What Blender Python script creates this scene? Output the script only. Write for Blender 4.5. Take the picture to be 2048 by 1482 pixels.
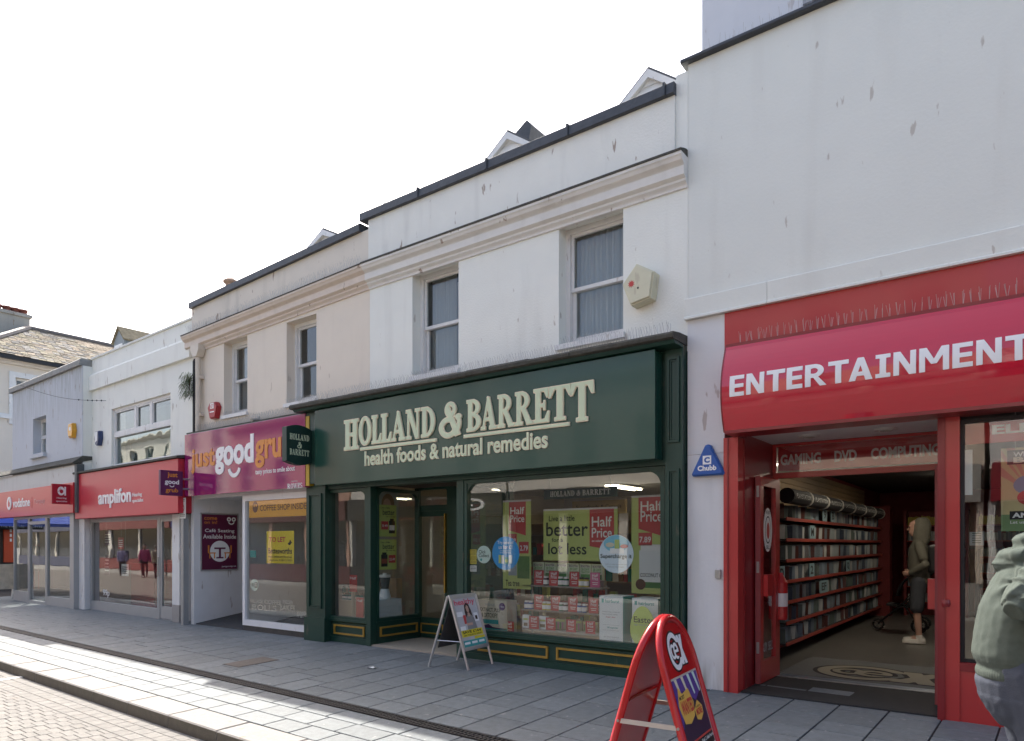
import bpy, bmesh, math, random
import numpy as np
from mathutils import Matrix, Vector
random.seed(7)
for o in list(bpy.data.objects): bpy.data.objects.remove(o)
SC = bpy.context.scene
COL = SC.collection
R = math.radians

# ------------------------------------------------------------------ camera
FPX, CAMY, CAMH, HOR = 1398.0, -7.05, 1.5, 1089.0        # focal length in photo pixels, camera place, horizon row
YAW = math.atan(1043 / FPX)
SN, CS = math.sin(YAW), math.cos(YAW)
cam = bpy.data.cameras.new('camera'); camo = bpy.data.objects.new('camera', cam); COL.objects.link(camo)
camo.location = (0, CAMY, CAMH); camo.rotation_euler = (R(90), 0, YAW)
cam.sensor_width = 36; cam.sensor_fit = 'HORIZONTAL'; cam.lens = FPX / 2048 * 36
cam.shift_y = (HOR - 741) / 2048; cam.clip_end = 2000; cam.clip_start = .05
SC.camera = camo
# ------------------------------------------------------------------ sky, sun, exposure
SUN = Vector((-5.25, 2.65, 6.2)).normalized()             # towards the sun
w = bpy.data.worlds.new('World'); SC.world = w; w.use_nodes = True
nt = w.node_tree; bg = nt.nodes['Background']
sk = nt.nodes.new('ShaderNodeTexSky'); sk.sky_type = 'NISHITA'; sk.sun_disc = False
sk.sun_elevation = math.asin(SUN.z); sk.sun_rotation = math.atan2(SUN.x, SUN.y)
sk.air_density = .9; sk.dust_density = 5.0; sk.ozone_density = 1.0
nt.links.new(sk.outputs[0], bg.inputs[0]); bg.inputs[1].default_value = .115
sl = bpy.data.lights.new('sun', 'SUN'); sl.energy = 2.2; sl.angle = R(.53); sl.color = (1, .95, .87)
so = bpy.data.objects.new('sun', sl); COL.objects.link(so); so.location = (-20, 10, 25)
so.rotation_euler = SUN.to_track_quat('Z', 'Y').to_euler()
SC.view_settings.view_transform = 'Standard'; SC.view_settings.look = 'None'
SC.view_settings.exposure = 1.8; SC.view_settings.gamma = 1; SC.view_settings.use_curve_mapping = False

# ------------------------------------------------------------------ pixels to places on known planes
I4 = Matrix.Identity(4)
TA = Matrix.Translation((-12.85, 0, 0)) @ Matrix.Rotation(R(-1.95), 4, 'Z')   # the left shops stand two degrees off
def ray(px, py):
    u = (px - 1024) / FPX
    return Vector((-SN + CS * u, CS + SN * u, (HOR - py) / FPX))
def PL(px, py, y=0., T=I4):                                # pixel on the plane local-y = y of a facade
    Ti = T.inverted(); o = Ti @ Vector((0, CAMY, CAMH)); d = Ti.to_3x3() @ ray(px, py)
    k = (y - o.y) / d.y; return o + d * k
def XX(px, y=0., T=I4): return PL(px, 1089, y, T).x
def ZZ(px, py, y=0., T=I4): return PL(px, py, y, T).z
def PS(px, py, x):                                          # pixel on a plane of constant X
    d = ray(px, py); k = x / d.x; return Vector((x, CAMY + d.y * k, CAMH + d.z * k))
def PG(px, py, z=0.):
    d = ray(px, py); k = (z - CAMH) / d.z; return Vector((d.x * k, CAMY + d.y * k, z))

# ------------------------------------------------------------------ materials
MATS = {}
def M(name, col, rough=.6, var=.1, scale=5., metal=0., bump=0., bscale=60., coat=0., stretch=None, dirt=0., dcol=(.12, .1, .08), dscale=2.5, spec=.5, scol=(.24, .16, .11), emis=None, est=1., grime=None, world=False):
    if name in MATS: return MATS[name]
    m = bpy.data.materials.new(name); m.use_nodes = True; t = m.node_tree; N = t.nodes; L = t.links
    b = N['Principled BSDF']; b.inputs['Roughness'].default_value = rough; b.inputs['Metallic'].default_value = metal
    b.inputs['Coat Weight'].default_value = coat; b.inputs['Coat Roughness'].default_value = .06; b.inputs['Specular IOR Level'].default_value = spec
    c4 = (*col, 1)
    tc = N.new('ShaderNodeTexCoord'); mp = N.new('ShaderNodeMapping'); src0 = N.new('ShaderNodeNewGeometry').outputs['Position'] if world else tc.outputs['Object']; L.new(src0, mp.inputs[0])
    if stretch: mp.inputs['Scale'].default_value = stretch
    if var or dirt:
        n = N.new('ShaderNodeTexNoise'); n.inputs['Scale'].default_value = scale; n.inputs['Detail'].default_value = 6; L.new(mp.outputs[0], n.inputs[0])
        mx = N.new('ShaderNodeMix'); mx.data_type = 'RGBA'; L.new(n.outputs[0], mx.inputs[0])
        mx.inputs[6].default_value = (*[max(0, v * (1 - var)) for v in col], 1); mx.inputs[7].default_value = (*[min(1, v * (1 + var)) for v in col], 1)
        out = mx.outputs[2]
        if dirt:
            def layer(sc, lo, hi, amt, dc, src):
                mp2 = N.new('ShaderNodeMapping'); L.new(src0, mp2.inputs[0]); mp2.inputs['Scale'].default_value = sc
                n2 = N.new('ShaderNodeTexNoise'); n2.inputs['Scale'].default_value = 1; n2.inputs['Detail'].default_value = 5; L.new(mp2.outputs[0], n2.inputs[0])
                r2 = N.new('ShaderNodeMapRange'); r2.inputs[1].default_value = lo; r2.inputs[2].default_value = hi; r2.inputs[4].default_value = amt; L.new(n2.outputs[0], r2.inputs[0])
                m2 = N.new('ShaderNodeMix'); m2.data_type = 'RGBA'; L.new(r2.outputs[0], m2.inputs[0]); L.new(src, m2.inputs[6]); m2.inputs[7].default_value = (*dc, 1)
                return m2.outputs[2]
            out = layer((dscale * 1.3, dscale * 1.3, dscale * .16), .56, .9, dirt, dcol, out)       # rain runs
            out = layer((dscale * 4, dscale * 4, dscale * 1.1), .665, .70, min(1, dirt * 1.7), scol, out)   # spots and splashes
        if grime:                                           # (z0, z1): soot and algae below a ledge that drips, or splash above the ground
            sp = N.new('ShaderNodeSeparateXYZ'); L.new(tc.outputs['Object'], sp.inputs[0])
            for z0, z1, am, gc in grime:
                r3 = N.new('ShaderNodeMapRange'); r3.inputs[1].default_value = z0; r3.inputs[2].default_value = z1; r3.inputs[3].default_value = 1; r3.inputs[4].default_value = 0; L.new(sp.outputs[2], r3.inputs[0])
                mp3 = N.new('ShaderNodeMapping'); L.new(tc.outputs['Object'], mp3.inputs[0]); mp3.inputs['Scale'].default_value = (14, 14, 1.6)
                n3 = N.new('ShaderNodeTexNoise'); n3.inputs['Scale'].default_value = 1; n3.inputs['Detail'].default_value = 7; L.new(mp3.outputs[0], n3.inputs[0])
                r4 = N.new('ShaderNodeMapRange'); r4.inputs[1].default_value = .36; r4.inputs[2].default_value = .72; r4.inputs[4].default_value = am; L.new(n3.outputs[0], r4.inputs[0])
                mu = N.new('ShaderNodeMath'); mu.operation = 'MULTIPLY'; L.new(r3.outputs[0], mu.inputs[0]); L.new(r4.outputs[0], mu.inputs[1])
                m3 = N.new('ShaderNodeMix'); m3.data_type = 'RGBA'; L.new(mu.outputs[0], m3.inputs[0]); L.new(out, m3.inputs[6]); m3.inputs[7].default_value = (*gc, 1); out = m3.outputs[2]
        L.new(out, b.inputs['Base Color'])
    else: b.inputs['Base Color'].default_value = c4
    if bump:
        nb = N.new('ShaderNodeTexNoise'); nb.inputs['Scale'].default_value = bscale; nb.inputs['Detail'].default_value = 4; L.new(mp.outputs[0], nb.inputs[0])
        bu = N.new('ShaderNodeBump'); bu.inputs['Strength'].default_value = bump; bu.inputs['Distance'].default_value = .02; L.new(nb.outputs[0], bu.inputs['Height']); L.new(bu.outputs[0], b.inputs['Normal'])
        if coat: L.new(bu.outputs[0], b.inputs['Coat Normal'])
    if emis:
        b.inputs['Emission Color'].default_value = (*emis, 1); b.inputs['Emission Strength'].default_value = est
    MATS[name] = m; return m
def glass(name, tint=(.9, .95, .93), r0=.09, wav=.012):
    m = bpy.data.materials.new(name); m.use_nodes = True; t = m.node_tree; N = t.nodes; L = t.links
    N.remove(N['Principled BSDF']); out = N['Material Output']
    tr = N.new('ShaderNodeBsdfTransparent'); tr.inputs[0].default_value = (*tint, 1)
    gl = N.new('ShaderNodeBsdfGlossy'); gl.inputs['Roughness'].default_value = 0.005
    n = N.new('ShaderNodeTexNoise'); n.inputs['Scale'].default_value = 1.3; tc = N.new('ShaderNodeTexCoord'); L.new(tc.outputs['Object'], n.inputs[0])
    bu = N.new('ShaderNodeBump'); bu.inputs['Strength'].default_value = 1; bu.inputs['Distance'].default_value = wav; L.new(n.outputs[0], bu.inputs['Height']); L.new(bu.outputs[0], gl.inputs['Normal'])
    lw = N.new('ShaderNodeLayerWeight'); lw.inputs[0].default_value = .5
    pw = N.new('ShaderNodeMath'); pw.operation = 'POWER'; L.new(lw.outputs['Facing'], pw.inputs[0]); pw.inputs[1].default_value = 4
    mr = N.new('ShaderNodeMapRange'); mr.inputs[3].default_value = r0; mr.inputs[4].default_value = 1; L.new(pw.outputs[0], mr.inputs[0])
    mx = N.new('ShaderNodeMixShader'); L.new(mr.outputs[0], mx.inputs[0]); L.new(tr.outputs[0], mx.inputs[1]); L.new(gl.outputs[0], mx.inputs[2]); L.new(mx.outputs[0], out.inputs[0])
    MATS[name] = m; return m

# ------------------------------------------------------------------ mesh collector
class MB:
    def __init__(s, T=None): s.v = []; s.f = []; s.T = T
    def add(s, vs, fs):
        k = len(s.v); s.v += [tuple(v) for v in vs]; s.f += [tuple(i + k for i in f) for f in fs]; return s
    def box(s, x0, x1, y0, y1, z0, z1):
        if x0 > x1: x0, x1 = x1, x0
        if y0 > y1: y0, y1 = y1, y0
        if z0 > z1: z0, z1 = z1, z0
        return s.add([(x0, y0, z0), (x1, y0, z0), (x1, y1, z0), (x0, y1, z0), (x0, y0, z1), (x1, y0, z1), (x1, y1, z1), (x0, y1, z1)],
                     [(0, 3, 2, 1), (4, 5, 6, 7), (0, 1, 5, 4), (1, 2, 6, 5), (2, 3, 7, 6), (3, 0, 4, 7)])
    def frame(s, x0, x1, y0, y1, z0, z1, t, tb=None, tt=None):   # picture frame in the xz plane
        tb = t if tb is None else tb; tt = t if tt is None else tt
        s.box(x0, x1, y0, y1, z0, z0 + tb); s.box(x0, x1, y0, y1, z1 - tt, z1)
        s.box(x0, x0 + t, y0, y1, z0 + tb, z1 - tt); s.box(x1 - t, x1, y0, y1, z0 + tb, z1 - tt); return s
    def prism(s, poly, y0, y1):                              # polygon in xz, pulled along y
        n = len(poly)
        a = sum(poly[i][0] * poly[(i + 1) % n][1] - poly[(i + 1) % n][0] * poly[i][1] for i in range(n))
        if a < 0: poly = poly[::-1]
        vs = [(x, y0, z) for x, z in poly] + [(x, y1, z) for x, z in poly]
        return s.add(vs, [tuple(range(n)), tuple(range(2 * n - 1, n - 1, -1))] + [(i, i + n, (i + 1) % n + n, (i + 1) % n) for i in range(n)])
    def run(s, prof, x0, x1, dz0=0., dz1=0.):                # profile of (y, z) pulled along x
        n = len(prof)
        vs = [(x0, y, z + dz0) for y, z in prof] + [(x1, y, z + dz1) for y, z in prof]
        return s.add(vs, [tuple(range(n)), tuple(range(2 * n - 1, n - 1, -1))] + [(i, i + n, (i + 1) % n + n, (i + 1) % n) for i in range(n)])
    def tube(s, pts, r, n=8, closed=False):
        pts = [Vector(p) for p in pts]; k = len(pts); rs = r if isinstance(r, (list, tuple)) else [r] * k
        vs = []; up = Vector((0, 0, 1))
        for i, p in enumerate(pts):
            d = (pts[(i + 1) % k if closed else min(i + 1, k - 1)] - pts[i - 1 if (i or closed) else 0]).normalized()
            a = d.cross(up if abs(d.z) < .95 else Vector((1, 0, 0))).normalized(); b = d.cross(a)
            for j in range(n):
                t = 2 * math.pi * j / n; vs.append(p + (a * math.cos(t) + b * math.sin(t)) * rs[i])
        fs = []
        for i in range(k if closed else k - 1):
            for j in range(n):
                q = ((i + 1) % k) * n; fs.append((i * n + j, i * n + (j + 1) % n, q + (j + 1) % n, q + j))
        if not closed: fs += [tuple(range(n)), tuple(range(k * n - 1, (k - 1) * n - 1, -1))]
        return s.add(vs, fs)
    def lathe(s, c, prof, n=16):                              # profile (r, z) about a vertical axis through c
        vs = []; m = len(prof)
        for r, z in prof:
            for j in range(n): t = 2 * math.pi * j / n; vs.append((c[0] + r * math.cos(t), c[1] + r * math.sin(t), c[2] + z))
        fs = [(i * n + j, i * n + (j + 1) % n, (i + 1) * n + (j + 1) % n, (i + 1) * n + j) for i in range(m - 1) for j in range(n)]
        fs += [tuple(range(n))[::-1], tuple(range((m - 1) * n, m * n))]
        return s.add(vs, fs)
    def disc(s, cx, cz, rx, rz, y0, y1, n=36):
        return s.prism([(cx + rx * math.cos(2 * math.pi * i / n), cz + rz * math.sin(2 * math.pi * i / n)) for i in range(n)], y0, y1)
    def wall(s, x0, x1, z0, z1, y0, y1, holes=()):
        xs = sorted({x0, x1, *[h[0] for h in holes], *[h[1] for h in holes]}); zs = sorted({z0, z1, *[h[2] for h in holes], *[h[3] for h in holes]})
        for i in range(len(xs) - 1):
            for j in range(len(zs) - 1):
                cx = (xs[i] + xs[i + 1]) / 2; cz = (zs[j] + zs[j + 1]) / 2
                if any(h[0] < cx < h[1] and h[2] < cz < h[3] for h in holes): continue
                a, b, c, d = xs[i], xs[i + 1], zs[j], zs[j + 1]
                s.add([(a, y0, c), (b, y0, c), (b, y0, d), (a, y0, d)], [(0, 1, 2, 3)]); s.add([(a, y1, c), (b, y1, c), (b, y1, d), (a, y1, d)], [(3, 2, 1, 0)])
        def edge(a, b, c, d): s.add([a, b, c, d], [(0, 1, 2, 3)])
        for (a, b, c, d) in [(x0, x1, z0, z1)] + list(holes):
            edge((a, y0, c), (a, y1, c), (a, y1, d), (a, y0, d)); edge((b, y1, c), (b, y0, c), (b, y0, d), (b, y1, d))
            edge((a, y0, d), (a, y1, d), (b, y1, d), (b, y0, d)); edge((a, y1, c), (a, y0, c), (b, y0, c), (b, y1, c))
        return s
    def build(s, name, mat, parent=None, smooth=False, bevel=0.):
        me = bpy.data.meshes.new(name)
        vs = [tuple(s.T @ Vector(v)) for v in s.v] if s.T is not None else s.v
        me.from_pydata(vs, [], s.f); me.update()
        if smooth: me.shade_smooth()
        if mat: me.materials.append(mat)
        o = bpy.data.objects.new(name, me); COL.objects.link(o); attach(o, parent)
        if bevel:
            bv = o.modifiers.new('bevel', 'BEVEL'); bv.width = bevel; bv.segments = 2; bv.limit_method = 'ANGLE'
        return o
ONES = 'first second third fourth fifth sixth seventh eighth ninth tenth eleventh twelfth thirteenth fourteenth fifteenth sixteenth seventeenth eighteenth nineteenth twentieth'.split()
def nth(i):
    if i <= 20: return ONES[i - 1]
    t = {2: 'twent', 3: 'thirt', 4: 'fort'}[i // 10]; return t + 'ieth' if i % 10 == 0 else t + 'y-' + ONES[i % 10 - 1]
LOC = {}
def attach(o, parent):
    if parent is not None:
        o.parent = parent
        m = LOC.get(parent.name)
        if m is None: m = Matrix.Translation(parent.location) if parent.type == 'EMPTY' else I4
        o.matrix_parent_inverse = m.inverted() if parent.type == 'EMPTY' else I4
def tag(o, label, cat=None, group=None, kind=None):
    if label: o['label'] = label
    if cat: o['category'] = cat
    if group: o['group'] = group
    if kind: o['kind'] = kind
    return o
def thing(name, loc, label, cat, group=None):
    o = bpy.data.objects.new(name, None); COL.objects.link(o); o.location = loc; o.empty_display_size = .1
    return tag(o, label, cat, group)

# frames for print on surfaces: u to the right, v up, w out of the surface
def FRAME(o, u, v):
    u = Vector(u).normalized(); v = Vector(v).normalized(); n = u.cross(v)
    return Matrix(((u.x, v.x, n.x, o[0]), (u.y, v.y, n.y, o[1]), (u.z, v.z, n.z, o[2]), (0, 0, 0, 1)))
def FACE(y, T=I4): return T @ Matrix(((1, 0, 0, 0), (0, 0, -1, y), (0, 1, 0, 0), (0, 0, 0, 1)))      # facade plane: u = x, v = z
def SIDE(x): return Matrix(((0, 0, 1, x), (1, 0, 0, 0), (0, 1, 0, 0), (0, 0, 0, 1)))                 # faces +X: u = y, v = z
def plate(name, F, u0, u1, v0, v1, mat, parent, off=0., th=.002, poly=None, bevel=0.):
    b = MB(F)
    pts = poly or [(u0, v0), (u1, v0), (u1, v1), (u0, v1)]
    n = len(pts)
    a = sum(pts[i][0] * pts[(i + 1) % n][1] - pts[(i + 1) % n][0] * pts[i][1] for i in range(n))
    if a < 0: pts = pts[::-1]
    b.add([(u, v, off) for u, v in pts] + [(u, v, off + th) for u, v in pts], [tuple(range(n - 1, -1, -1)), tuple(range(n, 2 * n))] + [(i, (i + 1) % n, (i + 1) % n + n, i + n) for i in range(n)])
    return b.build(name, mat, parent, bevel=bevel)
def ell(cx, cy, rx, ry, n=32): return [(cx + rx * math.cos(2 * math.pi * i / n), cy + ry * math.sin(2 * math.pi * i / n)) for i in range(n)]
TXC = {}
def text_mesh(s, bold, depth, shear=0.):
    key = (s, bold, depth, shear)
    if key not in TXC:
        c = bpy.data.curves.new('t', 'FONT'); c.body = s; c.size = 1; c.offset = bold; c.extrude = depth / 2; c.resolution_u = 3; c.shear = shear; c.fill_mode = 'BOTH' if depth else 'FRONT'
        o = bpy.data.objects.new('t', c); COL.objects.link(o)
        me = bpy.data.meshes.new_from_object(o.evaluated_get(bpy.context.evaluated_depsgraph_get()))
        v = [p.co.copy() for p in me.vertices]; f = [tuple(p.vertices) for p in me.polygons]
        bpy.data.objects.remove(o); bpy.data.meshes.remove(me); bpy.data.curves.remove(c)
        TXC[key] = (v, f)
    return TXC[key]
def text(s, F, u0, u1, v0, v1, mat, parent, off=.003, depth=0., bold=.01, name='lettering', keep=False, shear=0.):
    v, f = text_mesh(s, bold, 1. if depth else 0., shear)
    if not v: return
    a0 = min(p.x for p in v); a1 = max(p.x for p in v); b0 = min(p.y for p in v); b1 = max(p.y for p in v)
    su = (u1 - u0) / (a1 - a0); sv = (v1 - v0) / (b1 - b0)
    if keep: su = sv = min(su, sv)
    cu = (u0 + u1) / 2 - (a0 + a1) / 2 * su; cv = (v0 + v1) / 2 - (b0 + b1) / 2 * sv
    b = MB(F); b.add([(p.x * su + cu, p.y * sv + cv, off + (p.z + .5) * depth if depth else off) for p in v], f)
    return b.build(name, mat, parent)

# shapes from signed distances: serif capitals and emblems
def sd_box(x, y, x0, x1, y0, y1): return np.maximum(np.maximum(x0 - x, x - x1), np.maximum(y0 - y, y - y1))
def sd_poly(x, y, pts):
    a = sum(pts[i][0] * pts[(i + 1) % len(pts)][1] - pts[(i + 1) % len(pts)][0] * pts[i][1] for i in range(len(pts)))
    if a < 0: pts = pts[::-1]
    d = None
    for i in range(len(pts)):
        (ax, ay), (bx, by) = pts[i], pts[(i + 1) % len(pts)]
        l = math.hypot(bx - ax, by - ay); e = ((x - ax) * (by - ay) - (y - ay) * (bx - ax)) / l
        d = e if d is None else np.maximum(d, e)
    return d
def sd_ell(x, y, cx, cy, rx, ry): return (np.sqrt(((x - cx) / rx) ** 2 + ((y - cy) / ry) ** 2) - 1) * min(rx, ry)
def sd_ring(x, y, cx, cy, rx, ry, ix, iy): return np.maximum(sd_ell(x, y, cx, cy, rx, ry), -sd_ell(x, y, cx, cy, ix, iy))
def U(*a):
    d = a[0]
    for b in a[1:]: d = np.minimum(d, b)
    return d
def sdf_shape(fn, x0, x1, y0, y1, n, depth, off=0.):
    """2D outline -> (verts, faces): front at z=depth, rim walls down to 0"""
    st = (y1 - y0) / n; nx = int((x1 - x0) / st) + 2; ny = n + 2
    xs = x0 - st / 2 + np.arange(nx) * st; ys = y0 - st / 2 + np.arange(ny) * st
    gx, gy = np.meshgrid(xs, ys); d = fn(gx, gy) - off
    V = []; F = []; idx = {}
    def vid(k, p):
        if k not in idx: idx[k] = len(V); V.append((p[0], p[1], depth))
        return idx[k]
    for j in range(ny - 1):
        i = 0
        while i < nx - 1:
            c = [(i, j), (i + 1, j), (i + 1, j + 1), (i, j + 1)]; v = [d[b, a] for a, b in c]
            if all(q >= 0 for q in v): i += 1; continue
            poly = []; rim = []
            for k in range(4):
                a, b = c[k], c[(k + 1) % 4]; va, vb = v[k], v[(k + 1) % 4]
                if va < 0: poly.append(vid(a, (xs[a[0]], ys[a[1]])))
                if (va < 0) != (vb < 0):
                    t = va / (va - vb); e = vid((min(a, b), max(a, b)), (xs[a[0]] + (xs[b[0]] - xs[a[0]]) * t, ys[a[1]] + (ys[b[1]] - ys[a[1]]) * t))
                    poly.append(e); rim.append((e, va < 0))
            if len(poly) >= 3: F.append(tuple(poly))
            if len(rim) == 2 and depth:
                a, b = (rim[0][0], rim[1][0]) if rim[0][1] else (rim[1][0], rim[0][0])
                m = len(V); V += [(*V[a][:2], 0), (*V[b][:2], 0)]; F.append((b, a, m, m + 1))
            i += 1
    return V, F
SER = .075; OV = .085
def stem(x, y, a, b, y0=0., y1=1., top=True, bot=True):
    d = sd_box(x, y, a, b, y0, y1)
    if top: d = U(d, sd_box(x, y, a - OV, b + OV, y1 - SER, y1))
    if bot: d = U(d, sd_box(x, y, a - OV, b + OV, y0, y0 + SER))
    return d
def g_H(x, y): return U(stem(x, y, .1, .3), stem(x, y, .52, .72), sd_box(x, y, .2, .6, .46, .55))
def g_O(x, y): return sd_ring(x, y, .36, .5, .36, .51, .185, .44)
def g_L(x, y): return U(stem(x, y, .1, .3), sd_box(x, y, .1, .62, 0, .075), sd_poly(x, y, [(.62, 0), (.64, .32), (.58, .32), (.44, .07), (.44, 0)]))
def g_A(x, y): return U(sd_poly(x, y, [(.07, 0), (.15, 0), (.40, .84), (.36, 1)]), sd_poly(x, y, [(.34, 1), (.46, 1), (.76, 0), (.54, 0), (.34, .8)]), sd_box(x, y, .2, .6, .27, .35), sd_box(x, y, 0, .24, 0, SER), sd_box(x, y, .46, .84, 0, SER))
def g_N(x, y): return U(sd_box(x, y, .1, .18, 0, 1), sd_box(x, y, .64, .72, 0, 1), sd_poly(x, y, [(.06, 1), (.28, 1), (.72, 0), (.56, 0)]), sd_box(x, y, 0, .28, 0, SER), sd_box(x, y, 0, .25, 1 - SER, 1), sd_box(x, y, .54, .82, 1 - SER, 1))
def g_D(x, y): return U(stem(x, y, .1, .3), np.maximum(sd_ring(x, y, .28, .5, .5, .5, .3, .425), .25 - x))
def g_B(x, y): return U(stem(x, y, .1, .3), np.maximum(sd_ring(x, y, .3, .745, .38, .255, .2, .18), .25 - x), np.maximum(sd_ring(x, y, .3, .275, .43, .275, .24, .2), .25 - x))
def g_R(x, y): return U(stem(x, y, .1, .3), np.maximum(sd_ring(x, y, .3, .73, .41, .27, .22, .195), .25 - x), sd_poly(x, y, [(.32, .5), (.52, .5), (.86, 0), (.62, 0)]), sd_box(x, y, .6, .92, 0, SER))
def g_E(x, y): return U(stem(x, y, .1, .3), sd_box(x, y, .1, .64, 0, .075), sd_box(x, y, .1, .62, .925, 1), sd_box(x, y, .2, .5, .46, .54), sd_poly(x, y, [(.66, 0), (.68, .3), (.62, .3), (.48, .05), (.48, 0)]), sd_poly(x, y, [(.64, 1), (.64, .74), (.58, .74), (.46, .95), (.46, 1)]), sd_box(x, y, .45, .5, .37, .63))
def g_T(x, y): return U(stem(x, y, .3, .5, top=False), sd_box(x, y, .02, .78, .925, 1), sd_poly(x, y, [(.02, 1), (0, .7), (.06, .7), (.2, .95), (.2, 1)]), sd_poly(x, y, [(.78, 1), (.8, .7), (.74, .7), (.6, .95), (.6, 1)]))
def g_W(x, y): return U(sd_poly(x, y, [(.03, 1), (.2, 1), (.4, 0), (.28, 0)]), sd_poly(x, y, [(.5, .9), (.54, .8), (.36, 0), (.3, 0)]), sd_poly(x, y, [(.46, 1), (.62, 1), (.8, 0), (.68, 0)]), sd_poly(x, y, [(1.02, 1), (.95, 1), (.7, 0), (.78, 0)]), sd_box(x, y, 0, .28, .93, 1), sd_box(x, y, .88, 1.1, .93, 1))
def g_S(x, y): return U(np.maximum(sd_ring(x, y, .3, .74, .28, .27, .14, .18), np.minimum(x - .34, .74 - y) * -1 - 0 * x if False else np.where((x > .3) & (y < .74), .05, -1)), np.maximum(sd_ring(x, y, .3, .27, .3, .28, .15, .19), np.where((x < .3) & (y > .27), .05, -1)))
def g_amp(x, y):
    up = sd_ring(x, y, .42, .79, .2, .21, .1, .13); lo = np.maximum(sd_ring(x, y, .34, .28, .34, .29, .2, .17), np.where((x > .45) & (y > .34), .05, -1))
    dg = sd_poly(x, y, [(.24, .86), (.36, .9), (.78, .06), (.6, .02)]); tl = np.maximum(sd_ring(x, y, .5, .38, .3, .33, .2, .24), np.where((x < .55) | (y > .62), .05, -1))
    bl = sd_ell(x, y, .72, .56, .09, .07)
    return U(up, lo, dg, tl, bl)
GL = {'H': (g_H, .82), 'O': (g_O, .72), 'L': (g_L, .66), 'A': (g_A, .84), 'N': (g_N, .82), 'D': (g_D, .78), 'B': (g_B, .74), 'R': (g_R, .9), 'E': (g_E, .7), 'T': (g_T, .8), '&': (g_amp, .82), 'W': (g_W, 1.1), 'S': (g_S, .62)}
def s_E(x, y): return U(sd_box(x, y, 0, .24, 0, 1), sd_box(x, y, 0, .68, 0, .19), sd_box(x, y, 0, .66, .405, .585), sd_box(x, y, 0, .68, .81, 1))
def s_N(x, y): return U(sd_box(x, y, 0, .21, 0, 1), sd_box(x, y, .61, .82, 0, 1), sd_poly(x, y, [(0, 1), (.25, 1), (.82, 0), (.57, 0)]))
def s_T(x, y): return U(sd_box(x, y, 0, .82, .81, 1), sd_box(x, y, .29, .53, 0, 1))
def s_R(x, y): return U(sd_box(x, y, 0, .24, 0, 1), np.maximum(sd_ring(x, y, .36, .69, .42, .31, .18, .13), .2 - x), sd_box(x, y, 0, .36, .82, 1), sd_box(x, y, 0, .36, .38, .56), sd_poly(x, y, [(.3, .45), (.52, .45), (.9, 0), (.62, 0)]))
def s_A(x, y): return U(sd_poly(x, y, [(0, 0), (.25, 0), (.56, 1), (.34, 1)]), sd_poly(x, y, [(.65, 0), (.92, 0), (.58, 1), (.36, 1)]), sd_box(x, y, .16, .76, .2, .37))
def s_I(x, y): return U(sd_box(x, y, .16, .4, 0, 1), sd_box(x, y, 0, .56, 0, .17), sd_box(x, y, 0, .56, .83, 1))
def s_M(x, y): return U(sd_box(x, y, 0, .21, 0, 1), sd_box(x, y, .83, 1.04, 0, 1), sd_poly(x, y, [(0, 1), (.26, 1), (.62, .3), (.42, .3)]), sd_poly(x, y, [(1.04, 1), (.78, 1), (.42, .3), (.62, .3)]))
SANS = {'E': (s_E, .68), 'N': (s_N, .82), 'T': (s_T, .82), 'R': (s_R, .9), 'A': (s_A, .92), 'I': (s_I, .56), 'M': (s_M, 1.04)}
GC = {}
def glyph(ch, F, u0, u1, v0, v1, mat, parent, off=.004, depth=.02, n=34, grow=0., name='letter'):
    key = (ch, n, grow)
    if key not in GC:
        fn, wd = GL[ch]; GC[key] = sdf_shape(fn, -.06, wd + .06, -.06, 1.06, n, 1., grow)
    V, Fc = GC[key]; wd = GL[ch][1]
    b = MB(F); b.add([(u0 + x / wd * (u1 - u0), v0 + y * (v1 - v0), off + z * depth) for x, y, z in V], Fc)
    return b.build(name, mat, parent)
def serif_word(s, F, u0, u1, v0, v1, mat, parent, off=.003, depth=.002, n=22, gap=.06, first=1.0):
    wd = [GL[c][1] if c != ' ' else .35 for c in s]; tot = sum(wd) + gap * (len(s) - 1); k = (u1 - u0) / tot; u = u0
    b = MB(F)
    for c, q in zip(s, wd):
        if c != ' ':
            key = (c, n, 0.)
            if key not in GC: GC[key] = sdf_shape(GL[c][0], -.06, q + .06, -.06, 1.06, n, 1., 0.)
            V, Fc = GC[key]; b.add([(u + x * k, v0 + y * (v1 - v0), off + z * depth) for x, y, z in V], Fc)
        u += (q + gap) * k
    return b.build('lettering', mat, parent)
# ------------------------------------------------------------------ palette
white_render = M('white_render', (.785, .795, .73), .75, .05, 3, dirt=.3, bump=.25, bscale=45, dcol=(.36, .34, .3))
white_cex = M('white_boarding', (.705, .72, .665), .7, .05, 2, dirt=.26, bump=.12, bscale=30, dcol=(.45, .42, .36))
parapet_white = M('parapet_render', (.75, .755, .695), .75, .06, 3, dirt=.45, bump=.3, bscale=40, dcol=(.3, .29, .26))
pink_render = M('pinkish_render', (.74, .665, .555), .75, .05, 3, dirt=.25, bump=.25, bscale=45, dcol=(.4, .33, .28))
pink_parapet = M('pinkish_parapet', (.68, .625, .53), .75, .07, 3, dirt=.5, bump=.3, bscale=40, dcol=(.22, .21, .18))
moulding = M('moulding_white', (.7, .685, .64), .7, .08, 8, dirt=.45, bump=.25, bscale=40, dcol=(.34, .3, .24))
moulding_pink = M('moulding_pink', (.66, .57, .48), .7, .1, 8, dirt=.5, bump=.25, bscale=40, dcol=(.3, .25, .18))
moss = M('mossy_lead', (.07, .068, .055), .9, .5, 14, bump=.8, bscale=40)
lead = M('lead_coping', (.055, .062, .072), .5, .35, 9, bump=.3, bscale=20, spec=.35)
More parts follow.
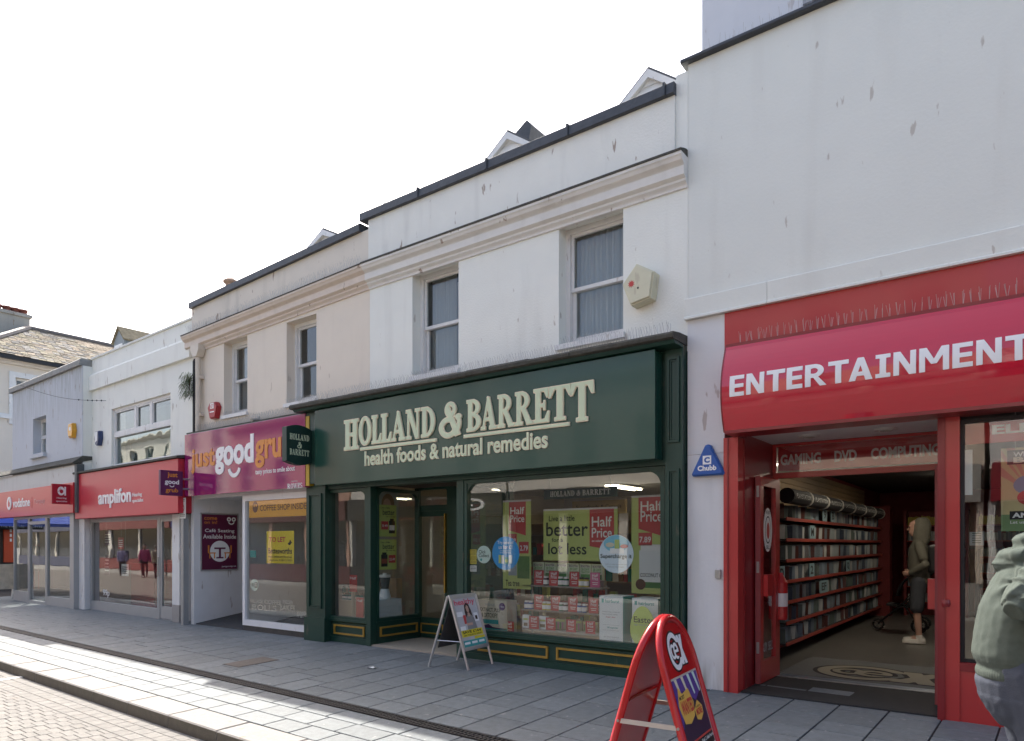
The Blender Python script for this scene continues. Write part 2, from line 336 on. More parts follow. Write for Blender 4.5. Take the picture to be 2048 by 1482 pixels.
green = M('bottle_green_paint', (.011, .046, .032), .38, .2, 6, bump=.05, bscale=25, dirt=.12, dcol=(.05, .06, .05))
green_sign = M('green_sign_panel', (.012, .06, .042), .25, .1, 2, coat=.2, bump=.015, bscale=1.2)
green_hang = M('green_hanging_panel', (.009, .034, .026), .4, .1, 2)
gold = M('gold_paint', (.42, .25, .045), .4, .2, 12, metal=.25)
lime_cream = M('pale_green_letter', (.6, .68, .46), .45, .03)
cream_edge = M('cream_edge', (.78, .7, .5), .45, .03)
sash_white = M('sash_white', (.7, .7, .68), .5, .08, 12, dirt=.25)
pane = glass('window_pane', (.9, .93, .93), .06, .003)
shopglass = glass('shop_glass', (.95, .97, .96), .085, .0012)
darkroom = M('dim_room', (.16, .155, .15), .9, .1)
curtain = M('net_curtain', (.5, .49, .47), .9, .15, 3, stretch=(30, 30, .5), bump=.5, bscale=4)
slab_a = M('paving_slab', (.138, .156, .162), .6, .34, 16, bump=.4, bscale=90, world=True, dirt=.3, dcol=(.1, .105, .105), scol=(.34, .34, .32), dscale=3.2)
joint = M('joint_sand', (.028, .022, .018), .95, .3, 20)
kerbm = M('kerb_granite', (.25, .235, .215), .7, .2, 30, bump=.35, bscale=120, world=True, dirt=.3, dcol=(.12, .11, .09))
tan = M('tan_board', (.42, .3, .19), .55, .1, 3)
tilef = M('lobby_tile', (.33, .29, .24), .6, .1, 30)
blackm = M('black', (.012, .012, .013), .5, 0)
whitem = M('white_print', (.82, .82, .8), .5, 0)
redm = M('red_card', (.5, .06, .06), .45, .05)
limem = M('lime_print', (.48, .56, .17), .5, .05)
def vary(m, amt, scale):                                      # each copy of a slab or brick has a tone of its own
    t = m.node_tree; N = t.nodes; L = t.links; b = N['Principled BSDF']; src = b.inputs['Base Color'].links[0].from_socket
    oi = N.new('ShaderNodeObjectInfo'); mr = N.new('ShaderNodeMapRange'); L.new(oi.outputs['Random'], mr.inputs[0]); mr.inputs[3].default_value = 1 - amt; mr.inputs[4].default_value = 1 + amt
    mx = N.new('ShaderNodeVectorMath'); mx.operation = 'SCALE'; L.new(src, mx.inputs[0]); L.new(mr.outputs[0], mx.inputs['Scale'])
    L.new(mx.outputs[0], b.inputs['Base Color'])

# ------------------------------------------------------------------ ground, road, kerb, pavement
gm = M('far_ground', (.2, .19, .17), .9, .1)
g = MB(); g.add([(-400, -400, -.33), (400, -400, -.33), (400, 400, -.33), (-400, 400, -.33)], [(0, 1, 2, 3)]); tag(g.build('ground', gm), 'wide ground under the town', None, kind='structure')
TK = Matrix.Translation((-6.38, -2.47, 0)) @ Matrix.Rotation(R(-1.95), 4, 'Z')        # street frame: x along the kerb, y to the shops, drain at y = 0
def kz(y): return -.095 + .037 * y
def pix(p):
    d = Vector(p) - Vector((0, CAMY, CAMH)); f = -SN * d.x + CS * d.y; r = CS * d.x + SN * d.y
    return None if f < .3 else (1024 + FPX * r / f, HOR - FPX * d.z / f, f)
def inframe(p, mx=60):
    q = pix(p); return q and -mx < q[0] < 2048 + mx and -mx < q[1] < 1482 + mx
brickm = M('road_brick', (.2, .19, .172), .8, .3, 12, bump=.4, bscale=110, world=True, dirt=.2, dcol=(.12, .1, .08)); vary(brickm, .08, 1)
vary(slab_a, .12, 1); vary(kerbm, .06, 1)
roadm = M('road_joint', (.1, .085, .07), .9, .25, 3)
rd = MB(TK); rd.add([(-60, -1.18, -.275), (-60, -9.6, -.275), (60, -9.6, -.275), (60, -1.18, -.275)], [(0, 1, 2, 3)]); road = tag(rd.build('road', roadm), 'brick paved road surface', kind='structure')
def unitbox(name, sx, sy, sz, bev, mat):
    b = MB(); x, y = sx / 2, sy / 2; c = bev
    b.add([(-x + c, -y + c, 0), (x - c, -y + c, 0), (x - c, y - c, 0), (-x + c, y - c, 0), (-x, -y, -c), (x, -y, -c), (x, y, -c), (-x, y, -c), (-x, -y, -sz), (x, -y, -sz), (x, y, -sz), (-x, y, -sz)],
          [(0, 1, 2, 3), (4, 5, 1, 0), (5, 6, 2, 1), (6, 7, 3, 2), (7, 4, 0, 3), (8, 9, 5, 4), (9, 10, 6, 5), (10, 11, 7, 6), (11, 8, 4, 7)])
    me = bpy.data.meshes.new(name); me.from_pydata(b.v, [], b.f); me.materials.append(mat); return me
def lay(kind, items, parent, limit=300):
    """items: (mesh, local x, y, z, rot, tilt). The largest in the photo are objects, the rest one joined piece."""
    sc = []
    for it in items:
        p = TK @ Vector((it[1], it[2], it[3])); q = pix(p); vis = inframe(p)
        sc.append((0 if vis else 1, q[2] if q else 99, it))
    sc.sort(key=lambda s: (s[0], s[1]))
    rest = MB()
    for n, (v, dd, it) in enumerate(sc):
        mt = TK @ Matrix.Translation((it[1], it[2], it[3])) @ Matrix.Rotation(it[4], 4, 'Z') @ Matrix.Rotation(it[5], 4, 'X') @ Matrix.Rotation(random.gauss(0, .0022), 4, 'Y')
        if n < limit and v == 0:
            o = bpy.data.objects.new(kind, it[0]); COL.objects.link(o); o.parent = parent; o.matrix_basis = mt
        else: rest.add([mt @ x.co for x in it[0].vertices], [tuple(f.vertices) for f in it[0].polygons])
    if rest.v: tag(rest.build(kind + '_field', sc[0][2][0].materials[0], parent), None, kind='stuff')
RZ = -.262
bm_x = unitbox('brick', .1955, .0955, .02, .004, brickm); bm_l = unitbox('brick', .1955, .132, .02, .004, brickm)
bm_h = unitbox('brick', .1955, .0455, .02, .004, brickm)
items = []
for r in range(3):                                            # rows that run with the kerb
    y = -1.25 - r * .137
    x = -9 + (r % 2) * .1
    while x < 5:
        items.append((bm_l, x, y, RZ, 0, 0)); x += .2
col = 0; x = -9.
while x < 5:
    y = -1.643 - (0 if col % 2 else .05)
    if not col % 2: items.append((bm_h, x, -1.6185, RZ, 0, 0))
    while y > -3.3:
        p = TK @ Vector((x, y, RZ))
        if inframe(p, 90) and not (-6.08 < x < -5.95 and False): items.append((bm_x, x, y, RZ + random.uniform(-.0015, .0015), 0, 0))
        y -= .1
    x += .2; col += 1
items = [i for i in items if inframe(TK @ Vector(i[1:4]), 120)]
lay('brick', items, road)
# painted line that ends at the kerb
a, b2 = TK.inverted() @ PG(-40, 1366, RZ), TK.inverted() @ PG(64, 1351, RZ)
lm = MB(TK); d = Vector((-(b2 - a).y, (b2 - a).x, 0)).normalized() * .06
lm.add([a - d + Vector((0, 0, .005)), b2 - d + Vector((0, 0, .005)), b2 + d + Vector((0, 0, .005)), a + d + Vector((0, 0, .005))], [(0, 1, 2, 3)])
lm.build('painted_line', M('road_paint', (.7, .69, .66), .7, .15, 12), road)
# kerb
kb = MB(TK); kb.box(-40, 40, -1.17, -.86, -.33, kz(-1.0) - .02); kerb = tag(kb.build('kerb', joint), 'pale stone kerb edge', kind='structure')
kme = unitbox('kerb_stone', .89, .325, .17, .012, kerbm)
kme.materials.append(M('kerb_face_shade', (.12, .105, .08), .8, .25, 14, bump=.5, bscale=90, world=True)); kme.polygons[5].material_index = 1  # street face: weathered brown, with its shade put into the colour as well
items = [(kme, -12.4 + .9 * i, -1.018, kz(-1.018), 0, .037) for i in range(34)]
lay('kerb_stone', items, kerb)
# pavement
pv = MB(TK)
pv.add([(-60, -.86, kz(-.86) - .012), (60, -.86, kz(-.86) - .012), (60, 8.5, kz(2.6) - .012), (60, 2.6, kz(2.6) - .012), (-60, 2.6, kz(2.6) - .012), (-60, 12.5, kz(2.6) - .012)], [(0, 1, 3, 4), (4, 3, 2, 5)])
pavement = tag(pv.build('pavement', joint), 'grey stone slab pavement in front of the shops', kind='structure')
SM = {l: unitbox('paving_slab', .396, l - .014, .03, .003, slab_a) for l in (.3, .45, .6)}
items = []; x = -17.5
while x < 12:
    y = .09
    seq = []
    first = random.choice((.3, .45, .6)); 
    while y < 2.75:
        l = first if not seq else random.choice((.45, .45, .6, .3)); seq.append(l)
        items.append((SM[l], x, y + l / 2, kz(y + l / 2) + random.uniform(-.001, .001), 0, .037)); y += l
    x += .41
SL = {l: unitbox('paving_slab', l - .014, .245, .03, .003, slab_a) for l in (.4, .5)}
for r in range(3):
    x = -14 + random.random() * .3
    while x < 12:
        l = random.choice((.4, .5)); y = -.855 + .129 + r * .258
        items.append((SL[l], x + l / 2, y, kz(y) + random.uniform(-.001, .001), 0, .037)); x += l
mhx, mhy = (TK.inverted() @ PG(505, 1326, -.085)).xy
items = [i for i in items if not (abs(i[1] - mhx) < .42 and abs(i[2] - mhy) < .27)] if False else items
lay('paving_slab', items, pavement)
# slot drain with its grating
dr = thing('drain_channel', TK @ Vector((0, 0, kz(0))), 'dark slotted metal drain channel running along the pavement', 'drain')
MB(TK).box(-30, 14, -.062, .075, -.14, kz(0) - .014).build('channel', blackm, dr)
iron = M('drain_iron', (.055, .052, .05), .55, .3, 30, metal=.5)
fr = MB(TK); fr.box(-30, 14, -.064, -.05, -.14, kz(0) + .001); fr.box(-30, 14, .063, .077, -.14, kz(0) + .003); fr.box(-30, 14, .001, .012, -.13, kz(0)); fr.build('frame', iron, dr)
gr = MB(TK); x = -13.
while x < 6.5: gr.box(x, x + .022, -.05, .063, -.12, kz(0) - .001); x += .045
tag(gr.build('grating', iron, dr), None, kind='stuff')
# manhole plate
mp = [PG(*q, -.083) for q in ((450, 1331), (522, 1316), (552, 1322), (482, 1338))]
mc = sum(mp, Vector()) / 4
mh = thing('manhole_cover', mc, 'rectangular metal manhole cover set in the pavement slabs', 'manhole')
b = MB(TK); lx, ly = (TK.inverted() @ mc).xy
zc = kz(ly) + .004
b.frame(lx - .34, lx + .34, 0, .01, 0, 0, 0) if False else None
TMH = TK @ Matrix.Translation((lx, ly, kz(ly) + .0025)) @ Matrix.Rotation(.037, 4, 'X'); b.T = TMH; b.box(-.2, .2, -.3, .3, -.02, .0); b.build('frame', iron, mh)
c = MB(TMH); c.box(-.185, .185, -.285, .285, -.02, .003); c.build('cover', M('worn_iron', (.13, .105, .085), .65, .3, 20, bump=.8, bscale=70), mh)

# ------------------------------------------------------------------ shared builders
def sash(parent, x0, x1, z0, z1, T=I4, y=.16, drape=None, name='window'):
    """one box sash window: frame, two sashes, panes, sill, and the dim room it looks into"""
    f = MB(T); f.frame(x0 + .001, x1 - .001, y, y + .1, z0, z1 - .001, .055, .075, .06)
    w = f.build(name, sash_white, parent)
    zm = z0 + (z1 - z0) * .49
    s1 = MB(T); s1.frame(x0 + .06, x1 - .06, y + .03, y + .065, zm - .02, z1 - .062, .035, .045, .035); s1.build('upper_sash', sash_white, w)
    s2 = MB(T); s2.frame(x0 + .06, x1 - .06, y + .066, y + .1, z0 + .076, zm + .02, .045, .06, .04); s2.build('lower_sash', sash_white, w)
    MB(T).box(x0 + .094, x1 - .094, y + .045, y + .05, zm + .024, z1 - .096).build('pane', pane, w)
    MB(T).box(x0 + .104, x1 - .104, y + .08, y + .085, z0 + .135, zm - .019).build('pane', pane, w)
    MB(T).box(x0 - .03, x1 + .03, -.05, y - .002, z0 - .05, z0 + .012).build('sill', sash_white, w)
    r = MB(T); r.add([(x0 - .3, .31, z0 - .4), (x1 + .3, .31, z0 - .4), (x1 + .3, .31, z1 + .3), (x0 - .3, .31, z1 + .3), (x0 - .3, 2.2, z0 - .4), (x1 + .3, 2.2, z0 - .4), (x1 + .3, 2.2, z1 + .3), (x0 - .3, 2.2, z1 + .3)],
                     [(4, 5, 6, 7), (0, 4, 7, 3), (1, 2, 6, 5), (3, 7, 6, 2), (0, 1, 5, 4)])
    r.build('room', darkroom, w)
    if drape:
        c = MB(T); n = 60
        for a, bb in drape:
            xs = [a + (bb - a) * i / n for i in range(n + 1)]; ys = [.36 + .025 * math.sin(i * 1.3) + .01 * math.sin(i * .41) for i in range(n + 1)]
            k = len(c.v)
            c.add([(q, t, z0 - .1) for q, t in zip(xs, ys)] + [(q, t, z1 + .05) for q, t in zip(xs, ys)], [(i, i + 1, i + n + 2, i + n + 1) for i in range(n)])
        c.build('curtain', curtain, w)
    return w
def corniceprof(z, d=.18):
    return [(.02, z), (-d, z), (-d, z - .03), (-d + .015, z - .045), (-d + .03, z - .075), (-d + .07, z - .1), (-d + .085, z - .115), (-.105, z - .12), (-.105, z - .21), (-.08, z - .225), (-.06, z - .235), (-.06, z - .26), (-.03, z - .285), (-.022, z - .30), (-.022, z - .32), (.02, z - .325)]
def spikes(name, T, x0, x1, y, z, label, step=.035, h=.11, dz=0., mat=None):
    b = MB(T); x = x0; b.box(x0, x1, y - .012, y + .012, z - .006 + min(0, dz), z + max(dz, 0)) if not dz else None
    wm = mat or M('spike_wire', (.42, .42, .41), .35, .1, 20, metal=.6)
    while x < x1:
        zz = z + dz * (x - x0) / (x1 - x0)
        for s in (-1, 0, 1):
            t = random.gauss(0, .012); hh = h * random.uniform(.85, 1.1); r = .0016
            b.add([(x - r, y, zz), (x + r, y, zz), (x + t + r, y + s * .05, zz + hh), (x + t - r, y + s * .05, zz + hh), (x, y + r * 2, zz), (x + t, y + s * .05 + r * 2, zz + hh)], [(0, 1, 2, 3), (1, 4, 5, 2), (4, 0, 3, 5)])
        x += step
    return tag(b.build(name, wm), label, 'bird spikes', 'bird spike strips on the ledges')
def gable(parent, c, wd, ht, ln, T=I4, slate=None, face=None, name='dormer'):
    """small pitched dormer whose gable looks at the street: c = front bottom centre"""
    x, y, z = c; d = MB(T); d.prism([(x - wd / 2, z - .6), (x + wd / 2, z - .6), (x + wd / 2, z), (x, z + ht), (x - wd / 2, z)], y, y + ln)
    o = d.build(name, face or sash_white, parent)
    s = ht / (wd / 2); r = MB(T)
    for k in (-1, 1):
        q = [(x + k * (wd / 2 + .1), z - .1 * s), (x, z + ht), (x, z + ht + .035), (x + k * (wd / 2 + .115), z - .1 * s + .025)]
        r.prism(q, y - .045, y + ln)
    r.build('slates', slate or M('dormer_slate', (.075, .08, .08), .6, .4, 12, bump=.4, bscale=30), o)
    l = MB(T)
    for i in range(1, 5):
        zz = z - .1 + (ht + .1) * i / 5.4; hw = max(.02, (z + ht - zz) / s - .05)
        if zz > z - .1: l.box(x - min(hw, wd / 2), x + min(hw, wd / 2), y - .012, y - .001, zz, zz + (ht / 5.4) - .02)
    l.build('board', face or sash_white, o)
    b = MB(T)
    for k in (-1, 1): b.prism([(x + k * wd / 2, z), (x, z + ht), (x, z + ht - .1), (x + k * (wd / 2 - .06), z - .02)], y - .062, y - .013)
    b.build('bargeboard', sash_white, o)
    return o
# ================================================================== green health-food shop building
HB = thing('green_shop_building', (-5.6, 0, 0), 'white rendered two-storey building with a dark green shopfront', 'building')
xl, xr = -7.89, -2.935
holes = [(-7.01, -6.15, 3.84, 5.325), (-4.56, -3.70, 3.87, 5.315)]
MB().wall(xl, xr, 3.55, 5.62, 0, .3, holes).build('wall', white_render, HB)
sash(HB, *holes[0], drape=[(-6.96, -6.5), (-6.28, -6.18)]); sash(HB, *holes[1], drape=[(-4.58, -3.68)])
MB().box(xl, -3.07, -.03, .3, 5.621, 6.30).build('parapet', parapet_white, HB)
MB().box(-3.069, xr, .0, .3, 5.621, 6.52).build('parapet_pier', white_render, HB)
cp = MB(); x = -8.03
while x < -3.07:
    q = min(x + 1.22, -3.06); cp.run([(.34, 6.30), (-.075, 6.30), (-.085, 6.305), (-.08, 6.415), (-.06, 6.43), (.34, 6.43)], x, q - .004); cp.box(q - .03, q - .005, -.1, .345, 6.301, 6.437) if q < -3.1 else None; x = q
cp.build('coping', lead, HB)
cn = MB(); cn.run(corniceprof(5.60), xl + .001, xr - .001); cn.build('cornice', moulding, HB)
MB().run([(.0, 5.601), (-.19, 5.601), (-.19, 5.625), (-.1, 5.66), (-.032, 5.68), (0, 5.68)], xl + .002, xr - .002).build('cornice_flashing', moss, HB)
MB().box(xl, xr, .9, 5.5, 3.4, 5.62).build('rear_rooms', white_render, HB)
slate = M('roof_slate', (.07, .073, .075), .55, .35, 10, bump=.5, bscale=25)
rf = MB(); rf.run([(.35, 5.6), (3.2, 6.75), (6.5, 5.5), (6.5, 5.45), (.35, 5.45)], -12.8, -3.0); roof = rf.build('roof', slate, HB)
# dormers: sighted over the coping
def dormer_at(root, pxl, pxr, pxa, pya, y, drop=.75, T=I4):
    a = PL(pxa, pya, y, T); x0 = XX(pxl, y, T); x1 = XX(pxr, y, T); wd = (x1 - x0) * 1.75
    return gable(root, (a.x, y, a.z - drop), wd, drop - .035, 1.6, T, slate)
dormer_at(HB, 1236, 1366, 1300, 137, .75, .62)
dormer_at(HB, 974, 1062, 1019, 262, .8, .52)
vt = MB(); a = PL(1040, 262, 1.1); vt.prism([(a.x - .25, a.z - .35), (a.x + .12, a.z - .35), (a.x + .2, a.z + .02), (a.x + .12, a.z + .12), (a.x - .2, a.z - .07)], 1.1, 1.6); vt.build('roof_vent', lead, roof)
a = PL(768, 405, .9); vt = MB(); vt.prism([(a.x - .12, a.z - .3), (a.x + .14, a.z - .3), (a.x + .14, a.z - .06), (a.x, a.z), (a.x - .12, a.z - .1)], .9, 1.3); vt.build('roof_vent', lead, roof)

# ---------------- shopfront
FX0, FX1, FZ0, FZ1 = -8.86, -3.195, 2.405, 3.56
MB().box(-9.27, -2.945, -.05, .125, 2.355, 3.60).build('fascia_backing', green, HB)
lg = MB(); x = -9.32
while x < -2.95:
    q = min(x + random.uniform(.3, .7), -2.94); e = random.uniform(-.008, .008)
    lg.run([(0, 3.605), (-.36 + e, 3.605), (-.385 + e, 3.615), (-.39 + e, 3.65 + e), (-.37, 3.675 + e), (-.2, 3.70 + e), (0, 3.71)], x, q); x = q
lg.build('ledge', moss, HB)
MB().run([(-.05, 3.57), (-.30, 3.57), (-.33, 3.604), (-.05, 3.604)], -9.3, -2.95).build('ledge_moulding', green, HB)
def pilaster(x0, x1, panels, base=True):
    p = MB(); p.box(x0, x1, -.1, .1, -.12, 3.569); o = p.build('pilaster', green, HB)
    MB().box(x0 - .02, x1 + .02, -.13, -.101, -.11, .36).build('plinth', green, o)
    for z0, z1 in panels:
        q = MB(); w = (x1 - x0) * .16; a, b = x0 + w, x1 - w
        q.frame(a, b, -.125, -.101, z0, z1, .025); q.frame(a + .03, b - .03, -.113, -.1015, z0 + .03, z1 - .03, .012); q.build('panel_moulding', green, o)
    return o
pilaster(XX(1330, -.1), -2.95, [(.45, 2.3), (2.58, 3.48)])
pilaster(-9.265, XX(650, -.1), [(.5, 2.3)])
MB().box(-9.262, -8.87, -.18, -.101, 2.45, 3.56).build('console_block', green, HB)
# fascia sign: panel and raised capitals
fs = thing('shop_fascia_sign', ((FX0 + FX1) / 2, -.15, FZ0), 'wide dark green shop fascia with raised pale green serif capitals', 'sign')
MB().box(FX0, FX1, -.25, -.051, FZ0, FZ1).build('panel', green_sign, fs, bevel=.006)
FF = FACE(-.25)
zb, zt = ZZ(729, 889.5, -.26), ZZ(729, 835, -.26)
def big(ch, p0, p1, z0, z1):
    u0, u1 = XX(p0, -.27), XX(p1, -.27)
    glyph(ch, FF, u0, u1, z0, z1, cream_edge, fs, .001, .02, 40, .026, name='letter_edge')
    glyph(ch, FF, u0, u1, z0, z1, lime_cream, fs, .0215, .004, 40, 0., name='letter')
big('H', 688, 717, ZZ(702, 899, -.27), ZZ(702, 840, -.27))
for ch, p0, p1 in (('O', 718, 742), ('L', 743, 763), ('L', 762, 783), ('A', 783, 811), ('N', 812, 840), ('D', 842, 869)): big(ch, p0, p1, zb, zt)
big('&', 879, 922, ZZ(900, 874, -.27), ZZ(900, 805, -.27))
for ch, p0, p1 in (('B', 933, 961), ('A', 962, 993), ('R', 995, 1028), ('R', 1030, 1065), ('E', 1067, 1099), ('T', 1098, 1142)): big(ch, p0, p1, zb, zt)
big('T', 1141, 1187, ZZ(1160, 842, -.27), ZZ(1160, 765, -.27))
for p0, p1 in ((720, 873), (927, 1139)):
    u0, u1 = XX(p0, -.27), XX(p1, -.27); z = zb - .035
    MB().box(u0, u1, -.27, -.251, z - .045, z).build('underline', cream_edge, fs); MB().box(u0 + .012, u1 - .012, -.274, -.2701, z - .036, z - .009).build('underline', lime_cream, fs)
u0, u1 = XX(728, -.27), XX(1095, -.27); z0, z1 = ZZ(728, 931, -.27) - .01, ZZ(728, 903, -.27) + .005
text('health foods & natural remedies', FF, u0, u1, z0, z1, cream_edge, fs, .001, .012, .03)
text('health foods & natural remedies', FF, u0 + .004, u1 - .004, z0 + .006, z1 - .006, lime_cream, fs, .0135, .003, .004)
# hanging sign
hx = XX(600, -.62); hy0, hy1 = -1.02, -.34
hs = thing('hanging_sign', (hx, -.1, 2.6), 'dark green hanging shop sign with curved top and pale serif lettering', 'sign')
pb = PS(600, 852, hx)
def hang(root, x, y0, y1, z0, z1, mat, th=.1, arc=.05):
    n = 12; top = [(y0 + (y1 - y0) * i / n, z1 - arc + arc * math.sin(math.pi * i / n)) for i in range(n + 1)]; bot = [(y1 - (y1 - y0) * i / n, z0 + arc - arc * math.sin(math.pi * i / n)) for i in range(n + 1)]
    pts = top[::-1] + bot[::-1]; m = len(pts)
    b = MB(); b.add([(x - th, p, q) for p, q in pts] + [(x, p, q) for p, q in pts], [tuple(range(m)), tuple(range(2 * m - 1, m - 1, -1))] + [(i, i + m, (i + 1) % m + m, (i + 1) % m) for i in range(m)])
    o = b.build('panel', mat, root); MB().tube([(x - th / 2, y1 - .02, (z0 + z1) / 2 + .1), (x - th / 2, .06, (z0 + z1) / 2 + .1)], .02).build('bracket', mat, root)
    MB().tube([(x - th / 2, y1 - .02, (z0 + z1) / 2 - .1), (x - th / 2, .06, (z0 + z1) / 2 - .1)], .02).build('bracket', mat, root)
    return o
hx = -9.02
a = PS(573, 857, hx); b = PS(622, 920, hx); yy0, yy1 = PS(573, 900, hx).y, PS(623, 900, hx).y
hz0, hz1 = PS(597, 930, hx).z, PS(597, 850, hx).z
hs.location = (hx, yy1, hz0)
hang(hs, hx, yy0, yy1, hz0, hz1, green_hang, .11)
SF = SIDE(hx); wd = yy1 - yy0; hh = hz1 - hz0
serif_word('HOLLAND', SF, yy0 + wd * .12, yy1 - wd * .1, hz0 + hh * .62, hz0 + hh * .77, whitem if False else lime_cream, hs, n=18)
glyph('&', SF, yy0 + wd * .42, yy0 + wd * .6, hz0 + hh * .42, hz0 + hh * .58, lime_cream, hs, .003, .002, 18)
serif_word('BARRETT', SF, yy0 + wd * .12, yy1 - wd * .1, hz0 + hh * .24, hz0 + hh * .39, lime_cream, hs, n=18)

# ---------------- shop windows, lobby and door
GZ0, GZ1 = .345, 2.352
def glazed(root, x0, x1, z0, z1, y, t=.05, fil=.12, mat=green, T=I4, nm='window', tb=.05):
    f = MB(T); f.frame(x0, x1, y - .04, y + .05, z0, z1, t, tb, t); o = f.build(nm, mat, root)
    if fil:
        for k, xc in ((1, x0 + t), (-1, x1 - t)):
            pts = [(xc, z1 - t)] + [(xc + k * (fil - fil * math.sin(a)), z1 - t - fil + fil * math.cos(a)) for a in [math.pi / 2 * i / 6 for i in range(7)][::-1]]
            MB(T).prism(pts, y - .03, y + .04).build('corner_fillet', mat, o)
    MB(T).box(x0 + t - .01, x1 - t + .01, y, y + .006, z0 + tb - .01, z1 - t + .01).build('pane', shopglass, o); return o
def riser(root, x0, x1, y, z1, panels, mat=green):
    r = MB(); r.box(x0, x1, y - .01, y + .08, -.12, z1); o = r.build('stall_riser', mat, root)
    MB().box(x0, x1, y - .03, y - .0101, -.1, .075).build('skirting', mat, o); MB().run([(y - .0101, z1 - .05), (y - .05, z1 - .02), (y - .05, z1 + .012), (y - .0101, z1 + .012)], x0, x1).build('sill', mat, o)
    for a, b in panels: MB().frame(a, b, y - .032, y - .0102, .115, .265, .025).build('gold_moulding', gold, o)
    return o
wl0, wl1 = XX(650, 0), XX(743, 0); wr0, wr1 = XX(915, 0), XX(1330, 0)
LX, RX_, DY = wl1, wr0, 1.07
glazed(HB, wl0, wl1 - .09, GZ0, GZ1, .03); riser(HB, wl0, wl1 - .0905, .03, GZ0 - .003, [(XX(667), XX(727.5))])
MB().box(wl1 - .0895, wl1, -.02, .09, -.12, 2.354).build('corner_post', green, HB)
glazed(HB, wr0 + .12, wr1, GZ0, GZ1, .03, fil=.16); riser(HB, wr0 + .1205, wr1, .03, GZ0 - .003, [(XX(955), XX(1095)), (XX(1112), XX(1290))])
MB().box(wr0, wr0 + .1195, -.02, .12, -.12, 2.354).build('corner_post', green, HB)
MB().box(wr0 + .3, wr0 + .31, .045, .058, .9, 2.1) if False else None
TS = Matrix.Translation((LX, 0, 0)) @ Matrix.Rotation(R(90), 4, 'Z')            # return window: local x runs into the shop, faces +X
TSm = Matrix(((0, -1, 0, LX - .03), (1, 0, 0, 0), (0, 0, 1, 0), (0, 0, 0, 1)))
glazed(HB, .095, DY - .04, GZ0, GZ1, 0, T=TSm)
r = MB(TSm); r.box(.095, DY - .04, -.03, .05, -.12, GZ0 - .003); o = r.build('stall_riser', green, HB); q = MB(TSm); q.frame(.16, DY - .12, -.055, -.0302, .115, .265, .025); q.build('gold_moulding', gold, o)
TSr = Matrix(((0, 1, 0, wr0 + .03), (1, 0, 0, 0), (0, 0, 1, 0), (0, 0, 0, 1)))
glazed(HB, .125, DY - .04, GZ0, GZ1, 0, T=TSr); r = MB(TSr); r.box(.125, DY - .04, -.03, .05, -.12, GZ0 - .003); r.build('stall_riser', green, HB)
MB().box(LX - .1, XX(833, DY), DY - .04, DY + .06, -.1, 2.4).build('door_post', green, HB)
dx0, dx1 = XX(833, DY), XX(900, DY)
MB().box(dx1, wr0 + .1, DY - .04, DY + .06, -.1, 2.4).build('door_post', green, HB)
MB().box(dx0, dx1, DY - .039, DY + .05, 2.03, 2.09).build('transom', green, HB)
glazed(HB, dx0, dx1, 2.09, 2.4, DY, .03, .06, nm='fanlight', tb=.03)
d = MB(); d.frame(dx0 + .01, dx1 - .01, DY - .02, DY + .025, .022, 2.03, .085, .32, .085); door = d.build('door', green, HB)
MB().box(dx0 + .09, dx1 - .09, DY, DY + .006, .33, 1.95).build('pane', shopglass, door)
MB().box(dx1 - .075, dx1 - .05, DY - .06, DY - .021, .75, 1.98).build('handle', M('brass', (.6, .38, .09), .25, .1, 10, metal=1), door)
MB().frame(dx0 + .12, dx1 - .12, DY - .035, DY - .0205, .09, .25, .02).build('gold_moulding', gold, door)
MB().box(LX, wr0, .0, DY - .041, -.05, .016).build('lobby_floor', tilef, HB)
tb = MB(); n = 0
y = .02
while y < DY - .08:
    x = LX + .01
    while x < wr0 - .03: tb.box(x, x + .052, y, y + .052, .0161, .019); x += .058
    y += .058
tag(tb.build('lobby_tiles', M('tile_cream', (.42, .37, .29), .5, .25, 40), HB), None, kind='stuff')
MB().box(LX - .1, wr0 + .12, .121, DY + .06, 2.401, 2.45).build('lobby_soffit', M('brown_soffit', (.1, .07, .05), .7, .1), HB)
# rooms behind the glass
inw = M('shop_wall', (.42, .36, .28), .8, .08, 2); inceil = M('shop_ceiling', (.6, .58, .52), .8, .05, 3); infl = M('shop_floor', (.3, .27, .23), .4, .1, 4)
rm = MB(); rx0, rx1, ry0, ry1, rz = -9.25, -2.96, .13, 7.5, 2.62
rm.add([(rx0, ry1, 0), (rx1, ry1, 0), (rx1, ry1, rz), (rx0, ry1, rz), (rx0, ry0, 0), (rx1, ry0, 0), (rx1, ry0, rz), (rx0, ry0, rz)], [(0, 1, 2, 3), (4, 0, 3, 7), (1, 5, 6, 2)]); rm.build('interior_wall', inw, HB)
MB().box(rx0, rx1, DY + .061, ry1, -.06, .004).build('interior_floor', infl, HB)
MB().box(rx0, rx1, .13, ry1, rz, rz + .05).build('interior_ceiling', inceil, HB)
MB().box(wr0 + .13, wr1 + .3, .12, 1.15, .0, .325).build('display_platform', tan, HB); MB().box(-9.2, LX - .1, .12, 1.05, .0, .325).build('display_platform', tan, HB)
lampm = M('lit_tube', (.9, .9, .85), .5, 0, emis=(1, .86, .6), est=6)
for i, (x, y) in enumerate(((-3.75, 1.9), (-3.9, 4.2), (-6.2, 4.8))):
    lt = thing('ceiling_light', (x, y, rz - .06), 'lit strip light on the green shop ceiling, ' + ('nearest the right pilaster', 'second from the glass at right', 'far back in the middle')[i], 'light', 'strip lights in the green shop')
    MB().box(x - .15, x + .15, y - .6, y + .6, rz - .03, rz).build('housing', sash_white, lt)
    for k in (-.07, .07): MB().tube([(x + k, y - .58, rz - .05), (x + k, y + .58, rz - .05)], .015).build('tube', lampm, lt)
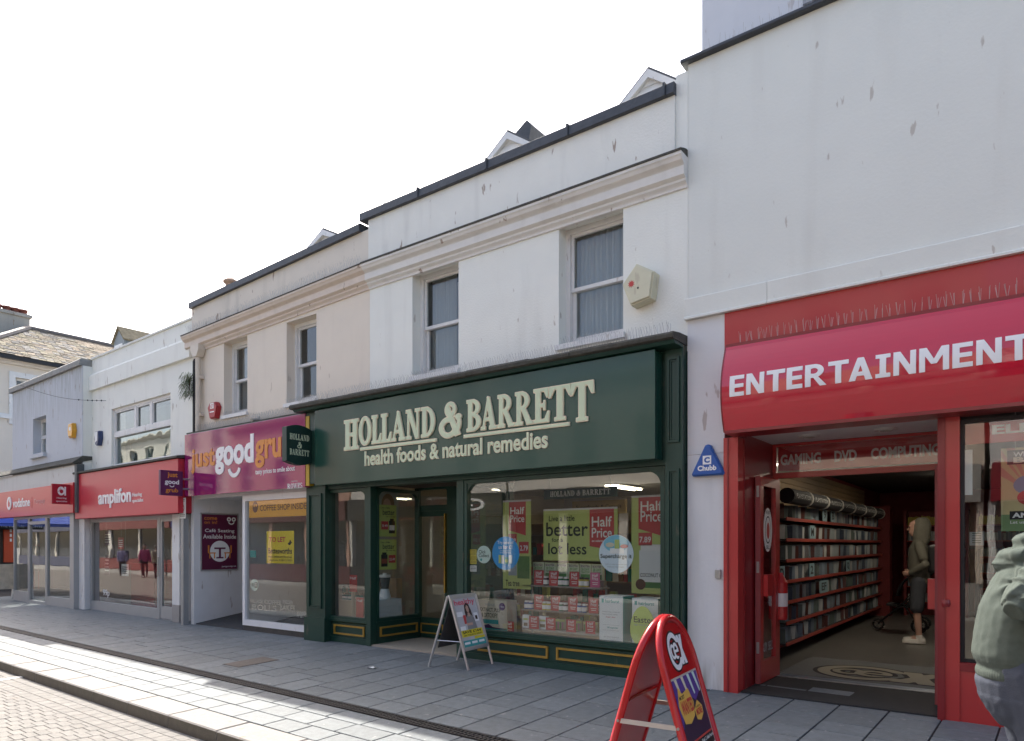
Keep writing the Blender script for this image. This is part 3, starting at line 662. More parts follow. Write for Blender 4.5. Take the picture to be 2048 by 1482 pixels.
shm = M('shelf_wood', (.3, .22, .14), .6, .1)
def gondola(x0, x1, y0, y1, label, seed):
    rng = random.Random(seed); t = thing('shelf_unit', ((x0 + x1) / 2, (y0 + y1) / 2, 0), label, 'shelf')
    b = MB(); b.box(x0, x1, y1 - .02, y1, .0041, 1.9)
    for z in (.1, .5, .9, 1.3, 1.7): b.box(x0, x1, y0, y1 - .021, z - .025, z)
    b.build('frame', shm, t)
    for z in (.1, .5, .9, 1.3):
        gx = x0 + .03; g = {}
        while gx < x1 - .12:
            w_ = rng.uniform(.06, .12); c = rng.choice(('lime_print', 'white_print', 'amber_jar', 'teal_box', 'red_card')); g.setdefault(c, MB()).box(gx, gx + w_, y0 + .03, y0 + .14, z + .001, z + rng.uniform(.13, .26)); gx += w_ + .012
        for c, mb in g.items(): tag(mb.build('stocked_goods', MATS[c], t), None, kind='stuff')
M('amber_jar', (.2, .09, .02), .3, .1); M('teal_box', (.03, .25, .22), .5, .1)
gondola(-6.4, -4.9, 3.0, 3.4, 'stocked wooden shelf unit deep inside the green shop, centre', 1)
gondola(-4.7, -3.2, 3.4, 3.8, 'stocked wooden shelf unit deep inside the green shop, right side', 2)
gondola(-8.9, -7.4, 4.0, 4.4, 'stocked wooden shelf unit seen behind the shop door', 3)
for x0, x1, s in ((-6.2, -5.2, 'Superfoods & Cereals'), (-5.0, -4.0, 'Supplements')):
    t = thing('aisle_sign', (x0, 2.95, 2.0), 'ochre aisle board inside the green shop reading ' + s.split()[0].lower(), 'sign')
    MB().box(x0, x1, 2.95, 2.98, 2.0, 2.22).build('board', M('ochre_board', (.4, .27, .1), .6, .1), t); text(s, FACE(2.95), x0 + .08, x1 - .08, 2.07, 2.15, M('brown_ink', (.08, .05, .02), .6, 0), t)
# ================================================================== what stands and hangs in the green shop's windows
ink = M('dark_ink', (.025, .035, .02), .6, 0); teal = M('teal_print', (.05, .33, .31), .5, .05); skyb = M('sticker_blue', (.02, .28, .62), .4, .03)
pale = M('pale_sticker', (.55, .68, .62), .5, .03); whitebox = M('white_carton', (.75, .78, .77), .5, .03); greyprint = M('grey_print', (.35, .38, .38), .6, 0)
yellowm = M('yellow_print', (.75, .6, .06), .5, .03); kraft = M('cream_carton', (.62, .56, .42), .6, .06); purple = M('purple_print', (.12, .05, .16), .5, .05)
GY = .036 + .012                                              # just inside the front glass
def ppx(px0, py0, px1, py1, y):                              # pixel box on a facade plane -> u0,u1,v0,v1
    xm = (px0 + px1) / 2; return XX(px0, y), XX(px1, y), ZZ(xm, py1, y), ZZ(xm, py0, y)
def banner(px0, py0, px1, py1, y, label, items, body=limem, name='poster', cat='poster', clip=None):
    u0, u1, v0, v1 = ppx(px0, py0, px1, py1, y)
    t = thing(name, ((u0 + u1) / 2, y, v0), label, cat); F = FACE(y)
    plate('sheet', F, u0, u1, v0, v1, body, t, -.003, .003)
    W, H = u1 - u0, v1 - v0
    for it in items:
        k, a, b, c, d, m, s = it
        q = (u0 + W * a, u0 + W * b, v0 + H * c, v0 + H * d)
        if k == 'r': plate('print', F, *q, m, t, .0006, .0008)
        elif k == 'p': plate('print', F, 0, 0, 0, 0, m, t, .0006, .0008, poly=[(u0 + W * x, v0 + H * z) for x, z in s])
        elif k == 'e': plate('print', F, 0, 0, 0, 0, m, t, .0008, .0008, poly=ell((q[0] + q[1]) / 2, (q[2] + q[3]) / 2, (q[1] - q[0]) / 2, (q[3] - q[2]) / 2))
        else: text(s, F, *q, m, t, .003, bold=.012)
    return t
tagp = [(.2, .1), (.8, 0)]
board_mat = M('board_green', (.02, .055, .04), .5, .05)
t = banner(1088, 976, 1235, 996, 1.0, 'dark green board with small white serif capitals hung inside the right window', [], board_mat, 'hanging_board', 'sign')
u0, u1, v0, v1 = ppx(1088, 976, 1235, 996, 1.0); W = u1 - u0; H = v1 - v0
serif_word('HOLLAND & BARRETT', FACE(1.0), u0 + W * .09, u1 - W * .09, v0 + H * .25, v1 - H * .2, whitem, t, n=18)
MB().tube([(u0 + .1, 1.0, v1), (u0 + .1, 1.0, 2.62)], .003, 4).build('wire', greyprint, t); MB().tube([(u1 - .1, 1.0, v1), (u1 - .1, 1.0, 2.62)], .003, 4).build('wire', greyprint, t)
banner(1087, 1016, 1235, 1122, .8, 'wide lime green banner reading live a little better, half price', [
    ('r', 0, 1, .965, 1, M('banner_rail', (.6, .6, .6), .4, 0), None), ('p', 0, 0, 0, 0, redm, [(.64, .28), (.96, .2), (.955, .97), (.64, .97)]),
    ('t', .08, .44, .76, .87, ink, 'Live a little'), ('t', .04, .62, .47, .74, ink, 'better'), ('t', .12, .28, .36, .44, ink, 'for a'), ('t', .07, .6, .12, .34, ink, 'lot less'),
    ('t', .67, .93, .64, .83, whitem, 'Half'), ('t', .67, .93, .44, .62, whitem, 'Price'), ('t', .67, .93, .36, .4, whitem, 'on selected items')])
banner(1006, 1000, 1062, 1178, .75, 'tall narrow lime banner with red half price flag at left of the display', [
    ('r', 0, 1, .98, 1, MATS['banner_rail'], None), ('p', 0, 0, 0, 0, redm, [(.22, .66), (.82, .6), (.82, .98), (.22, .98)]), ('t', .27, .77, .84, .92, whitem, 'Half'), ('t', .27, .77, .75, .83, whitem, 'Price'),
    ('r', .2, .5, .5, .62, redm, None), ('r', .58, .92, .4, .53, redm, None), ('t', .62, .89, .43, .49, whitem, '2.79'), ('t', .23, .47, .53, .57, whitem, '1.99'), ('r', .52, .95, .12, .37, M('leaf_box', (.12, .22, .06), .6, .3, 30), None), ('r', .2, .5, .15, .3, greyprint, None), ('t', .1, .6, .03, .1, ink, 'Tea tree')])
banner(1263, 990, 1335, 1188, .7, 'tall lime banner with a white jar at right end of the window', [
    ('r', 0, 1, .98, 1, MATS['banner_rail'], None), ('p', 0, 0, 0, 0, redm, [(.2, .66), (.9, .58), (.9, .98), (.2, .98)]), ('t', .26, .86, .84, .94, whitem, 'Half'), ('t', .26, .86, .73, .84, whitem, 'Price'), ('r', .2, .58, .49, .62, redm, None), ('t', .23, .55, .52, .58, whitem, '7.89'),
    ('r', .22, .96, .12, .44, whitebox, None), ('r', .26, .92, .44, .5, whitem, None), ('t', .25, .93, .17, .21, ink, 'COCONUT OIL'), ('r', .22, .96, .06, .12, M('leaf_green', (.06, .2, .04), .6, .1), None), ('e', .12, .4, .04, .15, M('coconut', (.1, .05, .02), .8, .2), None)])
def sticker(px, py, rx, ry, mat, label, items, y=GY):
    u, v = XX(px, y), ZZ(px, py, y); ru = (XX(px + rx, y) - XX(px - rx, y)) / 2; rv = ZZ(px, py - ry, y) - v
    t = thing('window_sticker', (u, y, v - rv), label, 'sticker', 'round stickers on the right shop window'); F = FACE(y)
    plate('disc', F, 0, 0, 0, 0, mat, t, -.001, .001, poly=ell(u, v, ru, rv, 44))
    for ii, (k, a, b, c, d, m, s) in enumerate(items):
        q = (u + ru * a, u + ru * b, v + rv * c, v + rv * d); of = .0003 + .0008 * ii
        if k == 'r': plate('print', F, *q, m, t, of, .0005)
        elif k == 'e': plate('print', F, 0, 0, 0, 0, m, t, of, .0005, poly=ell((q[0] + q[1]) / 2, (q[2] + q[3]) / 2, (q[1] - q[0]) / 2, (q[3] - q[2]) / 2))
        else: text(s, F, *q, m, t, of + .001, bold=.01)
sticker(967.5, 1109, 14, 17.5, pale, 'small pale green round sticker reading click collect', [('t', -.7, .3, .12, .5, ink, 'Click'), ('t', -.7, .75, -.3, .08, ink, 'Collect'), ('e', -.5, -.2, -.75, -.45, teal, None)])
sticker(1011, 1106.5, 27, 33.5, skyb, 'bright blue round sticker reading try one of us', [('t', -.6, .6, .5, .74, whitem, 'Try one of'), ('t', -.5, .5, .25, .5, whitem, 'us for £1'), ('t', -.4, .4, .1, .18, whitem, 'when your feel are'), ('t', -.4, .4, 0, .07, whitem, 'born in whites'),
    ('r', -.5, -.32, -.6, -.1, limem, None), ('r', -.28, -.1, -.62, -.12, whitem, None), ('r', -.04, .22, -.64, -.22, teal, None), ('r', .27, .5, -.6, -.1, whitem, None), ('e', -.02, .2, -.55, -.35, limem, None)])
sticker(1232, 1108, 34.5, 38.5, M('sticker_pale_blue', (.62, .72, .78), .4, .03), 'large pale blue round sticker reading supercharge it', [('e', -.72, .72, .1, .97, M('sticker_cyan', (.2, .5, .62), .4, .05), None), ('r', -.35, .45, .02, .3, whitem, None), ('r', -.08, .2, .28, .75, limem, None), ('e', -.6, -.1, .35, .6, kraft, None), ('e', .25, .7, .3, .5, redm, None),
    ('t', -.9, .9, -.28, .0, ink, 'Supercharge it'), ('t', -.6, .62, -.58, -.5, greyprint, 'Ask our experts how you can'), ('t', -.5, .5, -.72, -.63, greyprint, 'make your food super.')])
for i, (py0, py1, m) in enumerate(((1099, 1109, yellowm), (1110, 1119, yellowm), (1120, 1128, yellowm), (1131, 1143, whitem))):
    u0, u1, v0, v1 = ppx(940, py0, 953, py1, GY)
    t = tag(plate('window_notice', FACE(GY), u0, u1, v0, v1, m, None, -.001, .001), ('topmost of three small yellow notices', 'middle one of three small yellow notices', 'lowest of three small yellow notices', 'small white notice below the yellow ones')[i] + ' on the door edge of the glass', 'notice', 'small notices by the door')
    for j in range(3): plate('print', FACE(GY), u0 + .01, u1 - .01, v0 + (v1 - v0) * (.2 + .25 * j), v0 + (v1 - v0) * (.3 + .25 * j), ink, t, .0004, .0004)
# brass pull standing just inside the right window
t = thing('brass_rod', (XX(939, .1), .1, .9), 'slim brass rod standing at left edge of the right shop window', 'rod'); MB().tube([(XX(937, .1), .1, .327), (XX(937, .1), .1, 2.0)], .014).build('rod', MATS['brass'], t); MB().tube([(XX(937, .1), .1, .326), (XX(937, .1), .1, .345)], .035, 12).build('foot', MATS['brass'], t)
# tiered display stand
st = thing('display_stand', (XX(1135, .6), .6, .326), 'tiered display stand with grey posts and glass shelves in window', 'display stand')
steel = M('dull_steel', (.4, .4, .39), .35, .1, 10, metal=.7)
TIER = [(.85, 1172), (.62, 1222), (.4, 1262)]
tz = []
for y, py in TIER:
    z = ZZ(1135, py, y); tz.append(z); a, b = XX(1052, y), XX(1212, y)
    MB().box(a, b, y - .1, y + .1, z - .02, z).build('shelf', M('stand_board', (.3, .27, .23), .5, .1), st)
for px in (1058, 1206):
    for y, zz in ((.85, tz[0] + .02), (.4, tz[2] - .001)): MB().tube([(XX(px, y), y + .085, .326), (XX(px, y), y + .085, zz)], .014).build('post', steel, st)
def pack(name, px0, py0, px1, py1, y, dep, mat, label, cat, group=None, prints=(), zbase=None):
    u0, u1, v0, v1 = ppx(px0, py0, px1, py1, y)
    if zbase is not None: v1 += zbase - v0; v0 = zbase
    t = thing(name, ((u0 + u1) / 2, y, v0), label, cat, group); MB().box(u0, u1, y, y + dep, v0 + .0005, v1).build('carton', mat, t, bevel=.003)
    W, H = u1 - u0, v1 - v0; F = FACE(y)
    for k, a, b, c, d, m, s in prints:
        q = (u0 + W * a, u0 + W * b, v0 + H * c, v0 + H * d)
        if k == 'r': plate('print', F, *q, m, t, .0003, .0006)
        else: text(s, F, *q, m, t, .0018, bold=.015)
    return t
ORD = ('leftmost', 'second from left', 'third from left', 'fourth from left', 'fifth from left', 'sixth from left')
C6 = lambda x: 920 + x * .3239
D6 = lambda y: 900 + y * .3239
teabox = M('tea_carton', (.62, .68, .5), .5, .05); teagreen = M('tea_green', (.1, .3, .08), .5, .05)
for i in range(6):
    x0 = 450 + i * 72.5
    pack('tea_box', C6(x0), D6(690), C6(x0 + 68), D6(790), .89, .06, teabox, f'pale green slimming tea carton, {ORD[i]} along the back shelf', 'box', 'tea cartons on the back shelf', [('t', .1, .9, .78, .92, purple, 'BOOTEA'), ('t', .12, .88, .58, .74, teagreen, '28 DAY'), ('t', .1, .9, .42, .55, teagreen, 'TEATOX'), ('r', .08, .92, .05, .36, teagreen, None)], tz[0] + .085)
MB().box(XX(1062, .89), XX(1209, .89), .885, .945, tz[0] + .0005, tz[0] + .0845).build('riser', MATS['stand_board'], st)
def card(cx, cy, w_, h_, y, mat, label, zb=None):
    u0, u1, v0, v1 = ppx(C6(cx - w_ / 2), D6(cy - h_ / 2), C6(cx + w_ / 2), D6(cy + h_ / 2), y)
    if zb is not None: v1 += zb - v0; v0 = zb
    t = thing('price_card', ((u0 + u1) / 2, y, v0), label, 'price card', 'half price cards in the window'); F = FACE(y)
    plate('card', F, u0, u1, v0, v1, mat, t, -.003, .003); plate('easel', F, (u0 + u1) / 2 - .01, (u0 + u1) / 2 + .01, v0, v0 + (v1 - v0) * .5, mat, t, -.03, .0265)
    W, H = u1 - u0, v1 - v0; text('Half', F, u0 + W * .2, u0 + W * .8, v0 + H * .7, v0 + H * .92, whitem, t, .0015); text('Price', F, u0 + W * .2, u0 + W * .8, v0 + H * .48, v0 + H * .7, whitem, t, .0015)
    plate('print', F, u0 + W * .2, u0 + W * .8, v0 + H * .3, v0 + H * .34, whitem, t, .0004, .0004); plate('print', F, u0 + W * .25, u0 + W * .75, v0 + H * .18, v0 + H * .22, whitem, t, .0004, .0004)
pinkc = M('pink_card', (.6, .12, .25), .45, .05)
for i, cx in enumerate((487, 580, 706, 834)): card(cx, 792, 60, 92, .79, (redm, redm, redm, pinkc)[i], ('red half price card leftmost on the top shelf', 'red half price card second on the top shelf', 'red half price card third on the top shelf', 'pink half price card at right end of the top shelf')[i], tz[0])
for i, cx in enumerate((487, 590, 697, 825)): card(cx, 932, 58, 92, .55, redm, ('leftmost', 'second', 'third', 'rightmost')[i] + ' red half price card on the middle display shelf', tz[1])
for i, (cx, cy) in enumerate(((303, 1092), (457, 1057), (560, 1070), (686, 1088), (805, 1100))): card(cx, cy, 60, 78, (.28 if i == 0 else .33), redm, ('red half price card by the cream juicer carton', 'leftmost red half price card on the lowest shelf', 'second red half price card on the lowest shelf', 'third red half price card on the lowest shelf', 'rightmost red half price card on the lowest shelf')[i], .326 if i == 0 else tz[2])
def jar(cx, w_, h_, y, zb, body, cap, label, grp):
    u0, u1 = XX(C6(cx - w_ / 2), y), XX(C6(cx + w_ / 2), y); r = (u1 - u0) / 2; u = (u0 + u1) / 2; hh = (ZZ(1100, 1089 - h_ * .3239, y) - 1.5)
    t = thing('jar', (u, y, zb), label, 'jar', grp)
    MB().lathe((u, y, zb + .001), [(r * .9, 0), (r, .004), (r, hh * .74), (r * .8, hh * .82)], 14).build('body', body, t, smooth=False); MB().lathe((u, y, zb + .001), [(r * .82, hh * .815), (r * .82, hh), (r * .75, hh * 1.01)], 14).build('lid', cap, t)
    MB().lathe((u, y, zb + .001), [(r * 1.012, hh * .15), (r * 1.012, hh * .62)], 14).build('jar_label', whitem, t)
bottleg = M('green_bottle', (.04, .16, .08), .25, .05); bott_y = M('yellow_bottle', (.5, .42, .05), .35, .05); bblue = M('blue_bottle', (.03, .09, .28), .3, .05); bdark = M('dark_bottle', (.03, .025, .03), .3, .05)
for i, (cx, m) in enumerate(((532, bdark), (622, bottleg), (655, bottleg), (750, bott_y), (781, bott_y))): jar(cx, 30, 56, .8, tz[0], m, (whitem, whitem, whitem, bdark, bdark)[i], ('dark jar', 'green jar', 'green jar right of another', 'yellow jar', 'yellow jar right of another')[i] + ' between half price cards on the top shelf', 'jars on the top shelf')
pouch = M('seed_pouch', (.05, .14, .09), .45, .15, 20)
for i, cx in enumerate((475, 530, 592, 648, 715, 772, 842)): pack('food_pouch', C6(cx - 25), D6(842), C6(cx + 25), D6(900), .66, .04, pouch if i % 2 == 0 else M('red_pouch', (.25, .05, .04), .5, .1), ('dark', 'red')[i % 2] + f' food pouch with white window, {nth(i + 1)} from left on middle shelf', 'pouch', 'food pouches on the middle shelf', [('r', .2, .8, .15, .55, whitem, None), ('r', .15, .85, .7, .85, whitem, None)], tz[1])
for i, (cx, m) in enumerate(((412, bblue), (438, bblue), (522, bott_y), (548, bott_y), (625, bottleg), (652, bdark), (738, bblue), (768, bblue))): jar(cx, 26, 52, .55, tz[1] if cx > 430 else tz[1], m, whitem, ('blue', 'blue', 'yellow', 'yellow', 'green', 'dark', 'blue', 'blue')[i] + ' supplement jar, ' + nth(i + 1) + ' from left in the row before the pouches', 'jars on the middle shelf')
for i in range(4):
    pack('snack_carton', C6(460 + i * 100), D6(985), C6(552 + i * 100), D6(1050), .46, .05, M('snack_carton', (.4, .38, .24), .6, .1), f'low striped snack carton, {ORD[i]} above the lowest shelf', 'box', 'snack cartons', [('r', .05 + .14 * j, .14 + .14 * j, .1, .7, M('carton_pink', (.5, .2, .3), .5, .05) if j % 2 else teagreen, None) for j in range(6)] + [('r', .05, .95, .78, .95, limem, None)], tz[2])
for i, (cx, w_) in enumerate(((405, 40), (510, 52))): pack('powder_pouch', C6(cx - w_ / 2), D6(1015), C6(cx + w_ / 2), D6(1095), .36, .05, whitebox, ('narrow', 'wider')[i] + ' white powder pouch at left of the lowest shelf', 'pouch', None, [('r', .2, .8, .15, .4, M('pouch_brown', (.2, .15, .08), .6, .1), None), ('r', .15, .85, .6, .75, limem, None)], tz[2])
for i, (a, b, y) in enumerate(((860, 1005, .16), (1062, 1222, .22))):
    t = pack('hair_carton', C6(a), D6(905), C6(b), D6(1210), y, .28, whitebox, ('tall white display carton with teal logo in front of the shelves', 'tall white display carton behind the lime egg sign')[i], 'box', 'tall white cartons', [('t', .26, .86, .86, .93, teal, 'hairburst'), ('r', .1, .2, .86, .94, teal, None), ('t', .14, .88, .66, .69, greyprint, 'Promotes longer, stronger hair'), ('t', .14, .8, .61, .64, greyprint, 'helps maintain healthy'), ('t', .3, .7, .56, .585, redm, 'hair for'), ('r', .15, .85, .41, .415, greyprint, None), ('r', .15, .85, .3, .305, greyprint, None), ('t', .35, .8, .335, .38, teal, '60 capsules'), ('t', .2, .85, .16, .18, greyprint, '60 DAY SUPPLY')], .326)
    u1 = XX(C6(b), y); z1 = ZZ(C6((a + b) / 2), D6(905), y) - ZZ(C6((a + b) / 2), D6(1210), y) + .326
    MB().box(u1 + .0005, u1 + .004, y + .004, y + .276, .33, z1 - .004).build('side_print', teal, t)
t = thing('egg_sign', (XX(C6(1130), .1), .1, .5), 'lime green egg-shaped card lettered for Easter', 'sign'); u, v = XX(C6(1128), .1), ZZ(C6(1128), D6(1090), .1); rv = ZZ(1280, D6(965), .1) - ZZ(1280, D6(1090), .1)
plate('card', FACE(.1), 0, 0, 0, 0, M('egg_lime', (.5, .62, .14), .5, .05), t, -.004, .004, poly=[(u + .155 * math.cos(a) * (1 - .16 * math.sin(a)), v + rv * math.sin(a)) for a in [2 * math.pi * i / 40 for i in range(40)]])
text('Easter', FACE(.1), u - .11, u + .14, v + rv * .18, v + rv * .48, ink, t, .002); text('eggs you have to', FACE(.1), u - .11, u + .12, v + rv * .02, v + rv * .12, greyprint, t, .002); MB().box(u - .06, u + .06, .101, .16, .326, v - rv * .8).build('stand', kraft, t)
t = pack('juicer_carton', C6(105), D6(922), C6(290), D6(1122), .26, .22, kraft, 'cream carton reading extract, pulp and detoxify', 'box', None, [('t', .28, .6, .82, .89, greyprint, 'FRIDGE'), ('t', .12, .8, .62, .76, ink, 'EXTRACT, PULP'), ('t', .16, .7, .46, .6, ink, '& DETOXIFY'), ('r', .2, .72, .27, .4, teal, None), ('r', 0, 1, .001, .16, teal, None)], .326)
u0, u1, v0, v1 = ppx(C6(105), D6(922), C6(290), D6(1122), .26); v1 = v1 - v0 + .326; W = u1 - u0; H = v1 - .326
plate('print', FACE(.26), 0, 0, 0, 0, purple, t, .0012, .0006, poly=[(u0 + W * x, .326 + H * z) for x, z in ((.02, .14), (.02, .34), (.2, .2), (.4, .26), (.6, .13), (.98, .12), (.98, .14))]); plate('print', FACE(.26), 0, 0, 0, 0, purple, t, .0004, .0006, poly=ell(u0 + W * .84, .326 + H * .82, W * .1, W * .1))
text('1 litre', FACE(.26), u0 + W * .77, u0 + W * .91, .326 + H * .79, .326 + H * .85, whitem, t, .0022)
# left window and return window
for i, (cx, cy) in enumerate(((666, 1140), (676, 1140), (688, 1140), (670, 1160), (680, 1160), (690, 1160), (712, 1148), (720, 1148), (712, 1165), (722, 1165))):
    pass
C5 = lambda x: 600 + x * .3373
tz2 = .326
for i in range(8):
    px = 672 + i * 7.2; y = .5
    u = XX(px, y); up = i % 2
    t = thing('jar', (u, y, .55), f'teal labelled jar, {nth(i + 1)} from the pilaster in the left window row', 'jar', 'teal jars in the left window')
    for lv in range(1):
        MB().lathe((u, y, .601), [(.034, 0), (.036, .004), (.036, .075), (.03, .085)], 12).build('body', MATS['teal_box'], t); MB().lathe((u, y, .601), [(.03, .084), (.03, .11)], 12).build('lid', blackm, t); MB().lathe((u, y, .601), [(.0365, .02), (.0365, .055)], 12).build('jar_label', whitem, t)
st2 = thing('display_block', (XX(697, .5), .5, .326), 'low cream display block under the teal jars', 'block'); MB().box(XX(666, .5), XX(729, .5), .4, .6, .327, .6).build('block', kraft, st2); MB().box(XX(666, .5) - .01, XX(729, .5) + .01, .39, .61, .6, .6005).build('top', whitem, st2)
for i, px in enumerate((676, 690, 704)):
    u = XX(px, .53); t = thing('jar', (u, .53, .71), ('teal jar on top of the row, nearest pilaster', 'middle teal jar stacked on the row', 'teal jar on top of the row, nearest the corner post')[i], 'jar', 'teal jars in the left window'); 
    MB().lathe((u, .5, .7115), [(.034, 0), (.036, .004), (.036, .075), (.03, .085)], 12).build('body', MATS['teal_box'], t); MB().lathe((u, .5, .7115), [(.03, .084), (.03, .11)], 12).build('lid', blackm, t)
for i, (px, py) in enumerate(((699, 1150), (712, 1195))):
    u0, u1, v0, v1 = ppx(px, py, px + 15, py + 34, .3); t = thing('price_card', (u0, .3, v0), ('upper', 'lower')[i] + ' red half price card in the left window', 'price card', 'half price cards in the window'); plate('card', FACE(.3), u0, u1, .327 if i else v0, v1, redm, t, -.003, .003); text('Half', FACE(.3), u0 + .02, u1 - .02, v1 - .07, v1 - .03, whitem, t, .0015); MB().box(u0 + .04, u0 + .06, .304, .37, .327, v0 + .02).build('stand', kraft, t)
for i, (py0, py1) in enumerate(((1010, 1073), (1079, 1139))):
    xq = LX - .075; a = PS(758, (py0 + py1) / 2, xq); b = PS(793, (py0 + py1) / 2, xq); z0 = PS(775, py1, xq).z; z1 = PS(775, py0, xq).z; F = SIDE(xq); u0, u1 = a.y, b.y; W = u1 - u0; H = z1 - z0
    t = thing('poster', (xq, (u0 + u1) / 2, z0), ('upper', 'lower')[i] + ' lime poster with a dark bottle in the doorway side window', 'poster'); plate('sheet', F, u0, u1, z0, z1, limem, t, -.003, .003)
    text('Live a little', F, u0 + W * .1, u0 + W * .6, z0 + H * .88, z0 + H * .94, ink, t); text('better', F, u0 + W * .2, u0 + W * .88, z0 + H * .68, z0 + H * .86, ink, t); text('for a lot less', F, u0 + W * .4, u0 + W * .92, z0 + H * .61, z0 + H * .66, ink, t)
    s = 1 - i; plate('print', F, u0 + W * (.12 if s else .54), u0 + W * (.52 if s else .94), z0 + H * .22, z0 + H * .48, redm, t, .0006, .0006); text(('8.49', '22.49')[i], F, u0 + W * (.18 if s else .58), u0 + W * (.48 if s else .9), z0 + H * .3, z0 + H * .38, whitem, t)
    plate('print', F, u0 + W * (.56 if s else .12), u0 + W * (.9 if s else .48), z0 + H * .1, z0 + H * .5, blackm, t, .0006, .0006); plate('print', F, u0 + W * (.62 if s else .18), u0 + W * (.84 if s else .42), z0 + H * .5, z0 + H * .57, blackm, t, .0006, .0006); plate('print', F, u0 + W * (.58 if s else .14), u0 + W * (.88 if s else .46), z0 + H * .2, z0 + H * .36, whitem if s else M('brick_red', (.3, .08, .05), .5, .1), t, .0013, .0005)
xq = LX - .12; a = PS(754, 1000, xq); b = PS(797, 1000, xq); F = SIDE(xq); t = thing('poster', (xq, a.y, 2.0), 'portrait poster of a fair-haired head behind the lime posters', 'poster')
z0 = PS(775, 1060, xq).z; z1 = PS(775, 984, xq).z; plate('sheet', F, a.y, b.y, z0, z1, M('poster_grey', (.36, .38, .36), .6, .1), t, -.003, .003); mid = (a.y + b.y) / 2; w_ = b.y - a.y
plate('print', F, 0, 0, 0, 0, M('fair_hair', (.25, .16, .09), .7, .2, 20), t, .0004, .0004, poly=ell(mid, z1 - w_ * .42, w_ * .3, w_ * .36)); plate('print', F, 0, 0, 0, 0, M('print_skin', (.5, .33, .25), .7, .05), t, .001, .0004, poly=ell(mid - .02, z1 - w_ * .5, w_ * .19, w_ * .28))
# white carton stack in return window
for i in range(3):
    xa, xb = LX - .5, LX - .22; ya = .35; t = tag(MB().box(xa + .02 * i, xb - .01 * i, ya, ya + .5, .327 + i * .105, .43 + i * .105).build('carton', whitebox, None, bevel=.004), ('lowest', 'middle', 'topmost')[i] + ' white carton stacked in the doorway side window', 'box', 'stacked white cartons')
t = tag(MB().box(LX - .75, LX - .4, .89, 1.02, .327, .95).build('brown_carton', tan, None, bevel=.004), 'plain brown carton at the back of the doorway side window', 'box')
t = thing('blender', (LX - .32, .6, .642), 'white countertop blender standing on the white cartons', 'blender'); MB().lathe((LX - .34, .58, .6425), [(.09, 0), (.1, .02), (.07, .14), (.06, .16)], 16).build('base', whitebox, t); MB().lathe((LX - .34, .58, .6425), [(.06, .161), (.085, .32), (.085, .34)], 16).build('jug', M('smoke_jug', (.1, .11, .11), .15, .05), t); MB().lathe((LX - .34, .58, .6425), [(.09, .341), (.09, .38), (.03, .385), (.03, .41)], 16).build('lid', whitebox, t)

# ---------------- things fixed to the upper wall
def alarm(name, px, py, poly, y, dep, mat, label, T=I4, prints=None):
    c = PL(px, py, y, T); t = thing(name, T @ Vector((c.x, y, c.z)), label, 'alarm box')
    b = MB(T); b.prism([(c.x + a * .92, c.z + d * .92) for a, d in poly], y - dep, y - dep + .02); b.prism([(c.x + a, c.z + d) for a, d in poly], y - dep + .0201, y - .001); b.build('housing', mat, t, bevel=.008)
    if prints: prints(t, c, FACE(y - dep, T))
    return t
ivory = M('aged_ivory', (.6, .58, .42), .5, .1, 8, dirt=.15)
pent = [(.24 * math.sin(R(72 * i - 8)) * .85, .24 * math.cos(R(72 * i - 8))) for i in range(5)]
def pr(t, c, F):
    plate('print', F, 0, 0, 0, 0, M('warn_red', (.5, .05, .04), .5, .1), t, .0005, .001, poly=[(c.x - .08 + (.045 if i % 2 else .024) * math.cos(i * math.pi / 10), c.z + .02 + (.045 if i % 2 else .024) * math.sin(i * math.pi / 10)) for i in range(20)]); plate('keyhole', F, 0, 0, 0, 0, blackm, t, .0005, .001, poly=ell(c.x, c.z - .04, .012, .012, 10))
alarm('alarm_box', 1289, 577, pent, 0, .16, ivory, 'ivory pentagon alarm box with red spot beside the right window', prints=pr)
spikes('bird_spikes', I4, -9.2, -3.0, -.28, 3.69, 'fine wire bird spikes along the mossy ledge over the green fascia')
spikes('bird_spikes', I4, -6.98, -6.2, -.02, 3.852, 'wire bird spikes on the sill of the left window above the green sign', h=.07)
spikes('bird_spikes', I4, -4.5, -3.75, -.02, 3.882, 'wire bird spikes on the sill of the right window above the green sign', h=.07)

# ---------------- snap-frame pavement board
alum = M('aluminium', (.55, .55, .55), .35, .08, 12, metal=.75)
def footat(px, py):
    z = -.02
    for _ in range(4):
        p = PG(px, py, z); z = kz((TK.inverted() @ p).y) + .001
    return PG(px, py, z)
F0, F1, B0, B1 = footat(937, 1341), footat(985, 1328), footat(858, 1333), footat(915, 1320)
ab = thing('magazine_board', (F0 + F1 + B0 + B1) / 4, 'aluminium A-frame pavement board with a health magazine poster', 'pavement board')
top0 = (F0 + B0) / 2; top1 = (F1 + B1) / 2
dep = (top0 - Vector((0, CAMY, CAMH))); fdep = -SN * dep.x + CS * dep.y; topz = CAMH - (1193 - HOR) / FPX * fdep
top0 = Vector((top0.x, top0.y, topz)); top1 = Vector((top1.x, top1.y, topz + .005))
def leg(a, b, r=.016, nm='leg'): MB().tube([a, b], r, 6).build(nm, alum, ab)
leg(F0, top0 + Vector((.012, 0, 0))); leg(F1, top1 + Vector((.012, 0, 0))); leg(B0, top0 - Vector((.012, 0, 0))); leg(B1, top1 - Vector((.012, 0, 0)))
MB().tube([top0, top1], .018, 8).build('hinge_bar', alum, ab)
MB().tube([F0.lerp(top0, .38), B0.lerp(top0, .38)], .006, 6).build('stay', alum, ab); MB().tube([F1.lerp(top1, .38), B1.lerp(top1, .38)], .006, 6).build('stay', alum, ab)
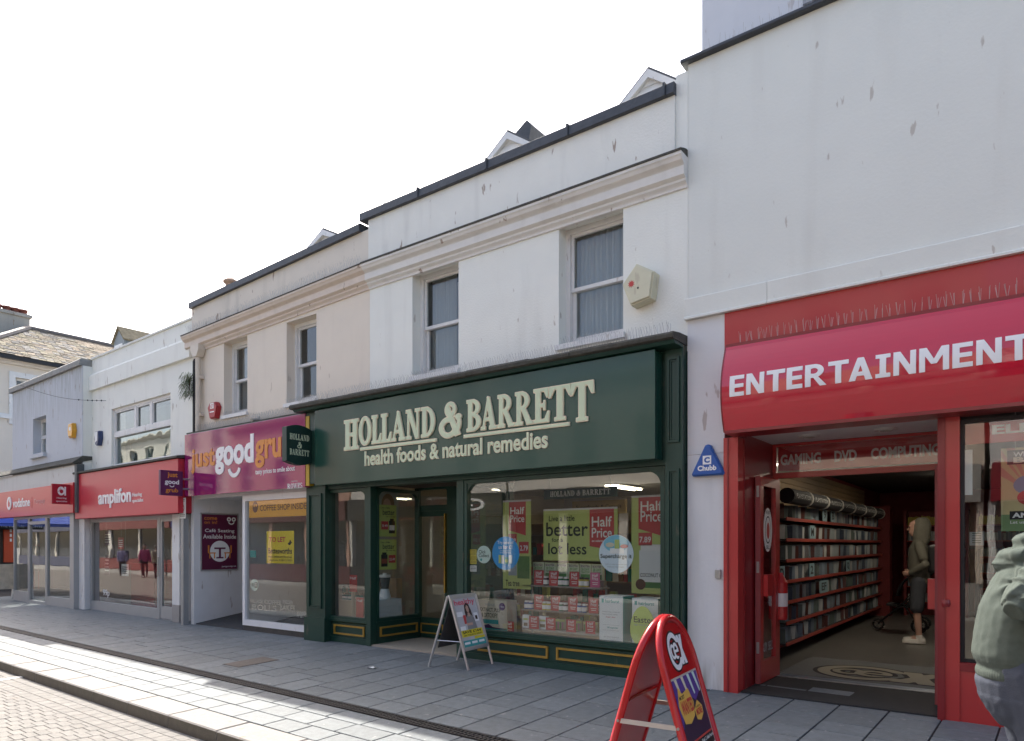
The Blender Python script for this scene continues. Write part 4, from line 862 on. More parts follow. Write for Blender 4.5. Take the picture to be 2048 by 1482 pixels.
u = (F1 - F0); uw = u.length; u.normalize(); v = ((top0 + top1) / 2 - (F0 + F1) / 2); v = (v - u * v.dot(u)); vl = v.length; v.normalize()
FP = FRAME(F0, u, v); zl, zh = vl * .27, vl * .985
plate('poster_back', FP, .0, uw, zl, zh, alum, ab, -.006, .016); f = MB(FP)
for q in ((0, uw, zl - .02, zl + .025), (0, uw, zh - .02, zh + .02), (-.012, .02, zl + .0255, zh - .0205), (uw - .02, uw + .012, zl + .0255, zh - .0205)): f.add(*(lambda x0, x1, y0, y1: ([(x0, y0, .0101), (x1, y0, .0101), (x1, y1, .0101), (x0, y1, .0101), (x0, y0, .022), (x1, y0, .022), (x1, y1, .022), (x0, y1, .022)], [(0, 3, 2, 1), (4, 5, 6, 7), (0, 1, 5, 4), (1, 2, 6, 5), (2, 3, 7, 6), (3, 0, 4, 7)]))(*q))
f.build('snap_frame', alum, ab)
pa, pb_, qa, qb = .02, uw - .02, zl + .025, zh - .02; W = pb_ - pa; H = qb - qa
def pp(a, b, c, d, m, off=.0125, poly=None): return plate('print', FP, pa + W * a, pa + W * b, qa + H * c, qa + H * d, m, ab, off, .0008, poly=[(pa + W * x, qa + H * z) for x, z in poly] if poly else None)
plate('poster', FP, pa, pb_, qa, qb, M('magazine_grey', (.5, .5, .5), .4, .15, 8), ab, .0102, .0015)
text('healthy', FP, pa + W * .05, pa + W * .95, qa + H * .82, qa + H * .97, M('masthead_red', (.6, .06, .1), .4, 0), ab, .0128, bold=.02)
hairb = M('brown_hair_print', (.045, .025, .018), .6, .2, 30); skinp = M('print_skin_tone', (.52, .33, .25), .6, .04); topg = M('print_grey_top', (.24, .24, .23), .7, .15, 20)
pp(0, 0, 0, 0, hairb, .013, [(.42, .5), (.4, .7), (.44, .84), (.54, .89), (.64, .85), (.69, .72), (.72, .5)]); pp(0, 0, 0, 0, skinp, .0142, [(.49, .72), (.48, .79), (.54, .84), (.6, .8), (.6, .72), (.55, .66)])
pp(0, 0, 0, 0, topg, .0142, [(.36, .34), (.38, .55), (.48, .64), (.62, .64), (.74, .56), (.78, .34), (.6, .28)]); pp(.5, .6, .6, .67, skinp, .0150); pp(.36, .62, .42, .47, skinp, .0150); pp(.28, .4, .46, .64, redm, .0132)
pp(.04, .3, .62, .72, whitem, .0128); pp(.05, .28, .34, .42, whitem, .0128); pp(.76, .94, .48, .66, whitem, .0128); pp(.8, .9, .52, .6, hairb, .0138)
pp(.03, .97, .2, .335, M('banner_yellow', (.72, .6, .03), .4, 0), .0160); text('SAVE £164', FP, pa + W * .08, pa + W * .9, qa + H * .265, qa + H * .325, blackm, ab, .0172, bold=.03); text("ON TODAY'S SHOP!", FP, pa + W * .1, pa + W * .9, qa + H * .212, qa + H * .25, blackm, ab, .0172, bold=.02)
pp(0, 1, 0, .13, teal, .0128); [pp(.06 + .32 * i, .3 + .32 * i, .05, .095, whitem, .0138) for i in range(3)]; pp(.55, 1, .135, .185, MATS['banner_yellow'], .0128)
plate('back_panel', FRAME(B1, -u, ((top0 + top1) / 2 - (B0 + B1) / 2)), .0, uw, zl, zh, M('board_back', (.06, .06, .06), .6, .1), ab, -.004, .008)
# litter
lp = footat(743, 1337); li = MB(); li.add([lp + Vector(q) for q in ((-.09, -.02, .004), (-.02, -.03, .02), (.04, -.01, .008), (.08, .0, .035), (.07, .03, .012), (0, .03, .022), (-.06, .02, .006))], [(0, 1, 5, 6), (1, 2, 4, 5), (2, 3, 4)])
tag(li.build('paper_scrap', whitem), 'crumpled white paper scrap lying on the grey pavement', 'litter')
# ================================================================== cream-pink building with the magenta bakery sign
PB = thing('pink_rendered_building', (-10.4, 0, 0), 'pale pink rendered two-storey building with a magenta shop sign', 'building')
px0, px1 = -12.85, -7.892
ph = [(-11.79, -11.05, 3.82, 5.165), (-9.92, -9.14, 3.81, 5.175)]
MB().wall(px0, px1, 3.45, 5.45, 0, .3, ph).build('wall', pink_render, PB)
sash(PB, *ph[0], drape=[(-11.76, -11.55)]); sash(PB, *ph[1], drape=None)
zl_, zr_ = -.155, 0.
MB().prism([(px0, 5.451), (px1, 5.451), (px1, 6.17), (px0, 5.98)], -.025, .3).build('parapet', pink_parapet, PB)
MB().run([(.34, 6.17), (-.085, 6.17), (-.085, 6.275), (-.06, 6.29), (.34, 6.29)], px0 - .02, -8.035, -.19, -.005).build('coping', lead, PB)
MB().run([(.0201, a[1]) if False else a for a in corniceprof(5.60)], px0 - .12, px1 - .001, zl_, zr_).build('cornice', moulding_pink, PB)
MB().run([(.0, 5.601), (-.188, 5.601), (-.188, 5.617), (-.03, 5.65), (0, 5.65)], px0 - .12, px1 - .002, zl_, zr_).build('cornice_flashing', moss, PB)
MB().box(px0 + .02, px1 - .01, .95, 5.5, 3.4, 5.5).build('rear_rooms', pink_render, PB)
dormer_at(PB, 618, 680, 650, 457, .9, .42)
a = PL(461, 556, 1.2); pot = MB(); pot.lathe((a.x, 1.2, a.z - .5), [(.1, 0), (.1, .36), (.15, .4), (.15, .43), (.06, .5)], 14); pot.build('chimney_cowl', M('clay_pot', (.32, .22, .16), .8, .15, 8), PB)
# ground floor: pier, entrance recess, window
white_up = M('white_upvc', (.74, .75, .76), .4, .04, 6, dirt=.1)
pier_w = M('white_pier', (.68, .69, .69), .6, .06, 5, dirt=.3)
MB().box(-12.848, XX(392), -.04, .25, -.12, 2.45).build('pier', pier_w, PB)
MB().box(px0, -9.275, .0, .12, 2.36, 3.449).build('fascia_backing', pier_w, PB)
ex = XX(392)
MB().box(ex - .1, ex - .001, .251, 1.0, -.12, 2.45).build('entrance_side_wall', pier_w, PB)
MB().box(ex, ex + .006, .02, .99, .12, .2).build('skirting', pier_w, PB)
MB().run([(0, -.06), (0, .004), (1.0, .14), (2.4, .16), (2.4, -.06)], ex, -11.1).build('entrance_ramp', M('dark_ramp', (.055, .055, .055), .8, .3, 12, bump=.4, bscale=60), PB)
MB().box(ex, -11.0, .13, 2.5, 2.38, 2.42).build('entrance_ceiling', pier_w, PB)
MB().box(ex - .1, -11.0, 1.6, 1.66, .1, 2.38).build('entrance_back', M('entrance_dark', (.1, .1, .1), .6, .1), PB)
MB().box(ex, ex + .05, 1.0, 1.06, .1, 2.38).build('door_frame', white_up, PB)
gx0, gx1 = XX(487), XX(622)
f = MB(); f.frame(gx0, gx1, -.02, .06, .085, 2.36, .075, .1, .1); gw = f.build('window', white_up, PB)
MB().box(gx0 + .07, gx1 - .07, .02, .026, .18, 2.27).build('pane', shopglass, gw)
MB().box(gx1 + .001, gx1 + .05, -.05, .1, -.1, 2.37).build('edge_trim', white_up, gw)
MB().box(gx0, gx1, .0, .06, -.12, .084).build('stall_riser', M('dark_plinth', (.07, .065, .06), .8, .3, 12), PB)
MB().box(gx0 - .02, gx0 - .001, .061, 1.6, .08, 2.37).build('window_return', white_up, PB)
ri = MB(); ri.add([(gx0 - .015, 5, 0), (gx1 + .2, 5, 0), (gx1 + .2, 5, 2.4), (gx0 - .015, 5, 2.4), (gx0 - .015, .1, 0), (gx1 + .2, .1, 0), (gx1 + .2, .1, 2.4), (gx0 - .015, .1, 2.4)], [(0, 1, 2, 3), (1, 5, 6, 2), (3, 2, 6, 7), (4, 5, 1, 0), (0, 3, 7, 4)]); ri.build('interior', M('empty_shop', (.3, .29, .27), .8, .1, 2), PB)
F2 = FACE(.027)
def wprint(t, s, a0, b0, a1, b1, m, y=.03, off=.002): u0, u1, v0, v1 = ppx(a0, b0, a1, b1, y); text(s, FACE(y), u0, u1, v0, v1, m, t, off, bold=.01)
amber = M('amber_film', (.72, .38, .02), .5, .04)
u0, u1, v0, v1 = ppx(498, 995, 616, 1033.5, .03); t = thing('window_film', ((u0 + u1) / 2, .03, v0), 'amber window film reading coffee shop inside', 'window film'); plate('film', FACE(.03), u0, u1, v0, v1, amber, t, -.002, .002)
wprint(t, 'COFFEE SHOP INSIDE', 520, 1008, 613, 1020, M('film_ink', (.08, .06, .03), .6, 0)); cx, cz = XX(510.5, .03), ZZ(510.5, 1014, .03)
plate('print', FACE(.03), 0, 0, 0, 0, MATS['film_ink'], t, .0006, .0006, poly=ell(cx, cz, .08, .1)); 
for k in (-.03, .03): plate('print', FACE(.03), 0, 0, 0, 0, amber, t, .0014, .0005, poly=ell(cx + k, cz + .025, .02, .025, 14))
u0, u1, v0, v1 = ppx(533, 1062, 588, 1127, .032); t = thing('to_let_sign', ((u0 + u1) / 2, .03, v0), 'yellow to let notice stuck on the empty shop window', 'notice'); plate('sheet', FACE(.032), u0, u1, v0, v1, M('let_yellow', (.72, .55, .03), .5, .03), t, -.003, .003)
W, H = u1 - u0, v1 - v0; q = FACE(.032); text('TO LET', q, u0 + W * .1, u0 + W * .7, v0 + H * .66, v0 + H * .82, MATS['warn_red'], t, .002, bold=.03); text('Bettesworths', q, u0 + W * .07, u0 + W * .93, v0 + H * .3, v0 + H * .48, blackm, t, .002, bold=.02); text('www.bettesworths.co.uk', q, u0 + W * .07, u0 + W * .93, v0 + H * .17, v0 + H * .25, blackm, t, .002); text('Telephone: 01803 212021', q, u0 + W * .07, u0 + W * .93, v0 + H * .06, v0 + H * .13, blackm, t, .002)
plate('print', q, 0, 0, 0, 0, blackm, t, .0006, .0006, poly=[(u0 + W * x, v0 + H * z) for x, z in ((.82, .56), (.78, .62), (.84, .66), (.86, .74), (.9, .68), (.93, .64), (.88, .58))])
etch = M('etched_print', (.42, .41, .38), .7, 0)
t = thing('window_lettering', ((gx0 + gx1) / 2, .03, .55), 'grey etched words low on the empty shop window', 'window lettering')
wprint(t, 'COFFEE', 529, 1200, 563, 1209, etch); wprint(t, 'VILLAGE', 500, 1199, 526, 1206, etch); wprint(t, 'FRESH', 566, 1200, 585, 1208, etch); wprint(t, 'ROLLS', 505, 1210, 553, 1221, etch); wprint(t, 'BAKES', 560, 1210, 590, 1222, etch); wprint(t, 'PASTIES', 594, 1222, 616, 1236, etch)
t = thing('wifi_sticker', (XX(509, .03), .03, .9), 'pale round wifi sticker on the empty shop window', 'sticker'); u, v = XX(509, .03), ZZ(509, 1170, .03); plate('disc', FACE(.03), 0, 0, 0, 0, pale, t, -.001, .001, poly=ell(u, v, .12, .1)); text('Wi', FACE(.03), u - .09, u - .01, v - .04, v + .04, ink, t, .002); plate('print', FACE(.03), u + .005, u + .095, v - .05, v + .05, ink, t, .0006, .0005); text('Fi', FACE(.03), u + .02, u + .08, v - .04, v + .04, whitem, t, .002)
u0, u1, v0, v1 = ppx(500, 1101, 512, 1115, .03); tag(plate('hours_card', FACE(.03), u0, u1, v0, v1, teal, None, -.001, .001), 'small teal opening card on the empty shop window', 'notice')
# poster on the entrance wall
xq = ex + .02; ya, yb = PS(401, 1080, xq).y, PS(476, 1080, xq).y; z0, z1 = PS(440, 1141, xq).z, PS(440, 1027, xq).z
t = thing('poster_case', (xq, (ya + yb) / 2, z0), 'maroon framed cafe seating poster on the white entrance wall', 'poster case'); F = SIDE(xq); maroon = M('maroon_print', (.11, .012, .045), .4, .05)
ya, yb = max(ya, .05), min(yb, .97)
plate('frame', F, ya, yb, z0, z1, alum, t, -.019, .025); W, H = yb - ya - .05, z1 - z0 - .05; ya += .025; z0 += .025
plate('poster', F, ya, ya + W, z0, z0 + H, maroon, t, .0062, .002); G_ = lambda a, b, c, d: (ya + W * a, ya + W * b, z0 + H * c, z0 + H * d)
om = M('orange_print', (.68, .25, .04), .5, .03)
text('come', F, *G_(.06, .42, .9, .95), om, t, .009); text('on in!', F, *G_(.06, .42, .83, .885), om, t, .009); text('Café Seating', F, *G_(.08, .92, .66, .74), whitem, t, .009); text('Available Inside', F, *G_(.03, .97, .56, .64), whitem, t, .009)
plate('print', F, 0, 0, 0, 0, whitem, t, .0086, .0006, poly=ell(ya + W * .5, z0 + H * .33, W * .28, W * .28 if W < H else H * .19))
for q in ((.34, .66, .37, .4), (.47, .53, .22, .37), (.4, .6, .2, .225)): plate('print', F, *G_(*q), maroon, t, .0095, .0005)
for k in (0, 1):
    s = lambda x: x if k == 0 else 1 - x
    for a, b, c, d in ((.16, .2, .3, .44), (.18, .38, .29, .31), (.2, .23, .2, .29), (.33, .36, .2, .29)): plate('print', F, *G_(min(s(a), s(b)), max(s(a), s(b)), c, d), om, t, .0105, .0005)
for k in (.76, .9): plate('print', F, 0, 0, 0, 0, whitem, t, .0086, .0006, poly=ell(ya + W * k, z0 + H * .92, W * .06, W * .06)); plate('print', F, 0, 0, 0, 0, maroon, t, .0095, .0005, poly=ell(ya + W * k, z0 + H * .92, W * .025, W * .025, 12))
def smile(F, cx, cy, rx, ry, th, mat, t, off, a0=200, a1=340, dep=.001):
    A = [R(a0 + (a1 - a0) * i / 14) for i in range(15)]; pts = [(cx + rx * math.cos(a), cy + ry * math.sin(a)) for a in A] + [(cx + (rx - th) * math.cos(a), cy + (ry - th) * math.sin(a)) for a in A[::-1]]
    plate('smile', F, 0, 0, 0, 0, mat, t, off, dep, poly=pts)
smile(F, ya + W * .83, z0 + H * .89, W * .1, W * .1, W * .03, whitem, t, .0086); text('justgoodgrub', F, *G_(.55, .97, .03, .065), whitem, t, .009)
# magenta fascia
mag = M('magenta_sign', (.25, .014, .12), .06, .03, 1.5, coat=1., bump=.03, bscale=1.1)
u0, u1 = XX(369, -.2), XX(610, -.2); v0, v1 = 2.40, 3.56
t = thing('bakery_fascia_sign', ((u0 + u1) / 2, -.15, v0), 'glossy magenta bakery fascia with orange and white rounded lettering', 'sign'); MB().box(u0, u1, -.2, -.001, v0, v1).build('panel', mag, t, bevel=.006)
MB().box(u1 + .002, u1 + .09, -.19, -.002, v0 + .02, v1 - .05).build('end_trim', M('mustard_edge', (.5, .33, .02), .5, .05), t)
MB().box(u0 + .05, u1, -.19, -.002, v1 + .001, v1 + .03).build('top_flashing', moss, t)
F = FACE(-.2)
def sp(s, a0, b0, a1, b1, m, bold=.045, dep=.008): 
    u0_, u1_ = XX(a0, -.2), XX(a1, -.2); xm = (a0 + a1) / 2; text(s, F, u0_, u1_, ZZ(xm, b1, -.2), ZZ(xm, b0, -.2), m, t, .001, dep, bold)
gw_ = M('sign_white', (.8, .8, .8), .35, .02)
sp('just', 383, 896, 430, 946, om, .025); sp('good', 431, 873, 508, 946, gw_, .04); sp('gru', 511, 877, 563, 934, om, .03); sp('b', 566, 860, 590, 912, om, .03)
smile(F, XX(469, -.2), ZZ(469, 932, -.2), (XX(482, -.2) - XX(456, -.2)) / 2, .2, .07, gw_, t, .001, 195, 345, .008)
sp('tasty prices to smile about', 511, 935, 590, 948, gw_, .012, .002); sp('Supplied by', 583, 961, 595, 964, gw_, 0, .001)
serif_word('ROWES', F, XX(575, -.2), XX(605, -.2), ZZ(590, 977, -.2), ZZ(590, 966.5, -.2), gw_, t, .002, .002, 18)
plate('apostrophe', F, XX(599, -.2), XX(600, -.2), ZZ(600, 970, -.2), ZZ(600, 966, -.2), gw_, t, .004, .002)
# its hanging sign
def square_hang(name, pxa, pxb, pya, pyb, x, mat, label, T=I4, th=.07):
    y0, y1 = PS(pxa, 1000, x).y, PS(pxb, 1000, x).y; pm = (pxa + pxb) / 2; z0, z1 = PS(pm, pyb, x).z, PS(pm, pya, x).z
    t = thing(name, (x, y1, z0), label, 'sign'); MB().box(x - th, x, y0, y1, z0, z1).build('panel', mat, t, bevel=.006)
    for k in (.3, .7): MB().tube([(x - th / 2, y1 - .01, z0 + (z1 - z0) * k), (x - th / 2, y1 + .3, z0 + (z1 - z0) * k)], .018).build('bracket', steel, t)
    return t, SIDE(x), y0, y1, z0, z1
t, F, y0, y1, z0, z1 = square_hang('hanging_sign', 321, 366, 941, 991, -12.62, M('plum_panel', (.1, .012, .075), .35, .05), 'square plum hanging sign with orange and white rounded words'); W, H = y1 - y0, z1 - z0
text('just', F, y0 + W * .3, y0 + W * .75, z0 + H * .68, z0 + H * .92, om, t, bold=.03); text('good', F, y0 + W * .18, y0 + W * .82, z0 + H * .4, z0 + H * .64, whitem, t, bold=.04); text('grub', F, y0 + W * .22, y0 + W * .78, z0 + H * .08, z0 + H * .3, om, t, bold=.03); smile(F, y0 + W * .5, z0 + H * .43, W * .12, H * .1, H * .035, whitem, t, .002)
# fixings
def prr(t, c, F):
    plate('print', F, c.x - .06, c.x + .06, c.z + .02, c.z + .12, whitem, t, .0005, .001); text('ADT', F, c.x - .05, c.x + .05, c.z + .03, c.z + .1, MATS['warn_red'], t, .0025); plate('print', F, c.x - .07, c.x + .07, c.z - .05, c.z - .03, whitem, t, .0005, .001)
alarm('alarm_box', 434, 821, [(-.09, .14), (.09, .14), (.16, .05), (.09, -.16), (-.09, -.16), (-.16, .05)], 0, .1, M('alarm_red', (.35, .015, .02), .35, .1), 'dark red hexagonal alarm box under the pink wall left window', prints=prr)
cc = PL(510, 834, -.08); t = thing('security_camera', (cc.x, 0, cc.z), 'tiny grey security camera above the magenta sign', 'camera'); MB().tube([(cc.x, -.02, cc.z - .04), (cc.x + .08, -.2, cc.z - .08)], .03, 10).build('body', steel, t); MB().box(cc.x - .03, cc.x + .03, -.03, -.001, cc.z - .06, cc.z + .02).build('mount', steel, t)
creamp = M('cream_pipe', (.62, .55, .45), .5, .1, 6)
dx_ = XX(396, -.09); t = thing('drainpipe', (dx_, -.09, 3.5), 'cream drainpipe with hopper head at the pink building corner', 'drainpipe'); MB().tube([(dx_, -.09, 3.55), (dx_, -.09, 5.02)], .045, 12).build('pipe', creamp, t)
MB().prism([(dx_ - .06, 5.0), (dx_ + .06, 5.0), (dx_ + .13, 5.12), (dx_ + .13, 5.22), (dx_ - .15, 5.22), (dx_ - .15, 5.12)], -.16, -.02).build('hopper', creamp, t)
for z in (3.9, 4.6): MB().box(dx_ - .07, dx_ + .07, -.1, -.001, z, z + .05).build('bracket', creamp, t)
dx2 = XX(386, -.1); t = thing('drainpipe', (dx2, -.06, 3.5), 'black iron drainpipe between the pink and the white building', 'drainpipe'); MB().tube([(dx2, -.07, 3.5), (dx2, -.07, 4.95)], .035, 10).build('pipe', blackm, t); MB().tube([(dx2, -.07, 4.95), (dx2, .02, 5.05)], .035, 10).build('bend', blackm, t)
# grass tuft growing at the pipe
gp = thing('wall_plant', (dx2, -.07, 4.55), 'green tuft of hanging grass growing out of the black drainpipe', 'plant'); gb = MB(); rg = random.Random(4)
for i in range(420):
    a = rg.uniform(0, 6.28); r = rg.random() ** .6 * .17; z = 4.32 + rg.random() * .42; x = dx2 - .06 + r * math.cos(a) * .8 - .03; y = -.14 + r * math.sin(a) * .7; dl = rg.uniform(.07, .17); q = rg.uniform(-.07, .02); w_ = .006
    gb.add([(x - w_, y, z), (x + w_, y, z), (x + q + w_ * .5, y - .03, z - dl * .6), (x + q * 1.6, y - .04, z - dl)], [(0, 1, 2, 3)])
tag(gb.build('leaves', M('grass_green', (.065, .11, .025), .6, .4, 12), gp), None, kind='stuff'); MB().tube([(dx2, -.08, 4.75), (dx2 - .06, -.13, 4.6), (dx2 - .08, -.14, 4.35)], [.02, .016, .006], 6).build('stem', M('stem_brown', (.09, .07, .04), .8, .2), gp)
spikes('bird_spikes', I4, -12.5, -9.4, -.1, 3.61, 'dense wire bird spikes along the top of the magenta sign', .03, .13)
spikes('bird_spikes', I4, -12.8, -8.0, -.12, 5.47, 'wire bird spikes standing on the pink building cornice', .04, .14, dz=.16)
spikes('bird_spikes', I4, -11.75, -11.1, -.02, 3.835, 'wire bird spikes on the pink building left window sill', h=.06); spikes('bird_spikes', I4, -9.88, -9.2, -.02, 3.825, 'wire bird spikes on the pink building right window sill', h=.06)
# ================================================================== white building with the red hearing shop (stands two degrees off)
T = TA
AB = thing('white_hearing_building', T @ Vector((-2.3, 0, 0)), 'white rendered building with a wide first floor window and red shop sign', 'building')
lx = lambda px, y=0.: XX(px, y, TA); lz = lambda px, py, y=0.: ZZ(px, py, y, TA)
ax0, ax1 = lx(184), -.01
wx0, wx1 = lx(223), lx(341); wz0, wz1 = lz(340, 915), lz(340, 785)
MB(T).wall(ax0, ax1, 3.05, 5.80, 0, .3, [(wx0, wx1, wz0, wz1)]).build('wall', white_render, AB)
zb0, zb1 = lz(190, 781), lz(190, 752)
MB(T).run([(-.001, zb0), (-.07, zb0), (-.07, zb1), (-.05, zb1 + .04), (-.001, zb1 + .06)], ax0, ax1).build('string_course', white_render, AB)
MB(T).run([(-.03, 5.801), (-.03, 5.84), (.1, 5.87), (.33, 5.84), (.33, 5.801)], ax0, ax1).build('coping', parapet_white, AB)
f = MB(T); zt_ = lz(340, 844); mx1, mx2 = lx(266), lx(297)
f.frame(wx0 + .001, wx1 - .001, .05, .15, wz0 + .001, wz1 - .001, .06); f.box(wx0 + .061, wx1 - .061, .04, .15, zt_ - .05, zt_ + .05)
f.box(mx1 - .045, mx1 + .045, .05, .15, zt_ + .051, wz1 - .062); f.box(mx2 - .045, mx2 + .045, .05, .15, zt_ + .051, wz1 - .062); aw = f.build('window', sash_white, AB)
for a, b in ((wx0 + .05, mx1 - .04), (mx1 + .04, mx2 - .04), (mx2 + .04, wx1 - .05)):
    MB(T).box(a, b, .09, .096, zt_ + .05, wz1 - .06).build('pane', pane, aw); g = MB(T); g.frame(a + .012, b - .012, .06, .085, zt_ + .052, wz1 - .063, .03); g.build('sash', sash_white, aw)
MB(T).box(wx0 + .055, wx1 - .055, .1, .106, wz0 + .055, zt_ - .045).build('pane', glass('frosted_pane', (.62, .74, .72), .2, .003), aw)
r = MB(T); r.box(wx0 - .2, wx1 + .2, 2.0, 2.05, wz0 - .2, wz1 + .2); r.box(wx0 - .2, wx1 + .2, .31, 2, wz1 + .15, wz1 + .2); r.build('room', M('pale_room', (.34, .33, .3), .9, .1), aw)
MB(T).box(wx0 + .03, wx1 - .03, .4, .42, wz0, zt_ - .1).build('blind', M('grey_blind', (.3, .33, .33), .8, .1), aw)
MB(T).box(ax0 + .01, ax1 - .05, .9, 6.0, 3.0, 5.6).build('rear_rooms', white_render, AB)
MB(T).run([(.34, 5.5), (3.3, 6.35), (6.5, 5.4), (6.5, 5.3), (.34, 5.3)], ax0 + .05, ax1 - .02).build('roof', slate, AB)
# dormer with window
y = 1.35; xa, xb = lx(228, y), lx(249, y); c = PL(233, 655, y, T); cx = (xa + xb) / 2; w_ = (xb - xa); zt2 = lz(233, 657, y); ze = lz(233, 683, y)
dm = MB(T); dm.prism([(cx - w_ / 2, 5.2), (cx + w_ / 2, 5.2), (cx + w_ / 2, ze), (cx, zt2 - .05), (cx - w_ / 2, ze)], y, y + 2.4); do = dm.build('dormer', M('dormer_grey', (.22, .25, .26), .6, .15, 6), AB)
rr = MB(T)
sl_ = (zt2 - ze) / (w_ / 2)
for k in (-1, 1): rr.prism([(cx + k * (w_ / 2 + .05), ze - .05 * sl_), (cx, zt2 - .02), (cx, zt2 + .03), (cx + k * (w_ / 2 + .08), ze - .05 * sl_ + .03)], y - .05, y + 2.5)
slate_moss = M('mossy_slate', (.2, .17, .11), .9, .6, 9, bump=.6, bscale=20, spec=.1)
rr.build('slates', slate_moss, do); MB(T).frame(cx - w_ * .36, cx + w_ * .36, y - .03, y - .001, 5.6, ze - .12, .07).build('window', sash_white, do); MB(T).box(cx - w_ * .3, cx + w_ * .3, y - .012, y - .006, 5.6, ze - .18).build('pane', pane, do)
# red fascia
ared = M('coral_red_panel', (.52, .025, .045), .42, .04, 2, coat=.1, bump=.01, bscale=1)
F = FACE(-.3, T); u0, u1 = lx(150, -.3), lx(356, -.3); v1 = lz(250, 933.5, -.3); v0 = lz(250, 1032, -.3)
t = thing('hearing_fascia_sign', T @ Vector(((u0 + u1) / 2, -.2, v0)), 'wide red fascia with raised white rounded hearing shop lettering', 'sign'); MB(T).box(u0, u1, -.3, -.001, v0, v1).build('panel', ared, t, bevel=.006)
def spx(s, a0, b0, a1, b1, m, F, y, t, bold=.05, dep=.015): xm = (a0 + a1) / 2; text(s, F, lx(a0, y), lx(a1, y), lz(xm, b1, y), lz(xm, b0, y), m, t, .001, dep, bold)
spx('amplifon', 198, 978, 263, 1015, gw_, F, -.3, t, .025); spx('Hearing', 265, 985, 284, 995, gw_, F, -.3, t, .012, .004); spx('specialist', 265, 997, 287, 1006, gw_, F, -.3, t, .012, .004)
MB(T).run([(0, v1 + .03), (-.33, v1 + .002), (-.35, v1 + .012), (-.34, v1 + .05), (0, v1 + .1)], u0 - .02, u1 + .04).build('ledge', moss, AB)
MB(T).box(ax0 + .01, ax1, .001, .28, 2.45, 3.049).build('fascia_backing', pier_w, AB)
MB(T).box(lx(357), ax1 + .02, -.25, -.001, v0, v1 - .05).build('fascia_end', M('dark_grey_paint', (.08, .09, .09), .6, .2), AB)
# shopfront
grey_al = M('grey_aluminium', (.36, .37, .37), .4, .06, 8, metal=.2); sh_t = lz(250, 1036)
MB(T).box(lx(161), lx(180), -.12, .2, -.1, v0).build('pier', pier_w, AB); MB(T).box(lx(349.5), lx(364), -.05, .2, -.1, v0).build('pier', pier_w, AB); MB(T).box(lx(349.5) - .001, lx(364) + .001, -.055, .1, -.1, .32).build('pier_base', M('grey_tile', (.3, .29, .28), .6, .1), AB)
sx0, sx1, sx2 = lx(181), lx(317), lx(349)
f = MB(T); f.frame(sx0, sx1 - .002, -.0, .08, -.06, v0, .06, .25, .08); sw = f.build('shop_window', grey_al, AB); MB(T).box(sx0 + .055, sx1 - .055, .04, .046, .185, v0 - .075).build('pane', shopglass, sw)
f = MB(T); f.frame(sx1, sx2, 0, .08, -.05, v0, .045, .04, .06); f.box(sx1 + .046, sx2 - .046, .001, .08, 2.05, 2.1); f.build('door_frame', grey_al, AB)
f = MB(T); f.frame(sx1 + .05, sx2 - .05, .01, .06, 0, 2.045, .07, .25, .08); dd = f.build('door', grey_al, AB); MB(T).box(sx1 + .115, sx2 - .115, .03, .036, .24, 1.97).build('pane', shopglass, dd); MB(T).tube([(sx1 + .09, -.05, .85), (sx1 + .09, -.05, 1.25)], .015).build('handle', steel, dd); MB(T).box(sx1 + .04, sx2 - .04, .03, .036, 2.1, v0 - .06).build('fanlight', shopglass, AB)
ri = MB(T); ri.add([(sx0 - .1, 5.5, 0), (sx2 + .2, 5.5, 0), (sx2 + .2, 5.5, 2.7), (sx0 - .1, 5.5, 2.7), (sx0 - .1, .21, 0), (sx2 + .2, .21, 0), (sx2 + .2, .21, 2.7), (sx0 - .1, .21, 2.7)], [(0, 1, 2, 3), (4, 0, 3, 7), (1, 5, 6, 2), (3, 2, 6, 7), (4, 5, 1, 0)]); ri.build('interior', M('hearing_room', (.24, .17, .15), .8, .1, 2), AB)
# inside: a red desk and posters
rdesk = M('desk_red', (.3, .02, .03), .4, .05); t = thing('reception_desk', T @ Vector((lx(285, .9), .9, 0)), 'dark red reception desk inside the hearing shop window', 'desk'); a, b = lx(262, .9), lx(309, .9); MB(T).box(a, b, .9, 1.5, .005, 1.0).build('body', rdesk, t); MB(T).box(a - .05, b + .05, .85, 1.55, 1.0, 1.05).build('worktop', rdesk, t)
for i, (a0, b0, a1, b1, m) in enumerate(((204, 1062, 222, 1091, purple), (236, 1075, 247, 1098, redm), (203, 1110, 219, 1150, MATS['maroon_print']), (243, 1128, 257, 1152, whitem))):
    yy = .35; q0, q1 = lx(a0, yy), lx(a1, yy); xm = (a0 + a1) / 2; zz0, zz1 = lz(xm, b1, yy), lz(xm, b0, yy)
    t = thing('window_poster', T @ Vector((q0, yy, zz0)), ('purple text poster high in the hearing shop window', 'small red poster in the middle of the hearing shop window', 'maroon text poster low in the hearing shop window', 'white leaflet in the hearing shop window')[i], 'poster'); plate('sheet', FACE(yy, T), q0, q1, zz0, zz1, m, t, -.003, .003)
    MB(T).tube([((q0 + q1) / 2, yy + .01, zz1), ((q0 + q1) / 2, yy + .01, 2.7)], .003, 4).build('wire', steel, t)
    for j in range(4): plate('print', FACE(yy, T), q0 + .03, q1 - .05, zz0 + (zz1 - zz0) * (.2 + .17 * j), zz0 + (zz1 - zz0) * (.27 + .17 * j), whitem if i != 3 else ink, t, .0006, .0006)
t = thing('window_lettering', T @ Vector((lx(210), .03, .6)), 'white 99p figures on the hearing shop glass', 'window lettering'); spx('99p', 206, 1179, 219, 1195, whitem, FACE(.038, T), .038, t, .01, .001)
